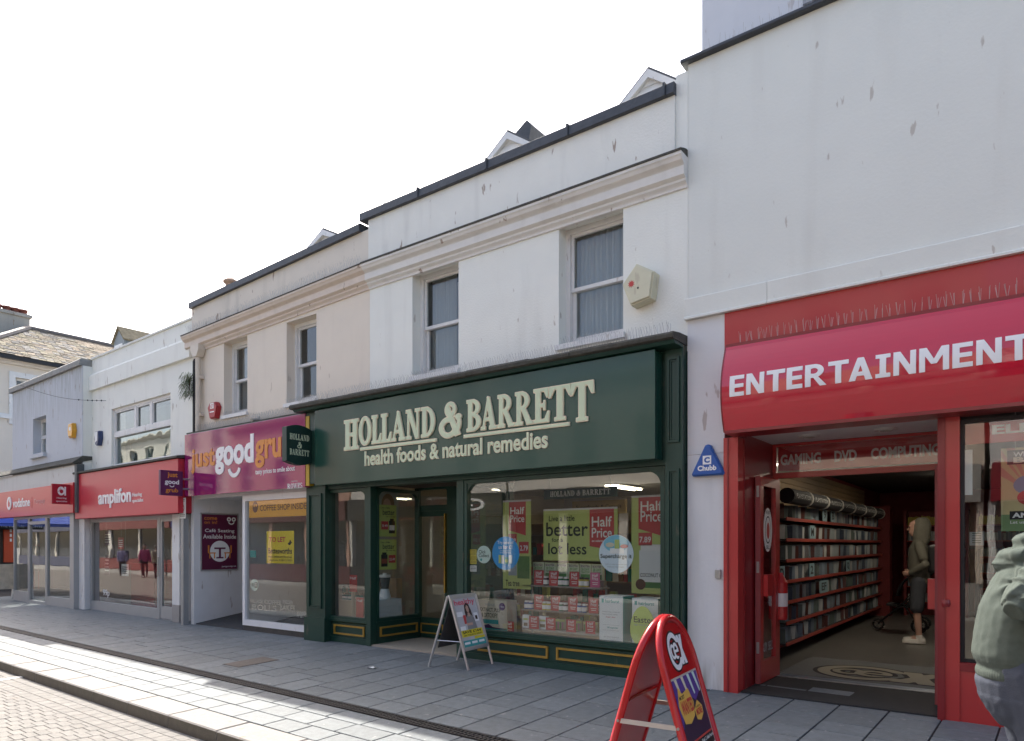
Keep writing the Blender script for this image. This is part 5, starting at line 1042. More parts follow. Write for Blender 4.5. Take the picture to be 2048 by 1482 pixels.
# parking plate on its post
pp_ = PG(368, 1252, -.03); pl = PL(368, 1015, -.17, T); t = thing('sign_post', T @ Vector((lx(369, -.14), -.14, -.05)), 'grey metal post with a small white parking plate beside the white pier', 'sign post'); X_ = lx(369.5, -.14); galv = M('galvanised', (.33, .34, .34), .45, .1, 10, metal=.4)
MB(T).box(X_ - .05, X_ + .05, -.19, -.09, -.1, lz(369, 1036, -.14)).build('post', galv, t); MB(T).tube([(X_, -.14, lz(369, 1036, -.14)), (X_, -.14, lz(369, 990, -.14))], .02).build('pole', galv, t)
a, b = lx(358.5, -.2), lx(371.5, -.2); z0, z1 = lz(365, 1037, -.2), lz(365, 996, -.2); plate('plate', FACE(-.2, T), a, b, z0, z1, M('plate_white', (.6, .6, .57), .5, .05), t, -.003, .004); cx = (a + b) / 2
A = [R(360 * i / 24) for i in range(24)]; plate('print', FACE(-.2, T), 0, 0, 0, 0, MATS['warn_red'], t, .0012, .0004, poly=ell(cx, (z0 + z1) / 2, .07, .07)); plate('print', FACE(-.2, T), 0, 0, 0, 0, MATS['plate_white'], t, .0018, .0004, poly=ell(cx, (z0 + z1) / 2, .05, .05)); plate('print', FACE(-.2, T), 0, 0, 0, 0, MATS['warn_red'], t, .0024, .0004, poly=[(cx - .045, (z0 + z1) / 2 + .03), (cx - .03, (z0 + z1) / 2 + .045), (cx + .045, (z0 + z1) / 2 - .03), (cx + .03, (z0 + z1) / 2 - .045)])
for j in (.1, .17, .83, .9): plate('print', FACE(-.2, T), a + .03, b - .03, z0 + (z1 - z0) * j, z0 + (z1 - z0) * (j + .03), ink, t, .0012, .0004)
# alarm boxes
alarm('alarm_box', 202, 877, [(-.11, .16), (.11, .16), (.13, -.02), (.06, -.17), (-.06, -.17), (-.13, -.02)], 0, .1, M('alarm_navy', (.03, .05, .13), .35, .05), 'white and navy shield-shaped alarm box left of the wide window', TA, lambda t, c, F: (plate('print', F, 0, 0, 0, 0, whitem, t, .0005, .004, poly=[(c.x - .1, c.z + .14), (c.x + .07, c.z + .14), (c.x + .05, c.z - .06), (c.x - .06, c.z - .1)]),))

# ================================================================== grey-blue corner building with the red phone shop
PY = -.2
VB = thing('grey_corner_building', T @ Vector((-7., 0, 0)), 'low blue-grey rendered corner building with a red phone shop below', 'building')
vx0, vx1 = lx(25, PY), lx(165, PY)
bluegrey = M('bluegrey_render', (.50, .53, .565), .75, .06, 3, dirt=.4, bump=.3, bscale=40, dcol=(.24, .25, .24), grime=[(5.65, 4.3, .6, (.2, .22, .17))])
vw0, vw1 = lx(66, PY), lx(92, PY); vwz0, vwz1 = lz(92, 905, PY), lz(92, 830, PY)
MB(T).wall(vx0, vx1, 3.0, 5.64, PY, .3, [(vw0, vw1, vwz0, vwz1)]).build('wall', bluegrey, VB)
MB(T).box(vx1 + .001, lx(184) - .001, PY + .012, .3, 3.0, 5.64).build('pier', white_render, VB)
MB(T).run([(PY - .07, 5.641), (PY - .07, 5.76), (PY - .03, 5.8), (.32, 5.8), (.32, 5.641)], vx0 - .08, lx(184) - .001).build('coping', M('weathered_coping', (.26, .26, .24), .8, .4, 10, bump=.5, bscale=30), VB)
f = MB(T); f.frame(vw0 + .001, vw1 - .001, PY + .18, PY + .26, vwz0, vwz1, .07); zc = (vwz0 + vwz1) / 2; f.box(vw0 + .071, vw1 - .071, PY + .18, PY + .26, zc - .04, zc + .04); xc = (vw0 + vw1) / 2; f.box(xc - .02, xc + .02, PY + .19, PY + .25, vwz0 + .071, zc - .041); f.box(xc - .02, xc + .02, PY + .19, PY + .25, zc + .041, vwz1 - .071); vw = f.build('window', sash_white, VB)
for a, b in ((vw0 + .06, xc - .02), (xc + .02, vw1 - .06)):
    for c, d in ((vwz0 + .06, zc - .03), (zc + .03, vwz1 - .06)): MB(T).box(a, b, PY + .21, PY + .216, c, d).build('pane', pane, vw)
MB(T).box(vw0 - .05, vw1 + .05, PY - .08, PY + .17, vwz0 - .1, vwz0 - .001).build('sill', bluegrey, vw); MB(T).box(vw0 - .3, vw1 + .3, 1.6, 1.65, vwz0 - .3, vwz1 + .3).build('room', darkroom, vw)
MB(T).box(vx0 + .02, vx1 + .3, .32, 5.0, 2.9, 5.5).build('rear_rooms', bluegrey, VB)
# fascia and ledge
SY = PY - .13
fx1 = lx(155, SY); fx0 = lx(-60, SY)
zg1, zg0 = lz(100, 937.5, SY), lz(100, 972, SY); zs0 = lz(100, 1029, SY)
MB(T).box(fx0, fx1 - .12, SY, -.19, zg0 + .001, zg1).build('upper_fascia', M('pale_grey_panel', (.5, .51, .5), .5, .06, 4, dirt=.3), VB)
MB(T).run([(0, zg1 + .12), (SY - .06, zg1 + .001), (SY - .08, zg1 + .03), (SY - .05, zg1 + .06), (PY - .001, zg1 + .2), (0, zg1 + .2)], fx0, fx1 - .05).build('ledge', moss, VB)
MB(T).box(fx1 - .1195, fx1, SY - .02, -.19, zs0, zg1).build('fascia_end', MATS['dark_grey_paint'], VB)
vred = M('phone_red', (.5, .015, .025), .4, .04, 2, coat=.12)
t = thing('phone_fascia_sign', T @ Vector(((fx0 + fx1) / 2, SY, zs0)), 'red phone shop fascia with a white speech mark and white lettering', 'sign'); MB(T).box(fx0, fx1 - .121, SY - .05, -.19, zs0, zg0).build('panel', vred, t, bevel=.005); F = FACE(SY - .05, T); yv = SY - .05
spx('vodafone', 26, 996, 60, 1014, gw_, F, yv, t, .02, .006); spx('Torquay', 68, 997, 90, 1010, M('sign_pale_red', (.6, .3, .3), .5, .03), F, yv, t, 0, .002); plate('divider', F, lx(63.5, yv), lx(64.3, yv), lz(64, 1016, yv), lz(64, 994, yv), MATS['warn_red'], t, .001, .004)
cx, cz = lx(19.5, yv), lz(19.5, 1007, yv); rr_ = (lz(19, 994, yv) - cz); plate('roundel', F, 0, 0, 0, 0, gw_, t, .001, .02, poly=ell(cx, cz, rr_ * .95, rr_)); plate('speech_mark', F, 0, 0, 0, 0, vred, t, .0215, .003, poly=[(cx - rr_ * .45, cz - rr_ * .1), (cx - rr_ * .3, cz + rr_ * .35), (cx + rr_ * .3, cz + rr_ * .75), (cx + rr_ * .05, cz + rr_ * .35), (cx + rr_ * .45, cz + rr_ * .05), (cx + rr_ * .4, cz - rr_ * .4), (cx, cz - rr_ * .6), (cx - rr_ * .35, cz - rr_ * .45)])
# hearing shop's hanging sign
xh = (T @ Vector((lx(148, -.3), -.3, 0))).x
t, F, y0, y1, z0, z1 = square_hang('hanging_sign', 104, 140, 968, 1008, xh, M('deep_red_panel', (.38, .012, .03), .35, .05), 'square deep red hanging sign with white striped letter a'); W, H = y1 - y0, z1 - z0
text('Hearing', F, y0 + W * .26, y0 + W * .8, z0 + H * .24, z0 + H * .34, whitem, t); text('specialist', F, y0 + W * .22, y0 + W * .84, z0 + H * .08, z0 + H * .18, whitem, t); pts = ell(y0 + W * .5, z0 + H * .65, W * .2, H * .22); plate('print', F, 0, 0, 0, 0, whitem, t, .002, .001, poly=pts); plate('print', F, 0, 0, 0, 0, MATS['deep_red_panel'], t, .0035, .001, poly=ell(y0 + W * .52, z0 + H * .63, W * .1, H * .1)); plate('print', F, y0 + W * .68, y0 + W * .77, z0 + H * .43, z0 + H * .87, whitem, t, .0035, .001)
for k in range(4): plate('print', F, 0, 0, 0, 0, MATS['deep_red_panel'], t, .0035, .001, poly=[(y0 + W * (.3 + .05 * k), z0 + H * (.6 + .07 * k)), (y0 + W * (.31 + .05 * k), z0 + H * (.62 + .07 * k)), (y0 + W * (.44 + .02 * k), z0 + H * (.66 + .03 * k)), (y0 + W * (.44 + .02 * k), z0 + H * (.64 + .03 * k))])
# glass shopfront
zh_ = zs0
def vframe(p0, p1, zb, y=PY, nm='shop_window', door=False, tb=.1):
    a, b = lx(p0, y), lx(p1, y); f = MB(T); f.frame(a, b, y, y + .07, zb, zh_, .06, tb, .06)
    if door: f.box(a + .061, b - .061, y + .001, y + .07, 2.02, 2.1)
    o = f.build(nm, grey_al, VB); MB(T).box(a + .055, b - .055, y + .03, y + .036, zb + tb - .005, (2.02 if door else zh_ - .055)).build('pane', shopglass, o)
    if door: MB(T).box(a + .055, b - .055, y + .03, y + .036, 2.1, zh_ - .055).build('pane', shopglass, o)
    return o
vframe(27, 57, -.05, tb=.3); vframe(57.5, 92, -.05, nm='door', door=True); vframe(92.5, 150, -.05, tb=.25)
MB(T).box(lx(150.2, PY), lx(161) - .002, PY - .03, .2, -.1, zh_).build('pier', grey_al, VB)
vfl = MB(T); vfl.box(vx0, vx1 + .3, PY + .08, 5, -.06, -.02); vfl.build('interior_floor', infl, VB); MB(T).box(vx0, vx1 + .3, PY + .08, 5, 2.6, 2.65).build('interior_ceiling', M('dim_ceiling', (.3, .3, .3), .8, .05), VB); MB(T).box(vx0 + 1.2, vx1 + .3, 4.9, 4.95, -.02, 2.6).build('interior_wall', M('phone_red_wall', (.25, .03, .03), .7, .1), VB)
f = MB(Matrix(((0, -1, 0, vx0 + .04), (1, 0, 0, 0), (0, 0, 1, 0), (0, 0, 0, 1)))); f.T = T @ f.T; f.frame(PY + .09, 3.0, 0, .07, -.05, zh_, .06, .3, .06); o = f.build('side_window', grey_al, VB); MB(T).box(vx0 + .0, vx0 + .006, PY + .15, 2.95, .25, zh_ - .05).build('pane', shopglass, o)
alarm('alarm_box', 149, 862, [(-.1, .17), (.1, .17), (.16, .0), (.1, -.17), (-.1, -.17), (-.16, .0)], PY, .1, M('alarm_yellow', (.72, .36, .03), .4, .05), 'yellow hexagonal alarm box on the blue-grey wall', TA, lambda t, c, F: (plate('print', F, c.x - .05, c.x + .05, c.z + .0, c.z + .08, whitem, t, .0005, .002), plate('print', F, c.x - .07, c.x + .07, c.z - .17 * .85, c.z - .13, ink, t, .0005, .002)))
# a wire with beads
c0, c1 = T @ PL(40, 770, PY - .6, T), T @ PL(212, 801, -.02, T); n = 20; pts = [c0.lerp(c1, i / n) - Vector((0, 0, .12 * math.sin(math.pi * i / n))) for i in range(n + 1)]
t = thing('festoon_wire', c1, 'thin sagging wire with dark beads strung to the white wall', 'wire'); MB().tube(pts, .005, 5).build('wire', blackm, t)
for i in (14, 16, 17, 18, 19): MB().lathe(pts[i] - Vector((0, 0, .02)), [(.004, 0), (.018, .02), (.004, .04)], 8).build('bead', blackm, t)
# phone display table inside the corner glass and the easel by the door
t = thing('display_table', T @ Vector((lx(45, 1.0), 1.0, 0)), 'dark display easel standing inside the phone shop door', 'easel'); a = lx(72, .9); MB(T).box(a - .25, a + .25, .9, .94, .7, 1.45).build('panel', blackm, t)
for k in (-.22, .22): MB(T).tube([(a + k, .9, -.02), (a + k * .6, .93, 1.5)], .02).build('leg', M('red_leg', (.25, .03, .03), .5, .05), t)

# ================================================================== cream building on the side street
XC = -28.0
CB = thing('cream_corner_building', (XC, 6, 0), 'cream rendered building with mossy slate hipped roof and chimney', 'building')
creamr = M('cream_render', (.68, .62, .53), .75, .05, 3, dirt=.3, bump=.2, bscale=40, dcol=(.4, .34, .26))
e0, e1 = PS(0, 714, XC), PS(115, 738, XC); ez = (e0.z + e1.z) / 2; yA = PS(-45, 714, XC).y; yB = 24.
wa, wb = PS(30, 765, XC), PS(75, 765, XC); wzt, wzb = PS(45, 757, XC).z, PS(45, 757, XC).z - 1.5
def sidewall(y0, y1, z0, z1, holes): 
    Tm = Matrix(((0, -1, 0, XC), (1, 0, 0, 0), (0, 0, 1, 0), (0, 0, 0, 1))); return MB(Tm).wall(y0, y1, z0, z1, 0, .4, holes), Tm
m_, Tm = sidewall(yA, yB, 2.95, ez, [(wa.y, wb.y, wzb, wzt)]); m_.build('wall', creamr, CB)
for yy in (wa.y,):
    f = MB(Tm); f.frame(wa.y + .001, wb.y - .001, .12, .2, wzb, wzt, .08); f.box(wa.y + .081, wb.y - .081, .12, .2, (wzb + wzt) / 2 - .03, (wzb + wzt) / 2 + .03); o = f.build('window', sash_white, CB); MB(Tm).box(wa.y + .08, wb.y - .08, .15, .156, wzb + .08, wzt - .08).build('pane', pane, o); g = MB(Tm); g.frame(wa.y - .18, wb.y + .18, -.05, -.001, wzb - .12, wzt + .18, .179); g.build('surround', sash_white, o); MB(Tm).box(wa.y - .5, wb.y + .5, 1.6, 1.65, wzb - .3, wzt + .3).build('room', darkroom, o)
zc1 = PS(10, 832, XC).z; MB(Tm).box(yA, yB, -.07, -.001, zc1 - .08, zc1 + .08).build('string_course', sash_white, CB)
MB(Tm).run([(-.001, ez - .16), (-.1, ez - .16), (-.12, ez - .1), (-.22, ez - .06), (-.22, ez), (-.001, ez)], yA, yB).build('eaves_moulding', creamr, CB)
MB(Tm).run([(-.24, ez - .04), (-.36, ez - .04), (-.36, ez + .1), (-.24, ez + .1)], yA - .2, yB).build('gutter', blackm, CB)
# hipped roof: courses of slates
rg0, rg1 = PS(58, 657, XC - 3.0), PS(222, 695, XC - 3.0); rz_ = (rg0.z + rg1.z) / 2
roofb = MB(); roofb.add([(XC + .32, yA - .3, ez + .1), (XC + .32, yB, ez + .1), (XC - 3.0, yB, rz_), (XC - 3.0, rg0.y, rz_), (XC - 6.3, yA - .3, ez + .1), (XC - 6.3, yB, ez + .1)], [(0, 1, 2, 3), (0, 3, 4), (3, 2, 5, 4)]); cr = roofb.build('roof', M('mossy_slate_roof', (.24, .205, .145), .9, .5, 8, bump=.8, bscale=9, spec=.08), CB)
sn = (rz_ - ez - .1) / 3.32; rows = 22; n_ = 0; rsl = random.Random(3)
smat = [M('slate_tone_%s' % k, c, .85, .45, 5, bump=.7, bscale=18, spec=.1) for k, c in (('brown', (.2, .16, .115)), ('grey', (.17, .16, .145)), ('moss', (.2, .175, .12)))]
sms = []
for m in smat: vary(m, .55, 1)
for m in smat:
    me = unitbox('slate', .235, .37, .014, .003, m); sms.append(me)
ang = math.atan(sn)
cand = []
for r_ in range(rows):
    tt = (r_ + .5) / rows; xx = XC + .3 - 3.3 * tt; zz = ez + .12 + sn * 3.3 * tt + .03; y0_ = (yA - .3) + (rg0.y - yA + .3) * tt; y_ = y0_ + (r_ % 2) * .16 + .1
    while y_ < 15.5:
        p = Vector((xx, y_, zz)); q = pix(p)
        if q and -10 < q[0] < 235: cand.append((q[2], p))
        y_ += .24
cand.sort(key=lambda c: c[0]); restS = MB()
for k, (d_, p) in enumerate(cand):
    me = rsl.choice(sms); mt = Matrix.Translation(p) @ Matrix.Rotation(ang - .05, 4, 'Y') @ Matrix.Rotation(R(90) , 4, 'Z') @ Matrix.Rotation(rsl.gauss(0, .03), 4, 'X') @ Matrix.Rotation(rsl.gauss(0, .02), 4, 'Z')
    if k < 300: o = bpy.data.objects.new('slate', me); COL.objects.link(o); o.parent = cr; o.matrix_basis = mt; o.matrix_parent_inverse = Matrix.Translation(CB.location).inverted() if False else I4
    else: restS.add([mt @ v.co for v in me.vertices], [tuple(f.vertices) for f in me.polygons])
if restS.v: tag(restS.build('slate_field', smat[0], cr), None, kind='stuff')
MB().tube([(XC - 3.0, rg0.y, rz_ + .04), (XC - 3.0, yB, rz_ + .04)], .11, 8).build('ridge_tiles', M('ridge_clay', (.16, .14, .125), .7, .3, 6), cr); MB().tube([(XC - 3.0, rg0.y, rz_ + .04), (XC + .32, yA - .3, ez + .14)], .12, 8).build('hip_tiles', MATS['ridge_clay'], cr)
# chimney
xch = XC - 3.2; c1 = PS(60, 640, xch); ctop = PS(30, 624, xch).z; cy0 = PS(-80, 640, xch).y; ch = MB(); ch.box(xch - .9, xch, cy0, c1.y, ez, ctop); cho = ch.build('chimney', M('chimney_render', (.4, .38, .33), .85, .2, 4, dirt=.5), CB); MB().box(xch - .96, xch + .06, cy0, c1.y + .06, ctop - .12, ctop).build('chimney_cap', MATS['chimney_render'], cho)
for px in (-6, 13, 30, 46): q = PS(px, 612, xch - .45); MB().lathe((xch - .45, q.y, ctop), [(.15, 0), (.13, .18), (.16, .2), (.16, .27), (.12, .28)], 14).build('chimney_pot', M('red_clay', (.22, .07, .045), .8, .15), cho)
# side-street shop on its ground floor
SH = XC + .02
MB(Tm).box(yA, yB, -.02, .3, -.1, 2.949).build('ground_floor', M('dark_front', (.045, .04, .04), .5, .2), CB)
az1, az0 = PS(12, 1036, SH + .9).z, PS(12, 1046, SH + .9).z
t = thing('blue_awning', (SH, 3, 2.4), 'bright blue shop awning over a dark sign at far left', 'awning'); awm = M('awning_blue', (.05, .1, .45), .6, .05)
ye = PS(30, 1040, SH + .45).y; b = MB(); b.add([(SH, -3, az1 + .25), (SH, ye, az1 + .25), (SH + .9, ye, az0), (SH + .9, -3, az0), (SH, -3, az1 + .2), (SH, ye, az1 + .2), (SH + .88, ye, az0 - .04), (SH + .88, -3, az0 - .04)], [(0, 3, 2, 1), (4, 5, 6, 7), (0, 4, 7, 3), (1, 2, 6, 5), (3, 7, 6, 2)]); b.build('canopy', awm, t); b = MB(); b.box(SH + .86, SH + .9, -3, ye, az0 - .1, az0 - .041); b.build('valance', awm, t)
zs1, zs0_ = PS(12, 1046, SH + .3).z, PS(12, 1058, SH + .3).z
t = thing('cafe_sign', (SH + .3, 3, zs0_), 'black sign board lettered the Italian below the blue awning', 'sign'); MB().box(SH, SH + .3, -2, 8, zs0_, zs1).build('board', blackm, t); F = SIDE(SH + .3); ya, yb = PS(0, 1050, SH + .3).y, PS(47, 1050, SH + .3).y; text('THE ITALIAN', F, ya, yb, zs0_ + .06, zs1 - .06, whitem, t); yb2 = PS(58, 1050, SH + .3).y; text('COFFEE', F, yb2, yb2 + .6 * (yb - ya), zs0_ + .06, zs1 - .06, whitem, t)
t = thing('orange_shop_panel', (SH, 2, 0), 'orange-red advertising panel beside the dark cafe entrance at far left', 'panel'); ya, yb = PS(8, 1100, SH + .1).y, PS(27, 1100, SH + .1).y; MB().box(SH + .02, SH + .1, ya, yb, .9, zs0_ - .02).build('panel', M('orange_red', (.5, .07, .02), .5, .05), t); [plate('print', SIDE(SH + .1), ya + (yb - ya) * .6, yb - .05, 1.6 + .16 * j, 1.7 + .16 * j, whitem, t, .002, .002) for j in range(5)]
# rack at far left
q = PG(12, 1200, -.05); t = thing('menu_board', q, 'low white pavement rack with leaflets at the left edge', 'pavement board'); MB().box(q.x - .05, q.x, q.y - .6, q.y + .3, .25, .95).build('panel', M('rack_print', (.5, .45, .36), .6, .5, 6), t)
for k in (-.55, .25): MB().tube([(q.x + .1, q.y + k, -.06), (q.x - .02, q.y + k, 1.0)], .025).build('leg', whitem, t); MB().tube([(q.x - .35, q.y + k, -.06), (q.x - .05, q.y + k, 1.0)], .025).build('leg', whitem, t)
# ================================================================== white building with the red game shop
CX = thing('white_game_building', (-1, 0, 0), 'tall white boarded building with a glossy red game shop front', 'building')
cx0, cx1 = -2.932, 5.0
MB().box(cx0, cx1, 0, .3, 4.09, 6.58).build('wall', white_cex, CX)
MB().run([(.3, 4.089), (-.045, 4.089), (-.05, 4.08), (-.05, 3.90), (-.07, 3.885), (-.07, 3.865), (.3, 3.865)], cx0 - .02, -2.1).build('ledge_board', white_cex, CX); MB().run([(.3, 4.089), (-.045, 4.089), (-.05, 4.08), (-.05, 3.90), (-.07, 3.885), (-.07, 3.865), (.3, 3.865)], -2.096, cx1).build('ledge_board', white_cex, CX)
MB().run([(.36, 6.581), (-.06, 6.581), (-.07, 6.59), (-.07, 6.615), (-.03, 6.63), (.36, 6.63)], cx0 - .06, cx1).build('coping', lead, CX)
MB().box(cx0 + .01, cx1, .36, 9.5, 3.9, 10.2).build('upper_storey', M('grey_boarding', (.6, .62, .65), .7, .05, 3, dirt=.2), CX)
a, b = XX(1607, .36), XX(1640, .36); z0 = ZZ(1620, 7, .36); q = MB(); q.frame(a, b + .3, .33, .359, z0, z0 + 1.5, .05); o = q.build('window', M('grey_frame', (.3, .31, .33), .5, .05), CX); MB().box(a + .04, b + .26, .345, .351, z0 + .04, z0 + 1.46).build('pane', pane, o)
spikes('bird_spikes', I4, cx0 + .1, 0, .15, 6.63, 'sparse bird spikes on the dark coping of the tall white wall', .09, .2)
for z0, z1 in ((-.1, 2.44), (2.444, 3.863)): MB().box(cx0, -2.535, -.015, .3, z0, z1).build('pier', M('stained_pier', (.66, .67, .67), .6, .06, 4, dirt=.3, bump=.1, bscale=30, grime=[(-.05, .35, .95, (.12, .1, .06))]), CX)
cred = M('signal_red', (.44, .032, .03), .36, .06, 3, coat=.35, bump=.01, bscale=2); cred2 = M('deep_red_paint', (.22, .01, .014), .4, .1, 4, coat=.3); cgloss = M('gloss_red_sign', (.52, .014, .035), .06, .02, 1, coat=1., bump=.006, bscale=1.1)
MB().box(-2.533, cx1, -.02, .3, 2.63, 3.864).build('fascia_backing', cred, CX)
# curved fascia sign
def bul(z): t = (z - 2.60) / .86; return -.26 - .13 * math.sin(math.pi * min(1, max(0, t * .92 + .1)))
prof = [(bul(2.60 + .86 * i / 16), 2.60 + .86 * i / 16) for i in range(17)]; sx0_ = XX(1448, -.32)
cs = thing('game_fascia_sign', (1, -.3, 2.6), 'curved glossy red fascia with large white block capitals', 'sign')
pr_ = [(-.021, 2.6)] + prof + [(-.021, 3.46)]
o = MB().run(pr_[::-1], sx0_, cx1).build('panel', cgloss, cs)
n = len(pr_); o.data.polygons.foreach_set('use_smooth', [p.normal.y < -.5 and abs(p.normal.x) < .5 for p in o.data.polygons]); 
MB().run([(y - .004, z) for y, z in prof] + [(y + .03, z) for y, z in prof[::-1]], sx0_ - .012, sx0_ - .0005).build('end_cap', cred2, cs)
MB().run([(bul(3.46) - .006, 3.44), (bul(3.46) - .006, 3.47), (-.021, 3.475), (-.021, 3.4605), (bul(3.46), 3.4605), (bul(3.46), 3.44)], sx0_, cx1).build('top_trim', cred2, cs); MB().run([(bul(2.6) - .006, 2.585), (bul(2.6) - .006, 2.62), (bul(2.6) - .001, 2.62), (bul(2.6) - .001, 2.5995), (-.021, 2.5995), (-.021, 2.585)], sx0_, cx1).build('bottom_trim', cred2, cs)
u0, u1 = XX(1459, -.39), XX(2064, -.39); zz0, zz1 = ZZ(1475, 792, -.39), ZZ(1475, 750, -.39)
letters = 'ENTERTAINMENT'; kern = {'TE': -.04, 'RT': -.05, 'TA': -.1}; gap_ = .11                    # each capital its own piece, wrapped on the curve
tot = sum(SANS[c][1] for c in letters) + gap_ * 12 + sum(kern.get(letters[i:i + 2], 0) for i in range(12)); kx = (u1 - u0) / tot; uc = u0; SG = {}
for li, ch in enumerate(letters):
    if ch not in SG: SG[ch] = sdf_shape(SANS[ch][0], -.04, SANS[ch][1] + .04, -.04, 1.04, 40, 1., 0.)
    V_, F_ = SG[ch]; mb = MB(); mb.add([(uc + x * kx, bul(zz0 + y * (zz1 - zz0)) - .004 * z, zz0 + y * (zz1 - zz0)) for x, y, z in V_], F_); mb.build('letter', gw_, cs); uc += (SANS[ch][1] + gap_ + kern.get(letters[li:li + 2], 0)) * kx
spikes('bird_spikes', I4, sx0_ + .1, .6, -.14, 3.47, 'sparse wire bird spikes on top of the curved red sign', .06, .14, mat=M('pinkish_wire', (.45, .3, .28), .4, .1))
# door recess
RY = 1.1; jx0, jx1 = -2.533, -2.385; ox1 = -.66
MB().box(jx0, jx1, -.05, .12, -.1, 2.584).build('door_jamb', cred, CX); MB().box(jx1 - .02, jx1 + .012, .121, RY, -.1, 2.631).build('recess_side', cred2, CX); MB().box(jx0 + .04, jx0 + .055, -.06, -.0501, -.08, 2.58).build('jamb_bead', cred2, CX)
MB().box(jx1 + .013, ox1, .121, RY - .04, 2.632, 2.66).build('recess_soffit', M('white_soffit', (.68, .67, .66), .6, .05), CX)
for i, px in enumerate((1618, 1772)): 
    q = PL(px, 866, .5); xx = XX(px, .6); t = thing('downlight', (xx, .6, 2.57), ('left', 'right')[i] + ' unlit round downlight in the white doorway soffit', 'light', 'doorway downlights'); MB().lathe((xx, .6, 2.612), [(.06, 0), (.1, 0), (.11, .0195)], 20).build('ring', M('lamp_ring', (.5, .48, .45), .4, .05), t); MB().lathe((xx, .6, 2.606), [(.055, 0), (.058, .02)], 18).build('lens', M('lamp_lens', (.3, .29, .27), .2, .05), t)
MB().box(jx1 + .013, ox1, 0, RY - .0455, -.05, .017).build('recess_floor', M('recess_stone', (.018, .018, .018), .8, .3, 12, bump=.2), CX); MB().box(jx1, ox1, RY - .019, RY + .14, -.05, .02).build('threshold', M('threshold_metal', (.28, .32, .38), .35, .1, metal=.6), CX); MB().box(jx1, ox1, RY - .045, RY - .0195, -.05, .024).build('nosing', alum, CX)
zt1 = ZZ(1545, 958, RY); 
fr = MB(); fr.box(jx1 + .013, ox1, RY - .03, RY + .05, zt1, zt1 + .06); fr.box(jx1 + .013, jx1 + .07, RY - .03, RY + .05, .0201, zt1 - .001); fr.box(ox1 - .06, ox1 - .001, RY - .03, RY + .05, .0201, zt1 - .001); fr.box(jx1 + .013, jx1 + .05, RY - .03, RY + .05, zt1 + .061, 2.63); fr.box(jx1 + .0505, ox1 - .001, RY - .03, RY + .05, 2.6, 2.63); fr.build('door_frame', cred, CX)
MB().box(jx1 + .05, ox1, RY, RY + .006, zt1 + .06, 2.6).build('fanlight', shopglass, CX)
zb_ = 2.33
t = thing('transom_sign', (-1.5, RY + .02, zb_), 'red strip sign over the doorway listing gaming, DVD and computing', 'sign'); MB().box(jx1 + .06, ox1 - .01, RY + .02, RY + .03, zb_, 2.598).build('panel', M('transom_red', (.45, .016, .02), .5, .05), t); F = FACE(RY + .02); pmu = M('sign_pinkish_white', (.8, .76, .74), .6, .02)
for s, a, b in (('GAMING', 1560, 1641), ('DVD', 1668, 1713), ('COMPUTING', 1741, 1880)): text(s, F, XX(a, RY), min(XX(b, RY), ox1 + .0), 2.395, 2.515, pmu, t, .002, bold=.04)
def leaf(x, y0, y1, label_i):
    Tm = Matrix(((0, -1, 0, x), (1, 0, 0, 0), (0, 0, 1, 0), (0, 0, 0, 1))); f = MB(Tm); f.frame(y0, y1, -.025, .025, .03, zt1 - .02, .1, .22, .1); o = f.build('door', cred, CX); MB(Tm).box(y0 + .09, y1 - .09, -.003, .003, .24, zt1 - .11).build('pane', shopglass, o); MB(Tm).box(y0 - .012, y0 - .001, -.026, .026, .0305, zt1 - .021).build('door_edge', M('door_edge_metal', (.3, .06, .06), .5, .1), o)
    return o, Tm
dl, Tm = leaf(-2.33, .42, RY - .04, 0)
for z in (.35, 1.2, 2.0): MB(Tm).box(.405, .4075, -.014, .014, z, z + .12).build('hinge_plate', steel, dl)
pullm = M('pull_red', (.5, .03, .03), .35, .03, coat=.4)
MB(Tm).box(.5, .7, -.075, -.03, .95, 1.18).build('push_plate', pullm, dl); MB(Tm).box(.48, .6, .03, .07, .95, 1.18).build('push_plate', pullm, dl)
st_ = thing('door_sticker', (-2.32, .75, 1.5), 'round white sticker with a red apple shape on the open red door', 'sticker'); F = SIDE(-2.326); plate('disc', F, 0, 0, 0, 0, pale if False else whitem, st_, .0, .001, poly=ell(.74, 1.66, .15, .24)); plate('print', F, 0, 0, 0, 0, blackm, st_, .0016, .0005, poly=ell(.74, 1.66, .1, .15)); plate('print', F, 0, 0, 0, 0, whitem, st_, .0024, .0005, poly=ell(.74, 1.66, .09, .135)); plate('print', F, 0, 0, 0, 0, MATS['warn_red'], st_, .0032, .0005, poly=ell(.74, 1.65, .05, .09)); text('WE BUY', F, .66, .82, 1.83, 1.87, ink, st_, .002); text('SELL', F, .68, .8, 1.45, 1.49, ink, st_, .002)
text('BUY  SELL', SIDE(-2.326), .56, .92, .34, .44, M('frost_print', (.5, .5, .5), .6, 0), st_, .0)
dr_, Tm2 = leaf(-.70, .42, RY - .04, 1); MB(Tm2).box(.48, .6, .03, .09, .9, 1.18).build('push_plate', pullm, dr_)
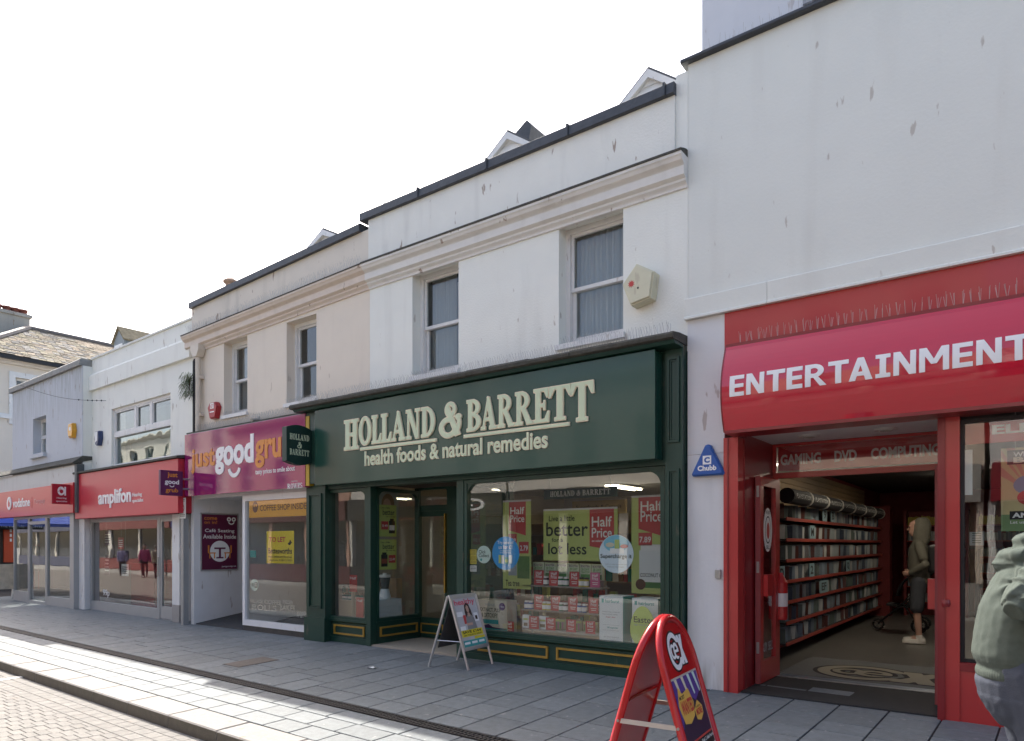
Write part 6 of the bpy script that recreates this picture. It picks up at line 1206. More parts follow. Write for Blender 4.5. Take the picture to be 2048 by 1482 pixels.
# pier, window and stall on the right
MB().box(ox1, -.50, -.05, .15, -.1, 2.584).build('pier', cred, CX); MB().box(ox1 - .01, ox1 + .03, .151, RY + .05, -.1, 2.62).build('recess_side', cred2, CX); MB().lathe((ox1 + .06, -.05, 1.0), [(.03, -.03), (.035, 0), (.03, .03)], 12).build('lock', cred2, CX)
MB().box(ox1 - .0, ox1 + .055, -.065, -.0501, -.08, 2.58).build('pier_bead', cred2, CX)
MB().box(-.4995, cx1, -.04, .12, -.1, .50).build('stall_riser', cred, CX); MB().box(-.4995, cx1, -.05, -.0401, .43, .5005).build('sill', cred2, CX)
wz_t = 2.56; f = MB(); f.frame(-.4995, 2.4, -.0, .06, .501, wz_t, .03); wo = f.build('shop_window', blackm, CX); MB().box(-.475, 2.37, .03, .036, .53, wz_t - .03).build('pane', shopglass, wo)
zb1 = ZZ(1925, 890, .08); t = thing('window_header_sign', (.5, .08, zb1), 'red header strip inside the window with white capitals ELEC', 'sign'); MB().box(-.47, 2.36, .08, .09, zb1, wz_t - .03).build('panel', MATS['transom_red'], t); F = FACE(.08); text('ELECTRONICS', F, XX(1984, .08), XX(1984, .08) + 1.2, ZZ(2015, 867, .08), ZZ(2015, 848, .08), pmu, t, .002, bold=.04)
u0, u1, v0, v1 = ppx(1920, 900, 1945, 990, .1); tag(plate('paper_sheet', FACE(.1), u0 + .03, u1, v0, v1, whitem, None, 0, .003), 'plain white paper sheet hung at left edge of the red shop window', 'paper')
u0, u1, v0, v1 = ppx(2002, 893, 2130, 1062, .3); t = thing('window_poster', (u0, .3, v0), 'pastel sunray poster with blocky lettering in the red shop window', 'poster'); plate('sheet', FACE(.3), u0, u1, v0, v1, M('poster_cream', (.6, .5, .25), .6, .05), t, -.003, .003); W, H = u1 - u0, v1 - v0; F = FACE(.3)
for j in range(7):
    a_ = R(20 + 22 * j); a2 = R(30 + 22 * j); c_ = (u0 + W * .5, v0 + H * .45); k_ = lambda aa: (min(max(c_[0] + math.cos(aa) * W * .9, u0), u1), min(max(c_[1] + math.sin(aa) * H * .7, v0), v1)); plate('print', F, 0, 0, 0, 0, M('ray_pink', (.6, .3, .2), .6, .03), t, .0004, .0004, poly=[c_, k_(a_), k_(a2)])
plate('print', F, u0, u1, v0, v0 + H * .2, M('hill_green', (.18, .3, .12), .6, .05), t, .001, .0004); plate('print', F, u0 + W * .1, u1 - .02, v0 + H * .8, v0 + H * .97, blackm, t, .001, .0005); text("WE'LL", F, u0 + W * .2, u0 + W * .6, v0 + H * .89, v0 + H * .95, whitem, t, .002); text('BUY', F, u0 + W * .2, u0 + W * .8, v0 + H * .815, v0 + H * .885, kraft, t, .002, bold=.05); plate('print', F, 0, 0, 0, 0, M('blob_blue', (.15, .3, .4), .6, .05), t, .0014, .0005, poly=ell(u0 + W * .48, v0 + H * .55, W * .28, H * .12)); plate('print', F, 0, 0, 0, 0, redm, t, .002, .0005, poly=ell(u0 + W * .5, v0 + H * .4, W * .24, H * .1)); plate('print', F, u0 + W * .14, u0 + W * .62, v0 + H * .14, v0 + H * .24, blackm, t, .0026, .0005); text('ANY', F, u0 + W * .18, u0 + W * .58, v0 + H * .16, v0 + H * .22, whitem, t, .0035, bold=.04); text('Let us know', F, u0 + W * .15, u0 + W * .62, v0 + H * .09, v0 + H * .125, whitem, t, .002)
MB().tube([(u0 + .1, .302, v1), (u0 + .1, .302, 2.7)], .003, 4).build('wire', steel, t)
u0, u1, v0, v1 = ppx(1939, 1064, 1968, 1091, .2); t = thing('leaflet_stand', (u0, .2, v0), 'small printed card on a dark stand in the red shop window', 'card'); plate('card', FACE(.2), u0, u1, v0, v1, MATS['poster_grey'], t, -.003, .003); MB().box(u0, u1, .21, .4, v0 - .03, v0 - .005).build('tray', blackm, t); MB().tube([((u0 + u1) / 2, .3, 0), ((u0 + u1) / 2, .3, v0 - .03)], .02).build('post', blackm, t); [plate('print', FACE(.2), u0 + .02, u1 - .02, v0 + .02 * j, v0 + .02 * j + .008, ink, t, .0006, .0004) for j in range(1, 6)]
# room
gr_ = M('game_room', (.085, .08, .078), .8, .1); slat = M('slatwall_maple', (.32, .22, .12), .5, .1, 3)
rm = MB(); rx0, rx1, ry1, rz = -2.93, 3.6, 11.5, 2.72
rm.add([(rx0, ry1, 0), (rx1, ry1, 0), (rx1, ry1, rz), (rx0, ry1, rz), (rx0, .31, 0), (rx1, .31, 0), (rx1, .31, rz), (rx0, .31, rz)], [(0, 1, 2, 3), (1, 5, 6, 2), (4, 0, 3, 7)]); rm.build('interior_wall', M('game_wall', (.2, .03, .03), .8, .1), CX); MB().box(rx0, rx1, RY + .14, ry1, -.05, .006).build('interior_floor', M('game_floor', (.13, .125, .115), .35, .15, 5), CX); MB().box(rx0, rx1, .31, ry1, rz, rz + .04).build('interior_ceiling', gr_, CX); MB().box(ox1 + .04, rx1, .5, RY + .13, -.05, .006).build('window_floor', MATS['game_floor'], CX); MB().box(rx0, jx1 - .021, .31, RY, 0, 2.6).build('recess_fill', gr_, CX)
SHX, SY0, SY1 = -2.55, 2.25, 9.3
gs = thing('game_shelving', (-2.75, 5.5, 0), 'long slatwall of red-edged game shelves along the left shop wall', 'shelves')
for k in range(30): MB().box(rx0 + .02, rx0 + .04, 1.3, 9.4, .1 + k * .085, .1 + k * .085 + .078).build('slat', slat, gs)
shz = [.22 + .27 * i for i in range(7)]
for z in shz: s_ = MB().box(rx0 + .041, SHX, SY0, SY1, z - .022, z).build('shelf', M('shelf_black', (.03, .03, .03), .5, .1), gs); MB().box(SHX + .0005, SHX + .012, SY0, SY1, z - .03, z + .012).build('red_edge', M('edge_red', (.32, .05, .035), .45, .1), s_)
MB().box(rx0 + .041, SHX + .15, SY1 + .01, SY1 + .35, .006, 2.3).build('end_panel', M('end_red', (.18, .02, .02), .6, .1), gs)
MB().box(rx0 + .041, SHX - .1, 1.35, 1.5, .006, .4) if False else None
pal = [(.14, .17, .19), (.32, .36, .36), (.04, .06, .09), (.1, .13, .12), (.42, .44, .42), (.08, .03, .025), (.18, .23, .27)]
cm = []
for i, c in enumerate(pal):
    m = M('case_tone_%d' % i, c, .35, .35, 9); b = MB(); b.box(-.065, .065, -.0075, .0075, 0, .185); me = bpy.data.meshes.new('game_case'); me.from_pydata(b.v, [], b.f); me.materials.append(m); cm.append(me)
TONE = ('slate grey', 'pale grey', 'navy', 'grey-green', 'off-white', 'dark red', 'blue-grey'); rc = random.Random(11); ROW = ('lowest', 'second lowest', 'third lowest', 'middle', 'third highest', 'second highest', 'highest')
for r_, z in enumerate(shz):
    y = SY0 + .05
    for k in range(42):
        o = bpy.data.objects.new('game_case', rc.choice(cm)); COL.objects.link(o); ln = rc.uniform(.12, .3)
        o.rotation_euler = (rc.uniform(-.1, .1), 0, R(58) + rc.uniform(-.15, .15) if rc.random() < .75 else R(8)); o.location = (SHX - .085, y, z + .002); o.scale = (1, 1.0, rc.uniform(.92, 1.08))
        tag(o, f'{TONE[cm.index(o.data)]} game case, {nth(k + 1)} from the door on the {ROW[r_]} red-edged shelf', 'game case', f'game cases on the {ROW[r_]} shelf'); y += (SY1 - SY0 - .1) / 42
thin = {}
for r_, z in enumerate(shz):                                  # spines packed between the cases one can pick out
    y = SY0 + .04
    while y < SY1 - .05:
        w2 = rc.uniform(.013, .02); hh = rc.uniform(.15, .19); lean = rc.uniform(-.015, .015); xf = SHX - rc.uniform(.07, .13); mb = thin.setdefault(rc.randrange(7), MB())
        mb.add([(xf, y, z + .001), (xf, y + w2, z + .001), (xf - .12, y + w2, z + .001), (xf - .12, y, z + .001), (xf, y + lean, z + hh), (xf, y + w2 + lean, z + hh), (xf - .12, y + w2 + lean, z + hh), (xf - .12, y + lean, z + hh)], [(0, 3, 2, 1), (4, 5, 6, 7), (0, 1, 5, 4), (1, 2, 6, 5), (2, 3, 7, 6), (3, 0, 4, 7)]); y += w2 + .004
for ci, mb in thin.items(): tag(mb.build('packed_cases', MATS['case_tone_%d' % ci], gs), None, kind='stuff')
for i, (px, py, s) in enumerate(((1564, 1144, 'D'), (1624, 1147, '2'), (1648, 1163, 'EF'), (1666, 1036, 'B'), (1696, 1131, 'Q'), (1625, 1064, 'M'), (1650, 1036, '9'))):
    q = PS(px, py, SHX + .018); zz = min(shz, key=lambda z: abs(z + .09 - q.z)); t = thing('divider_card', (SHX + .018, q.y, zz), 'pale blue divider card with black ' + ('letter D', 'figure 2', 'letters EF', 'letter B', 'letter Q', 'letter M', 'figure nine')[i] + ' on the game shelves', 'divider card', 'divider cards'); F = SIDE(SHX + .014); w_ = .13 + .12 * (len(s) > 1)
    plate('card', F, q.y - w_, q.y + w_, zz + .014, zz + .2, M('divider_blue', (.22, .33, .36), .5, .03), t, 0, .003); text(s, F, q.y - w_ * .6, q.y + w_ * .6, zz + .05, zz + .17, blackm, t, .005, bold=.03)
for k in range(7):
    y0_ = 2.1 + k * .95; t = thing('rolled_banner', (-2.5, y0_, 2.1), f'black rolled header above the game shelves, {nth(k + 1)} from the door', 'banner', 'rolled headers'); MB().tube([(-2.5, y0_, 2.12), (-2.5, y0_ + .86, 2.12)], .1, 14).build('tube', M('banner_black', (.014, .014, .016), .75, .05), t); MB().tube([(-2.5, y0_ + .861, 2.12), (-2.5, y0_ + .94, 2.12)], .108, 14).build('clamp', M('clamp_white', (.4, .38, .34), .5, .05), t)
    text('PLAYSTATION', SIDE(-2.398), y0_ + .08, y0_ + .8, 2.09, 2.15, M('dim_white', (.4, .4, .38), .6, 0), t, .002)
for i, (x, y) in enumerate(((-1.6, 3.6), (-.9, 3.6), (-1.2, 7.0))):
    t = thing('spot_light', (x, y, 2.68), ('left near ceiling lamp in the game shop', 'right near ceiling lamp in the game shop', 'far ceiling lamp in the game shop')[i], 'light', 'game shop ceiling lamps'); MB().box(x - .12, x + .12, y - .12, y + .12, 2.69, 2.719).build('housing', whitem, t); MB().box(x - .1, x + .1, y - .1, y + .1, 2.68, 2.6895).build('lamp', M('lit_lamp', (.9, .9, .8), .5, 0, emis=(1, .88, .7), est=26), t)
for i, (x0, x1) in enumerate(((-2.2, -1.05), (-.95, .3))):
    rg_ = random.Random(40 + i); t = thing('back_shelf', ((x0 + x1) / 2, 9.9, 0), ('left', 'right')[i] + ' stocked red shelf bay at the far end of the game shop', 'shelf'); b = MB(); b.box(x0, x1, 10.1, 10.15, .0065, 2.2); b.box(x0, x0 + .05, 9.75, 10.099, .0065, 2.2); b.box(x1 - .05, x1, 9.75, 10.099, .0065, 2.2); b.build('frame', MATS['end_red'], t)
    for z in (.3, .62, .94, 1.26, 1.58, 1.9):
        MB().box(x0 + .051, x1 - .051, 9.76, 10.099, z - .02, z).build('shelf', MATS['edge_red'], t); gr2 = {}; xx = x0 + .07
        while xx < x1 - .1: w2 = rg_.uniform(.02, .05); gr2.setdefault(rg_.randrange(7), MB()).box(xx, xx + w2, 9.8, 9.92, z + .001, z + rg_.uniform(.15, .2)); xx += w2 + .004
        for ci, mb in gr2.items(): tag(mb.build('stocked_cases', MATS['case_tone_%d' % ci] if z < 1.8 else M('yellow_case', (.45, .36, .05), .5, .1), t), None, kind='stuff')
t = thing('fire_extinguisher', (-2.6, 2.1, 0), 'red fire extinguisher standing by the first game shelves', 'extinguisher'); q = PS(1559, 1240, -2.45); MB().lathe((-2.45, q.y, .35), [(.07, 0), (.075, .02), (.075, .42), (.03, .5), (.02, .53)], 14).build('cylinder', pullm, t); MB().lathe((-2.45, q.y, .35), [(.0765, .15), (.0765, .3)], 14).build('label_band', whitem, t); MB().box(-2.53, -2.5, q.y - .06, q.y + .06, .01, .8).build('bracket', blackm, t)
t.location = (-2.45, q.y, .3)
# door mat with the shop's emblem
def emblem(x, y): return U(np.maximum(sd_ring(x, y, .42, .5, .42, .5, .30, .36), np.where((x > .66) & (abs(y - .5) < .2), .05, -1)), np.maximum(sd_ring(x, y, .30, .5, .16, .2, .09, .12), np.where((x > .34) & (abs(y - .5) < .1), .05, -1)), np.maximum(sd_ring(x, y, .52, .5, .17, .22, .09, .13), np.where((x > .52) & (y < .47) & (y > .36), .05, -1)), sd_box(x, y, .4, .66, .46, .53), sd_poly(x, y, [(.74, .88), (.9, .88), (1.12, .1), (.96, .1)]), sd_poly(x, y, [(.98, .88), (1.12, .88), (.88, .1), (.72, .1)]))
EV, EF = sdf_shape(emblem, -.05, 1.2, -.05, 1.05, 60, 1., 0.); EV2, EF2 = sdf_shape(emblem, -.1, 1.25, -.1, 1.1, 60, 1., .045)
mt_ = thing('door_mat', (-1.5, 1.9, .006), 'grey entrance mat with a cream and black oval emblem', 'mat'); MB().box(jx1 + .02, ox1 - .02, RY + .145, 2.75, .0061, .014).build('mat', M('mat_grey', (.15, .15, .145), .9, .2, 60), mt_)
FM = FRAME((-2.08, 1.42, .014), (1, -.03, 0), (.03, 1, 0)); b = MB(FM); b.add([(x * 1.14, y * .92, .0005 + z * .001) for x, y, z in EV2], EF2); b.build('emblem_outline', M('mat_black', (.025, .02, .02), .9, .1), mt_); b = MB(FM); b.add([(x * 1.14, y * .92, .002 + z * .001) for x, y, z in EV], EF); b.build('emblem', M('mat_cream', (.34, .30, .22), .9, .1), mt_)
# blue triangular alarm box, doorbell
def prc(t, c, F):
    plate('print', F, c.x - .045, c.x + .045, c.z - .01, c.z + .08, whitem, t, .0005, .001); text('C', F, c.x - .03, c.x + .03, c.z + .005, c.z + .065, MATS['alarm_blue'], t, .0025, bold=.06); text('Chubb', F, c.x - .1, c.x + .1, c.z - .075, c.z - .02, whitem, t, .0025, bold=.04)
al = M('alarm_blue', (.015, .09, .36), .3, .06, 4)
alarm('alarm_box', 1419, 928, [(0, .2), (.03, .19), (.175, -.1), (.165, -.125), (-.165, -.125), (-.175, -.1), (-.03, .19)], -.015, .07, al, 'blue triangular alarm box on the narrow white pier', prints=prc)
t = tag(MB().box(XX(1433), XX(1444), -.05, -.0155, ZZ(1438, 1156), ZZ(1438, 1139)).build('socket_box', steel, None, bevel=.004), 'small grey metal box low on the white pier', 'box')
MB().box(-9.0, 0, 0, 0, 0, 0) if False else None
# ================================================================== red plastic pavement board
redp = M('red_plastic', (.46, .012, .014), .28, .05, 5, coat=.35, spec=.4)
dA = 4.4; PA = Vector((0, CAMY, 0)) + Vector((-SN, CS, 0)) * dA + Vector((CS, SN, 0)) * ((1330 - 1024) / FPX * dA)
gz = kz((TK.inverted() @ PA).y); topA = CAMH - (1236 - HOR) / FPX * dA; HA = topA - gz
rb = thing('red_pavement_board', (PA.x, PA.y, gz), 'red plastic arched pavement board with game posters near the camera', 'pavement board')
hv = Vector((-.086, .998, 0)).normalized(); nv = Vector((hv.y, -hv.x, 0)); SPR = .33; LN = math.hypot(HA, SPR)
def arch(w, h, r, n=18): 
    pts = [(-w, 0), (w, 0), (w, h - r)]; pts += [(w * math.cos(a), h - r + r * math.sin(a)) for a in [math.pi * i / n for i in range(1, n)]]; return pts + [(-w, h - r)]
def board(sgn):
    vdir = (nv * (-sgn * SPR) + Vector((0, 0, HA))).normalized(); o = PA + nv * (sgn * (SPR + .012)) + Vector((0, 0, gz + .002)); F = FRAME(o, hv * sgn, vdir)
    pts = arch(.275, LN - .03, .28); p = plate('panel', F, 0, 0, 0, 0, redp, rb, -.012, .016, poly=pts)
    rim = MB(F); rim.tube([(x, y, 0) for x, y in arch(.285, LN, .30)[2:] + [(-.285, .0)]] if False else [(.285, 0, 0)] + [(x, y, 0) for x, y in arch(.285, LN, .30)[2:]] + [(-.285, 0, 0)], .024, 10); rim.build('rim', redp, rb, smooth=True)
    rb2 = MB(F); rb2.tube([(-.26, LN * .58, -.02 if False else -.014), (0, LN * .585, -.02), (.26, LN * .58, -.014)], .01, 8); rb2.build('rib', redp, rb, smooth=True)
    return F
FA = board(1); FB = board(-1)
for side in (-1, 1):
    a = FA @ Vector((.3 * side, LN * .47, 0)); b = FB @ Vector((-.3 * side, LN * .47, 0)); m_ = MB(); d = (b - a).normalized(); up = Vector((0, 0, .014)); ou = Vector(hv) * (.004 * side)
    m_.add([a - up - ou, b - up - ou, b + up - ou, a + up - ou, a - up + ou, b - up + ou, b + up + ou, a + up + ou], [(0, 1, 2, 3), (7, 6, 5, 4), (0, 4, 5, 1), (1, 5, 6, 2), (2, 6, 7, 3), (3, 7, 4, 0)]); st_ = m_.build('stay', M('stay_cream', (.55, .5, .44), .5, .1, 10), rb)
    for q in (a, b): MB().tube([q - ou * 3, q + ou * 3], .009, 8).build('rivet', steel, st_)
# emblem and poster
b = MB(FA); b.add([(x * .25 - .145, y * .235 + LN * .725, .005 + z * .001) for x, y, z in EV2], EF2); b.build('emblem_outline', blackm, rb); b = MB(FA); b.add([(x * .25 - .145, y * .235 + LN * .725, .0065 + z * .001) for x, y, z in EV], EF); b.build('emblem', gw_, rb)
W0, V0, V1 = .235, .05, LN * .69
plate('poster_pocket', FA, -W0 - .012, W0 + .012, V0, V1 + .012, M('pocket_clear', (.5, .45, .4), .3, .05), rb, .0042, .002); q = lambda a, b_, c, d, m, off=.0075, poly=None: plate('print', FA, -W0 + 2 * W0 * a, -W0 + 2 * W0 * b_, V0 + (V1 - V0) * c, V0 + (V1 - V0) * d, m, rb, off, .0006, poly=[(-W0 + 2 * W0 * x, V0 + (V1 - V0) * z) for x, z in poly] if poly else None)
pt = lambda s, a, b_, c, d, m, off=.0105, bold=.01, shear=0.: text(s, FA, -W0 + 2 * W0 * a, -W0 + 2 * W0 * b_, V0 + (V1 - V0) * c, V0 + (V1 - V0) * d, m, rb, off, bold=bold, shear=shear)
night = M('poster_night', (.03, .02, .05), .4, .1); violet = M('poster_violet', (.09, .05, .26), .4, .1); pinkt = M('table_pink', (.62, .42, .48), .5, .04)
q(0, 1, .5, 1, night, .0064); q(0, 0, 0, 0, violet, .0074, [(0, .62), (0, 1), (1, 1), (1, .86), (.7, .78), (.3, .9)])
for x in (.08, .34, .58, .8): q(0, 0, 0, 0, kraft if x < .5 else pale, .0084, [(x, 1), (x + .09, 1), (x + .16, .84), (x + .12, .83)])
q(0, 0, 0, 0, M('burst_amber', (.7, .42, .08), .5, .05), .0090, [(.1, .66), (.02, .8), (.14, .94), (.24, .88), (.5, .9), (.58, .78), (.5, .68), (.3, .64)]); pt('WANTED', .1, .54, .72, .83, MATS['warn_red'], .0105, .04, .1); pt('MOST', .1, .3, .84, .87, ink, .0105, .02)
q(0, 0, 0, 0, MATS['burst_amber'], .0090, [(.56, .64), (.54, .72), (.72, .78), (.86, .72), (.84, .66), (.7, .62)]); pt('MORE', .58, .82, .665, .72, MATS['warn_red'], .0105, .04, .1); pt('in store', .6, .78, .725, .745, ink)
q(0, 1, .5, .515, MATS['warn_red'], .0078); pt('*Sell 2 b&d here', .5, .98, .46, .49, whitem, .0105); q(0, 1, .41, .499, blackm, .0070); pt('Product', .04, .26, .425, .46, whitem)
q(0, 1, .0, .409, pinkt, .0066)
for r_ in range(9):
    zc = .40 - .045 * r_; q(0, 1, zc - .044, zc - .0425, greyprint, .0076)
    pt(('Boxed console', 'Phone 16GB any', 'Android tablet', 'Pad 2 wifi', 'Laptop i5', 'Phone 32GB', 'Hand held', 'Music deck', 'Headset')[r_], .04, .5, zc - .036, zc - .01, ink); pt(('40', '35', '120', '90', '45', '60', '75', '30', '25')[r_], .58, .68, zc - .036, zc - .008, blackm); pt(('28', '25', '84', '63', '32', '42', '53', '21', '18')[r_], .73, .82, zc - .036, zc - .008, MATS['warn_red']); pt(('20', '18', '60', '45', '23', '30', '38', '15', '12')[r_], .87, .95, zc - .036, zc - .008, teal)
# ================================================================== people
def stack(mb, rings, n=18):
    vs = []; fs = []
    for (x, y, z, a, b) in rings:
        for j in range(n): t = 2 * math.pi * j / n; vs.append((x + a * math.cos(t), y + b * math.sin(t), z))
    m = len(rings)
    fs = [(i * n + j, i * n + (j + 1) % n, (i + 1) * n + (j + 1) % n, (i + 1) * n + j) for i in range(m - 1) for j in range(n)] + [tuple(range(n))[::-1], tuple(range((m - 1) * n, m * n))]
    return mb.add(vs, fs)
def blob(mb, c, a, b, h, n=14, m=9): return stack(mb, [(c[0], c[1], c[2] - h * math.cos(math.pi * i / m), max(.001, a * math.sin(math.pi * i / m)), max(.001, b * math.sin(math.pi * i / m))) for i in range(m + 1)], n)
def limb(mb, pts, rs, n=12):
    P = [Vector(p) for p in pts]; Q = []; Rr = []
    for i in range(len(P) - 1):
        for k in range(4): t = k / 4; Q.append(P[i].lerp(P[i + 1], t)); Rr.append(rs[i] + (rs[i + 1] - rs[i]) * t)
    Q.append(P[-1]); Rr.append(rs[-1]); mb.tube(Q, Rr, n)
    for p, r in zip(P, rs): blob(mb, p, r, r, r, 10, 6)
def hand(mb, wrist, d, side, n_, curl=.35, s=1.):
    """palm, four unequal bent fingers and a thumb; d = finger direction, n_ = palm normal, side = thumb side"""
    d = Vector(d).normalized(); n_ = Vector(n_).normalized(); t = Vector(side).normalized(); w = Vector(wrist)
    limb(mb, [w, w + d * .05 * s, w + d * .085 * s], [.024 * s, .03 * s, .03 * s]); limb(mb, [w + d * .04 * s + t * .02 * s, w + d * .085 * s + t * .024 * s], [.018 * s, .016 * s]); limb(mb, [w + d * .04 * s - t * .02 * s, w + d * .08 * s - t * .026 * s], [.018 * s, .015 * s])
    for k, l in ((.03, .07), (.011, .08), (-.009, .075), (-.028, .058)):
        b = w + d * .085 * s + t * k * s; d1 = (d + n_ * curl * .6).normalized(); d2 = (d + n_ * curl * 1.8).normalized(); j1 = b + d1 * l * .5 * s; limb(mb, [b, j1, j1 + d2 * l * .3 * s, j1 + (d2 * .45 + n_ * .12) * l * s], [.0095 * s, .009 * s, .0085 * s, .007 * s], 8)
    b = w + d * .025 * s + t * .026 * s; limb(mb, [b, b + (t * .7 + d * .7) * .04 * s, b + (t * .6 + d * 1.3) * .055 * s + n_ * .01 * s], [.013 * s, .0105 * s, .008 * s], 8)
def finish(mb, name, mat, parent, vox, T, sm=6, disp=0., dsc=.12):
    o = MB(T).add(mb.v, mb.f).build(name, mat, parent); r = o.modifiers.new('remesh', 'REMESH'); r.mode = 'VOXEL'; r.voxel_size = vox; r.use_smooth_shade = True
    s = o.modifiers.new('smooth', 'SMOOTH'); s.iterations = sm; s.factor = .5
    if disp:
        tx = bpy.data.textures.new('folds', 'CLOUDS'); tx.noise_scale = dsc; tx.noise_depth = 3; d = o.modifiers.new('folds', 'DISPLACE'); d.texture = tx; d.strength = disp; d.mid_level = .5; d.texture_coords = 'LOCAL'
    return o
skinm = M('skin', (.46, .27, .2), .5, .08, 12); hair_m = M('hair_brown', (.06, .04, .028), .6, .3, 40)
def head(mb, c, s=1., fx=1):
    """head with brow, nose, lips, chin and ears looking along +x"""
    x, y, z = c
    stack(mb, [(x + .02 * s, y, z - .125 * s, .02 * s, .02 * s), (x + .022 * s, y, z - .115 * s, .05 * s, .042 * s), (x + .012 * s, y, z - .08 * s, .078 * s, .06 * s), (x + .004 * s, y, z - .03 * s, .094 * s, .07 * s), (x, y, z + .02 * s, .099 * s, .076 * s), (x - .006 * s, y, z + .07 * s, .096 * s, .074 * s), (x - .01 * s, y, z + .105 * s, .07 * s, .055 * s), (x - .01 * s, y, z + .122 * s, .02 * s, .018 * s)])
    limb(mb, [(x + .092 * s, y, z + .012 * s), (x + .112 * s, y, z - .022 * s)], [.009 * s, .014 * s], 8); limb(mb, [(x + .088 * s, y - .02 * s, z - .062 * s), (x + .088 * s, y + .02 * s, z - .062 * s)], [.009 * s, .009 * s], 8)
    limb(mb, [(x + .085 * s, y - .04 * s, z + .025 * s), (x + .09 * s, y + .04 * s, z + .025 * s)], [.012 * s, .012 * s], 8)
    for k in (-1, 1): limb(mb, [(x - .005 * s, y + k * .074 * s, z + .015 * s), (x - .005 * s, y + k * .08 * s, z - .025 * s)], [.016 * s, .01 * s], 8)
def eyes(c, s, T, parent):
    for k in (-1, 1): blob(b := MB(T), (c[0] + .086 * s, c[1] + k * .03 * s, c[2] + .004 * s), .012 * s, .012 * s, .009 * s, 10, 6); b.build('eye', M('eye_dark', (.05, .04, .035), .2, 0), parent)
def standing(name, loc, yaw, s, label, top, bottom, shoes, shorts=False, hood=False, stride=0., hairmat=None, pocket=True, vox=.011, reach=False, bag=None):
    T = Matrix.Translation(loc) @ Matrix.Rotation(yaw, 4, 'Z') @ Matrix.Scale(s, 4)
    body = MB(); hip, kne, ank = .92, .5, .09; st = stride
    L = {1: [(0, .09, hip), (.03 + st * .5, .1, kne), (st, .1, ank)], -1: [(0, -.09, hip), (.03 - st * .3, -.1, kne + .01), (-st, -.1, ank)]}
    stack(body, [(-.01, 0, .86, .09, .13), (-.01, 0, .98, .115, .16), (0, 0, 1.1, .1, .145), (.005, 0, 1.25, .115, .165), (0, 0, 1.38, .11, .185), (-.005, 0, 1.46, .075, .13), (0, 0, 1.5, .05, .055), (.015, 0, 1.57, .05, .055)])
    for k in (1, -1):
        limb(body, L[k], [.085, .055, .037]); limb(body, [L[k][2], (L[k][2][0] + .12, L[k][2][1], .045)], [.036, .033])
    hd = (.03, 0, 1.66); head(body, hd)
    AR = {}
    for k in (1, -1):
        sh = (0, k * .185, 1.42)
        if k == 1 and reach: el, wr, hdir, pn, sd = (.2, k * .26, 1.24), (.42, k * .22, 1.3), (1, 0, .1), (0, 0, -1), (0, -k, 0)
        elif pocket: el, wr, hdir, pn, sd = (-.07, k * .26, 1.14), (.1, k * .16, 1.02), (.7, -k * .6, -.2), (-.3, -k, 0), (.2, 0, 1)
        else: el, wr, hdir, pn, sd = (-.04 + k * st * .4, k * .25, 1.13), (.04 + k * st * .8, k * .25, .88), (.1, 0, -1), (0, -k, 0), (1, 0, 0)
        AR[k] = (sh, el, wr); limb(body, [sh, el, wr], [.052, .04, .027]); hand(body, wr, hdir, sd, pn)
    o = finish(body, name, skinm, None, .0065 * s, T, 3); o.modifiers['remesh'].voxel_size = vox * s * .65; tag(o, label, 'person')
    c = MB(); stack(c, [(-.01, 0, .86, .135, .175), (-.01, 0, .9, .14, .185), (0, 0, 1.02, .138, .18), (.005, 0, 1.2, .14, .19), (0, 0, 1.36, .132, .205), (-.005, 0, 1.46, .09, .15), (0, 0, 1.5, .068, .075)])
    for k in (1, -1): limb(c, list(AR[k]), [.072, .058, .042])
    if hood:
        h_ = hd; stack(c, [(-.03, 0, 1.44, .1, .13), (-.03, 0, 1.52, .115, .12), (-.03, 0, 1.6, .12, .112), (-.032, 0, 1.7, .125, .11), (-.035, 0, 1.77, .1, .09), (-.04, 0, 1.81, .05, .045)])
    cl = finish(c, 'hoodie', top, o, vox * s, T, 5, .008, .09)
    if not hood:
        hb = MB(); stack(hb, [(hd[0] - .035, 0, hd[2] - .05, .075, .076), (hd[0] - .03, 0, hd[2] + .03, .092, .086), (hd[0] - .012, 0, hd[2] + .07, .104, .084), (hd[0] - .012, 0, hd[2] + .115, .08, .066), (hd[0] - .012, 0, hd[2] + .138, .02, .02)]); finish(hb, 'hair', hairmat or hair_m, o, .01 * s, T, 3, .012, .03)
    b = MB(); stack(b, [(-.01, 0, .82, .11, .16), (-.01, 0, .93, .13, .175), (-.005, 0, 1.02, .118, .165)])
    for k in (1, -1):
        p = L[k]
        if shorts: kk = Vector(p[0]).lerp(Vector(p[1]), .95); limb(b, [p[0], kk], [.105, .092])
        else: limb(b, p, [.1, .072, .06])
    finish(b, 'shorts' if shorts else 'trousers', bottom, o, vox * s, T, 4, .01, .08)
    for k in (1, -1):
        f = MB(); p = L[k][2]; limb(f, [(p[0] - .04, p[1], .05), (p[0] + .07, p[1], .045), (p[0] + .17, p[1], .04)], [.046, .046, .036]); limb(f, [(p[0], p[1], .11), (p[0], p[1], .05)], [.048, .05]); stack(f, [(p[0] + .065, p[1], .004, .15, .05), (p[0] + .065, p[1], .03, .152, .052)]); finish(f, 'shoe', shoes, o, .009 * s, T, 3)
    eyes(hd, 1., T, o)
    if bag: g_ = MB(T); g_.box(-.28, -.1, -.14, .14, 1.02, 1.42); g_.build('backpack', bag, o, bevel=.04)
    return o
olive = M('hoodie_olive', (.115, .11, .085), .9, .12, 40, bump=.2, bscale=200); shade_grey = M('shorts_grey', (.05, .055, .065), .9, .1, 40); cream_shoe = M('shoe_cream', (.66, .64, .58), .7, .08)
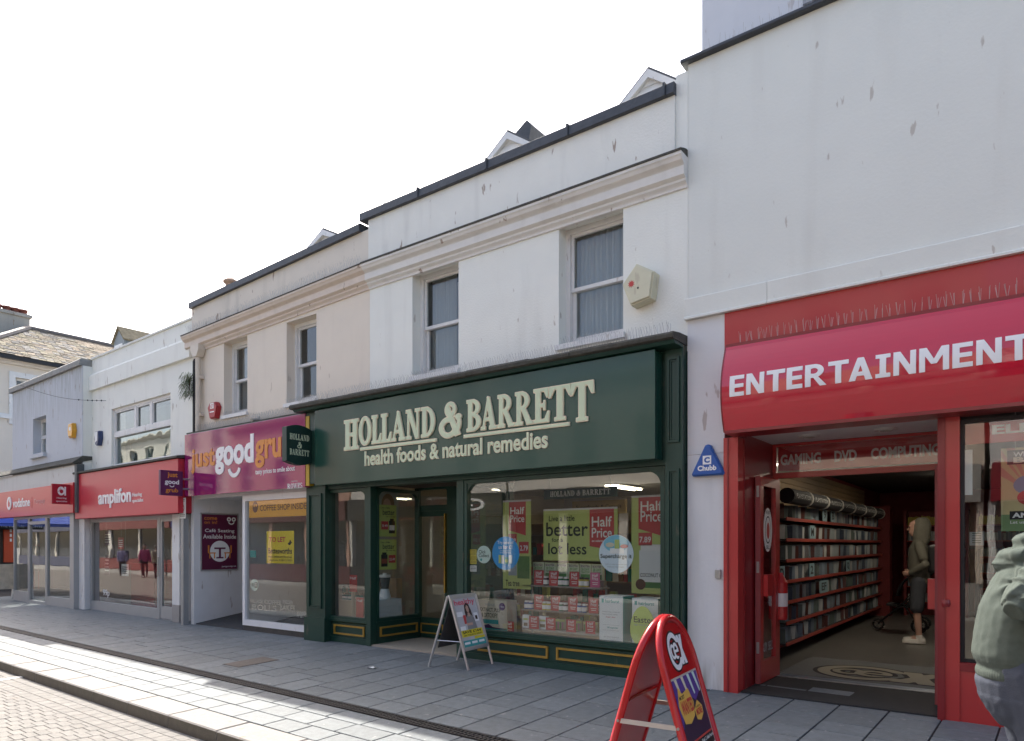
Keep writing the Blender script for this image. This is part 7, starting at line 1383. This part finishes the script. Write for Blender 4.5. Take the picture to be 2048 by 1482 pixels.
fp_ = PG(1838, 1287, .006); standing('person', (fp_.x, fp_.y, .006), R(188), 1.05, 'person in hooded olive top, grey shorts and cream trainers inside the doorway', olive, shade_grey, cream_shoe, shorts=True, hood=True, reach=False, bag=blackm)
# pushchair beside the person
q = PG(1802, 1262, .006); t = thing('pushchair', (q.x, q.y, .006), 'black three-wheeled pushchair in the dark game shop doorway', 'pushchair'); tyre = M('rubber', (.02, .02, .02), .8, .1)
for i, (dx, dy, r) in enumerate(((.3, .25, .13), (.3, -.25, .13), (-.35, 0, .1))):
    c = Vector((q.x + dx, q.y + dy, .007 + r)); pts = [c + Vector((r * .82 * math.cos(a), 0, r * .82 * math.sin(a))) for a in [2 * math.pi * k / 20 for k in range(20)]]; wo_ = MB().tube(pts, r * .17, 8, True).build('wheel', tyre, t); [MB().tube([c, p], .006, 5).build('spoke', steel, wo_) for p in pts[::4]]
for dy in (.25, -.25): MB().tube([(q.x + .3, q.y + dy, .14), (q.x + .05, q.y + dy * .9, .5), (q.x + .45, q.y + dy * .9, 1.02)], .014, 8).build('frame_tube', blackm, t); MB().tube([(q.x + .05, q.y + dy * .9, .5), (q.x - .35, q.y + dy * .15, .12)], .014, 8).build('frame_tube', blackm, t)
MB().tube([(q.x + .45, q.y - .225, 1.02), (q.x + .45, q.y + .225, 1.02)], .018, 8).build('handle', blackm, t); b = MB(); b.add([(q.x - .2, q.y - .19, .45), (q.x - .2, q.y + .19, .45), (q.x + .12, q.y + .19, .42), (q.x + .12, q.y - .19, .42), (q.x + .3, q.y + .19, .85), (q.x + .3, q.y - .19, .85)], [(0, 1, 2, 3), (3, 2, 4, 5)]); o = b.build('seat', M('pram_cloth', (.03, .03, .033), .9, .1), t); sd_ = o.modifiers.new('t', 'SOLIDIFY'); sd_.thickness = .04
hb = MB(); n = 8; hb.add([(q.x + .26 - .34 * math.sin(a) * .9, q.y + k, .62 + .36 * math.cos(a)) for a in [math.pi / 2 * i / n for i in range(n + 1)] for k in (-.2, .2)], [(2 * i, 2 * i + 1, 2 * i + 3, 2 * i + 2) for i in range(n)]); o = hb.build('canopy', MATS['pram_cloth'], t, smooth=True); sd_ = o.modifiers.new('t', 'SOLIDIFY'); sd_.thickness = .02

# man at the right edge, bent forward, facing right
from mathutils import noise as mnoise
def bake(mb, name, mat, parent, vox, T, sm, fn):
    """join the lofts into one surface, then press folds into it along the normals (fn works in the figure's own space)"""
    o = MB().add(mb.v, mb.f).build('tmp', mat); r = o.modifiers.new('r', 'REMESH'); r.mode = 'VOXEL'; r.voxel_size = vox; q = o.modifiers.new('s', 'SMOOTH'); q.iterations = sm; q.factor = .5
    dg = bpy.context.evaluated_depsgraph_get(); me = bpy.data.meshes.new_from_object(o.evaluated_get(dg)); bpy.data.objects.remove(o); ns = [v.normal.copy() for v in me.vertices]
    for v, n in zip(me.vertices, ns): v.co = v.co + n * fn(v.co, n)
    me.transform(T); me.shade_smooth(); me.materials.clear(); me.materials.append(mat); o = bpy.data.objects.new(name, me); COL.objects.link(o); attach(o, parent); return o
dM = 3.45; PM = Vector((0, CAMY, 0)) + Vector((-SN, CS, 0)) * dM + Vector((CS, SN, 0)) * ((2050 - 1024) / FPX * dM); gM = kz((TK.inverted() @ PM).y); Tm = Matrix.Translation((PM.x, PM.y, gM)) @ Matrix.Rotation(R(11), 4, 'Z') @ Matrix.Scale(1.07, 4)
sage = M('hoodie_sage', (.082, .102, .085), .95, .16, 55, bump=.3, bscale=420); jean = M('jeans_grey', (.06, .07, .095), .85, .18, 40, bump=.3, bscale=260)
body = MB(); stack(body, [(-.03, 0, .86, .1, .15), (-.03, 0, 1.0, .12, .165), (.0, 0, 1.2, .12, .17), (.05, 0, 1.42, .12, .19), (.09, 0, 1.5, .08, .13), (.14, 0, 1.54, .055, .06), (.19, 0, 1.6, .055, .058)]); hdm = (.25, 0, 1.69); head(body, hdm)
LG = {1: [(-.02, .09, .92), (.06, .1, .5), (.02, .1, .09)], -1: [(-.02, -.1, .92), (.08, -.11, .5), (.1, -.11, .09)]}
for k in (1, -1): limb(body, LG[k], [.085, .058, .04]); limb(body, [LG[k][2], (LG[k][2][0] + .13, LG[k][2][1], .045)], [.038, .034])
AM = {-1: [(.07, -.2, 1.42), (-.06, -.285, 1.25), (.2, -.29, 1.135)], 1: [(.07, .2, 1.43), (.04, .27, 1.2), (.28, .2, 1.14)]}
for k in (1, -1): limb(body, AM[k], [.055, .045, .029]); hand(body, AM[k][2], (1, -k * .3, -.1), (0, -k * .3, 1), (0, -k, 0))
mo = finish(body, 'person', skinm, None, .0075, Tm, 3); tag(mo, 'person in sage green hoodie and grey jeans at the right edge, back to the camera', 'person')
h = MB(); stack(h, [(-.035, 0, .862, .14, .178), (-.035, 0, .885, .156, .193), (-.035, 0, .905, .158, .195), (-.032, 0, .93, .152, .19), (-.04, 0, .955, .158, .195), (-.045, 0, .985, .162, .2), (-.035, 0, 1.08, .162, .202), (-.015, 0, 1.2, .163, .208), (.02, 0, 1.32, .152, .208), (.05, 0, 1.4, .132, .2), (.08, 0, 1.47, .1, .15), (.12, 0, 1.51, .08, .09)], 26)
SG_ = []
for k in (1, -1):
    e0_ = Vector(AM[k][1]); e1_ = e0_.lerp(Vector(AM[k][2]), .4); limb(h, [AM[k][0], e0_, e1_], [.085, .077, .064], 16); SG_ += [(Vector(AM[k][0]), e0_, 0.), (e0_, e1_, 1.)]
# the hood lies folded on the back of the neck
limb(h, [(.17, -.12, 1.5), (.07, -.13, 1.47), (-.035, -.09, 1.43), (-.075, 0, 1.41), (-.035, .09, 1.43), (.07, .13, 1.47), (.17, .12, 1.5)], [.03, .042, .05, .052, .05, .042, .03], 12); limb(h, [(.17, -.1, 1.545), (.08, -.1, 1.53), (.0, -.05, 1.5), (-.015, 0, 1.49), (.0, .05, 1.5), (.08, .1, 1.53), (.17, .1, 1.545)], [.026, .034, .04, .04, .04, .034, .026], 12)
def folds(p, n):
    d = .006 * mnoise.noise(Vector((p.x * 7, p.y * 7, p.z * 2.2))) + .002 * mnoise.noise(p * 28)
    if p.z < .955: return d * .3 + (.0012 * math.sin(math.atan2(p.y, p.x + .035) * 90) if p.z < .93 else 0)
    best = None
    for a, b, w_ in SG_:
        ab = b - a; t = (p - a).dot(ab) / ab.length_squared; c_ = a + ab * max(-.2, min(1.2, t)); q = (p - c_).length
        if best is None or q < best[0]: best = (q, t, w_, ab.length)
    q, t, w_, l_ = best; arm = max(0, min(1, (.125 - q) / .03))
    if arm:
        s_ = t * l_; wob = mnoise.noise(p * 9) * 2.4 + mnoise.noise(Vector((p.x * 4, p.y * 4, p.z * 4 + 5))) * 2
        amp = (.0045 + .0045 * max(0, min(1, t))) if w_ == 0 else .009
        d += arm * amp * (1 - abs(math.sin(s_ * 62 + wob))) * 1.6 - arm * amp * .6
    if p.z > 1.4 and not arm: d += .006 * math.sin(p.z * 95 + 3 * mnoise.noise(p * 6))
    # pulls from the armpit across the back
    r_ = math.hypot(p.y + .17, p.z - 1.33); d += .007 * math.exp(-(r_ / .16) ** 2) * math.sin(math.atan2(p.z - 1.33, p.y + .17) * 7 + 2 * mnoise.noise(p * 5)) * (1 - arm)
    return d
bake(h, 'hoodie', sage, mo, .0062, Tm, 3, folds)
b = MB(); stack(b, [(-.03, 0, .66, .07, .13), (-.04, 0, .72, .105, .16), (-.05, 0, .78, .128, .174), (-.055, 0, .86, .142, .182), (-.045, 0, .93, .128, .172)])
for k in (1, -1): limb(b, [LG[k][0], LG[k][1], LG[k][2]], [.118, .09, .07], 14)
bake(b, 'jeans', jean, mo, .008, Tm, 3, lambda p, n: .007 * mnoise.noise(Vector((p.x * 9, p.y * 9, p.z * 5))) + .005 * (1 - abs(mnoise.noise(Vector((p.x * 14, p.y * 14 + p.z * 9, p.z * 16))))) * (1 if p.z < .8 else .4))
sh_ = MB(); stack(sh_, [(-.04, 0, .835, .138, .176), (-.04, 0, .868, .14, .178)], 22); finish(sh_, 'shirt_hem', M('shirt_blue', (.3, .42, .5), .8, .05), mo, .008, Tm, 2, .01, .05)
hb = MB(); x, y, z = hdm; stack(hb, [(x - .035, 0, z - .06, .075, .076), (x - .03, 0, z + .03, .092, .086), (x - .012, 0, z + .07, .104, .084), (x - .012, 0, z + .115, .08, .066), (x - .012, 0, z + .138, .02, .02)]); finish(hb, 'hair', hair_m, mo, .01, Tm, 3, .012, .03)
for k in (1, -1):
    f = MB(); p = LG[k][2]; limb(f, [(p[0] - .04, p[1], .05), (p[0] + .07, p[1], .045), (p[0] + .17, p[1], .04)], [.046, .046, .036]); finish(f, 'shoe', blackm, mo, .01, Tm, 3)
eyes(hdm, 1., Tm, mo)
# passers-by on the far side of the road, seen mirrored in the glass
navy = M('coat_navy', (.03, .04, .08), .9, .1, 40); lilac = M('coat_lilac', (.3, .27, .42), .9, .1, 40); beige = M('coat_beige', (.36, .28, .2), .9, .1, 40); dk = M('trousers_dark', (.03, .03, .035), .9, .1, 40); cerise = M('coat_cerise', (.4, .05, .15), .9, .1, 40)
for i, (x, y, a, tp, s_, st, ll) in enumerate(((-41.5, -9.2, 20, lilac, .95, .1, 'person in lilac top mirrored in the phone shop glass'), (-37., -9.2, 190, beige, .97, .2, 'person in beige coat striding, mirrored in the hearing shop glass'), (-39., -9.4, 10, cerise, 1., .1, 'person in cerise coat mirrored beside the hearing shop pier'), (-33.3, -9.0, 180, navy, .97, .12, 'person in navy coat mirrored near the hearing shop door'), (-19.6, -8.6, 180, navy, .98, .02, 'person in navy coat mirrored in the narrow green shop window'), (-22.6, -10.2, 200, beige, .96, .05, 'person in beige coat mirrored in the empty shop window'), (-44.5, -10.4, 30, navy, .96, .15, 'person in navy coat mirrored at the left of the phone shop glass'), (-35.2, -10.8, 350, lilac, .94, .2, 'person in lilac coat mirrored in the middle of the hearing shop glass'), (-31.2, -10.6, 170, beige, 1., .1, 'person in beige coat mirrored at the hearing shop door'))):
    standing('person', (x, y, -.27), R(a), s_, ll, tp, dk, blackm, stride=st, pocket=False, vox=.016)

# ================================================================== the other side of the street
op = [(-78, -62.1, 8.4, (.62, .56, .46), 'long buff terrace'), (-62, -46.1, 9.0, (.68, .64, .56), 'pale grey-cream terrace'), (-46, -34, 9.5, (.6, .53, .42), 'tall cream terrace'), (-33.9, -25, 7.6, (.5, .3, .22), 'brick fronted shop building'), (-24.9, -16, 8.6, (.66, .62, .55), 'pale stone coloured shop building'), (-15.9, -8.6, 7.2, (.7, .66, .58), 'low cream shop building'), (-8.5, -1, 9.0, (.58, .48, .38), 'sandy three-storey shop building'), (-.9, 8, 7.8, (.66, .64, .6), 'off-white shop building'), (8.1, 18, 9.2, (.5, .42, .34), 'buff shop building')]
dkg = M('dark_glass', (.02, .024, .028), .08, .1, spec=.6)
for i, (a, b_, hh, c, l) in enumerate(op):
    Y0 = -14.0; t = thing('opposite_building', ((a + b_) / 2, Y0, -.27), l + ' facing the row from across the road', 'building', 'buildings across the street'); wl = M('opposite_wall_%d' % i, c, .8, .08, 2, dirt=.2)
    TO = Matrix.Translation((0, Y0, 0)) @ Matrix.Rotation(math.pi, 4, 'Z'); hol = []; nb = max(2, int((b_ - a) / 2.4)); st_n = 2 if hh > 8 else 1
    for k in range(nb):
        cx_ = a + (b_ - a) * (k + .5) / nb
        for f_ in range(st_n): z0 = 4.2 + f_ * 2.5; hol.append((-cx_ - .5, -cx_ + .5, z0, z0 + 1.5))
    MB(TO).wall(-b_, -a, 3.4, hh, 0, .3, hol).build('wall', wl, t)
    for q in hol: f = MB(TO); f.frame(q[0] + .001, q[1] - .001, .15, .2, q[2], q[3], .07); f.box(q[0] + .071, q[1] - .071, .15, .2, (q[2] + q[3]) / 2 - .03, (q[2] + q[3]) / 2 + .03); o = f.build('window', sash_white, t); MB(TO).box(q[0] + .06, q[1] - .06, .17, .18, q[2] + .06, q[3] - .06).build('pane', dkg, o)
    MB(TO).run([(.3, hh), (-.25, hh), (-.2, hh - .15), (-.05, hh - .25), (.3, hh - .25)], -b_, -a).build('cornice', wl, t) if False else MB(TO).run([(-.001, hh - .3), (-.12, hh - .25), (-.25, hh - .1), (-.25, hh - .02), (-.001, hh - .02)], -b_, -a).build('cornice', wl, t)
    fc = M('opposite_fascia_%d' % i, ((.03, .04, .1), (.2, .03, .03), (.05, .06, .2), (.1, .02, .02), (.015, .015, .017), (.03, .03, .035), (.3, .28, .25), (.25, .02, .03), (.04, .05, .08))[i], .4, .05); MB(TO).box(-b_ + .05, -a - .05, -.2, -.001, 2.6, 3.5).build('fascia', fc, t)
    if i == 4: FO = FACE(-.2, TO); text('GOLD', FO, 17.0, 20.6, 2.82, 3.3, whitem, t, .003, bold=.01)
    MB(TO).box(-b_ + .3, -a - .3, .05, .1, .5, 2.59).build('shop_glass', dkg, t); MB(TO).box(-b_, -a, -.0, .3, -.3, .499).build('stall_riser', fc, t)
    for k in range(4): xx = -b_ + (b_ - a) * k / 3; MB(TO).box(max(-b_, xx - .15), min(-a, xx + .15), -.06, .2, .5, 2.599).build('pilaster', wl, t)
    MB(TO).box(-b_, -a, .31, 8, -.3, hh - .4).build('rear', wl, t)
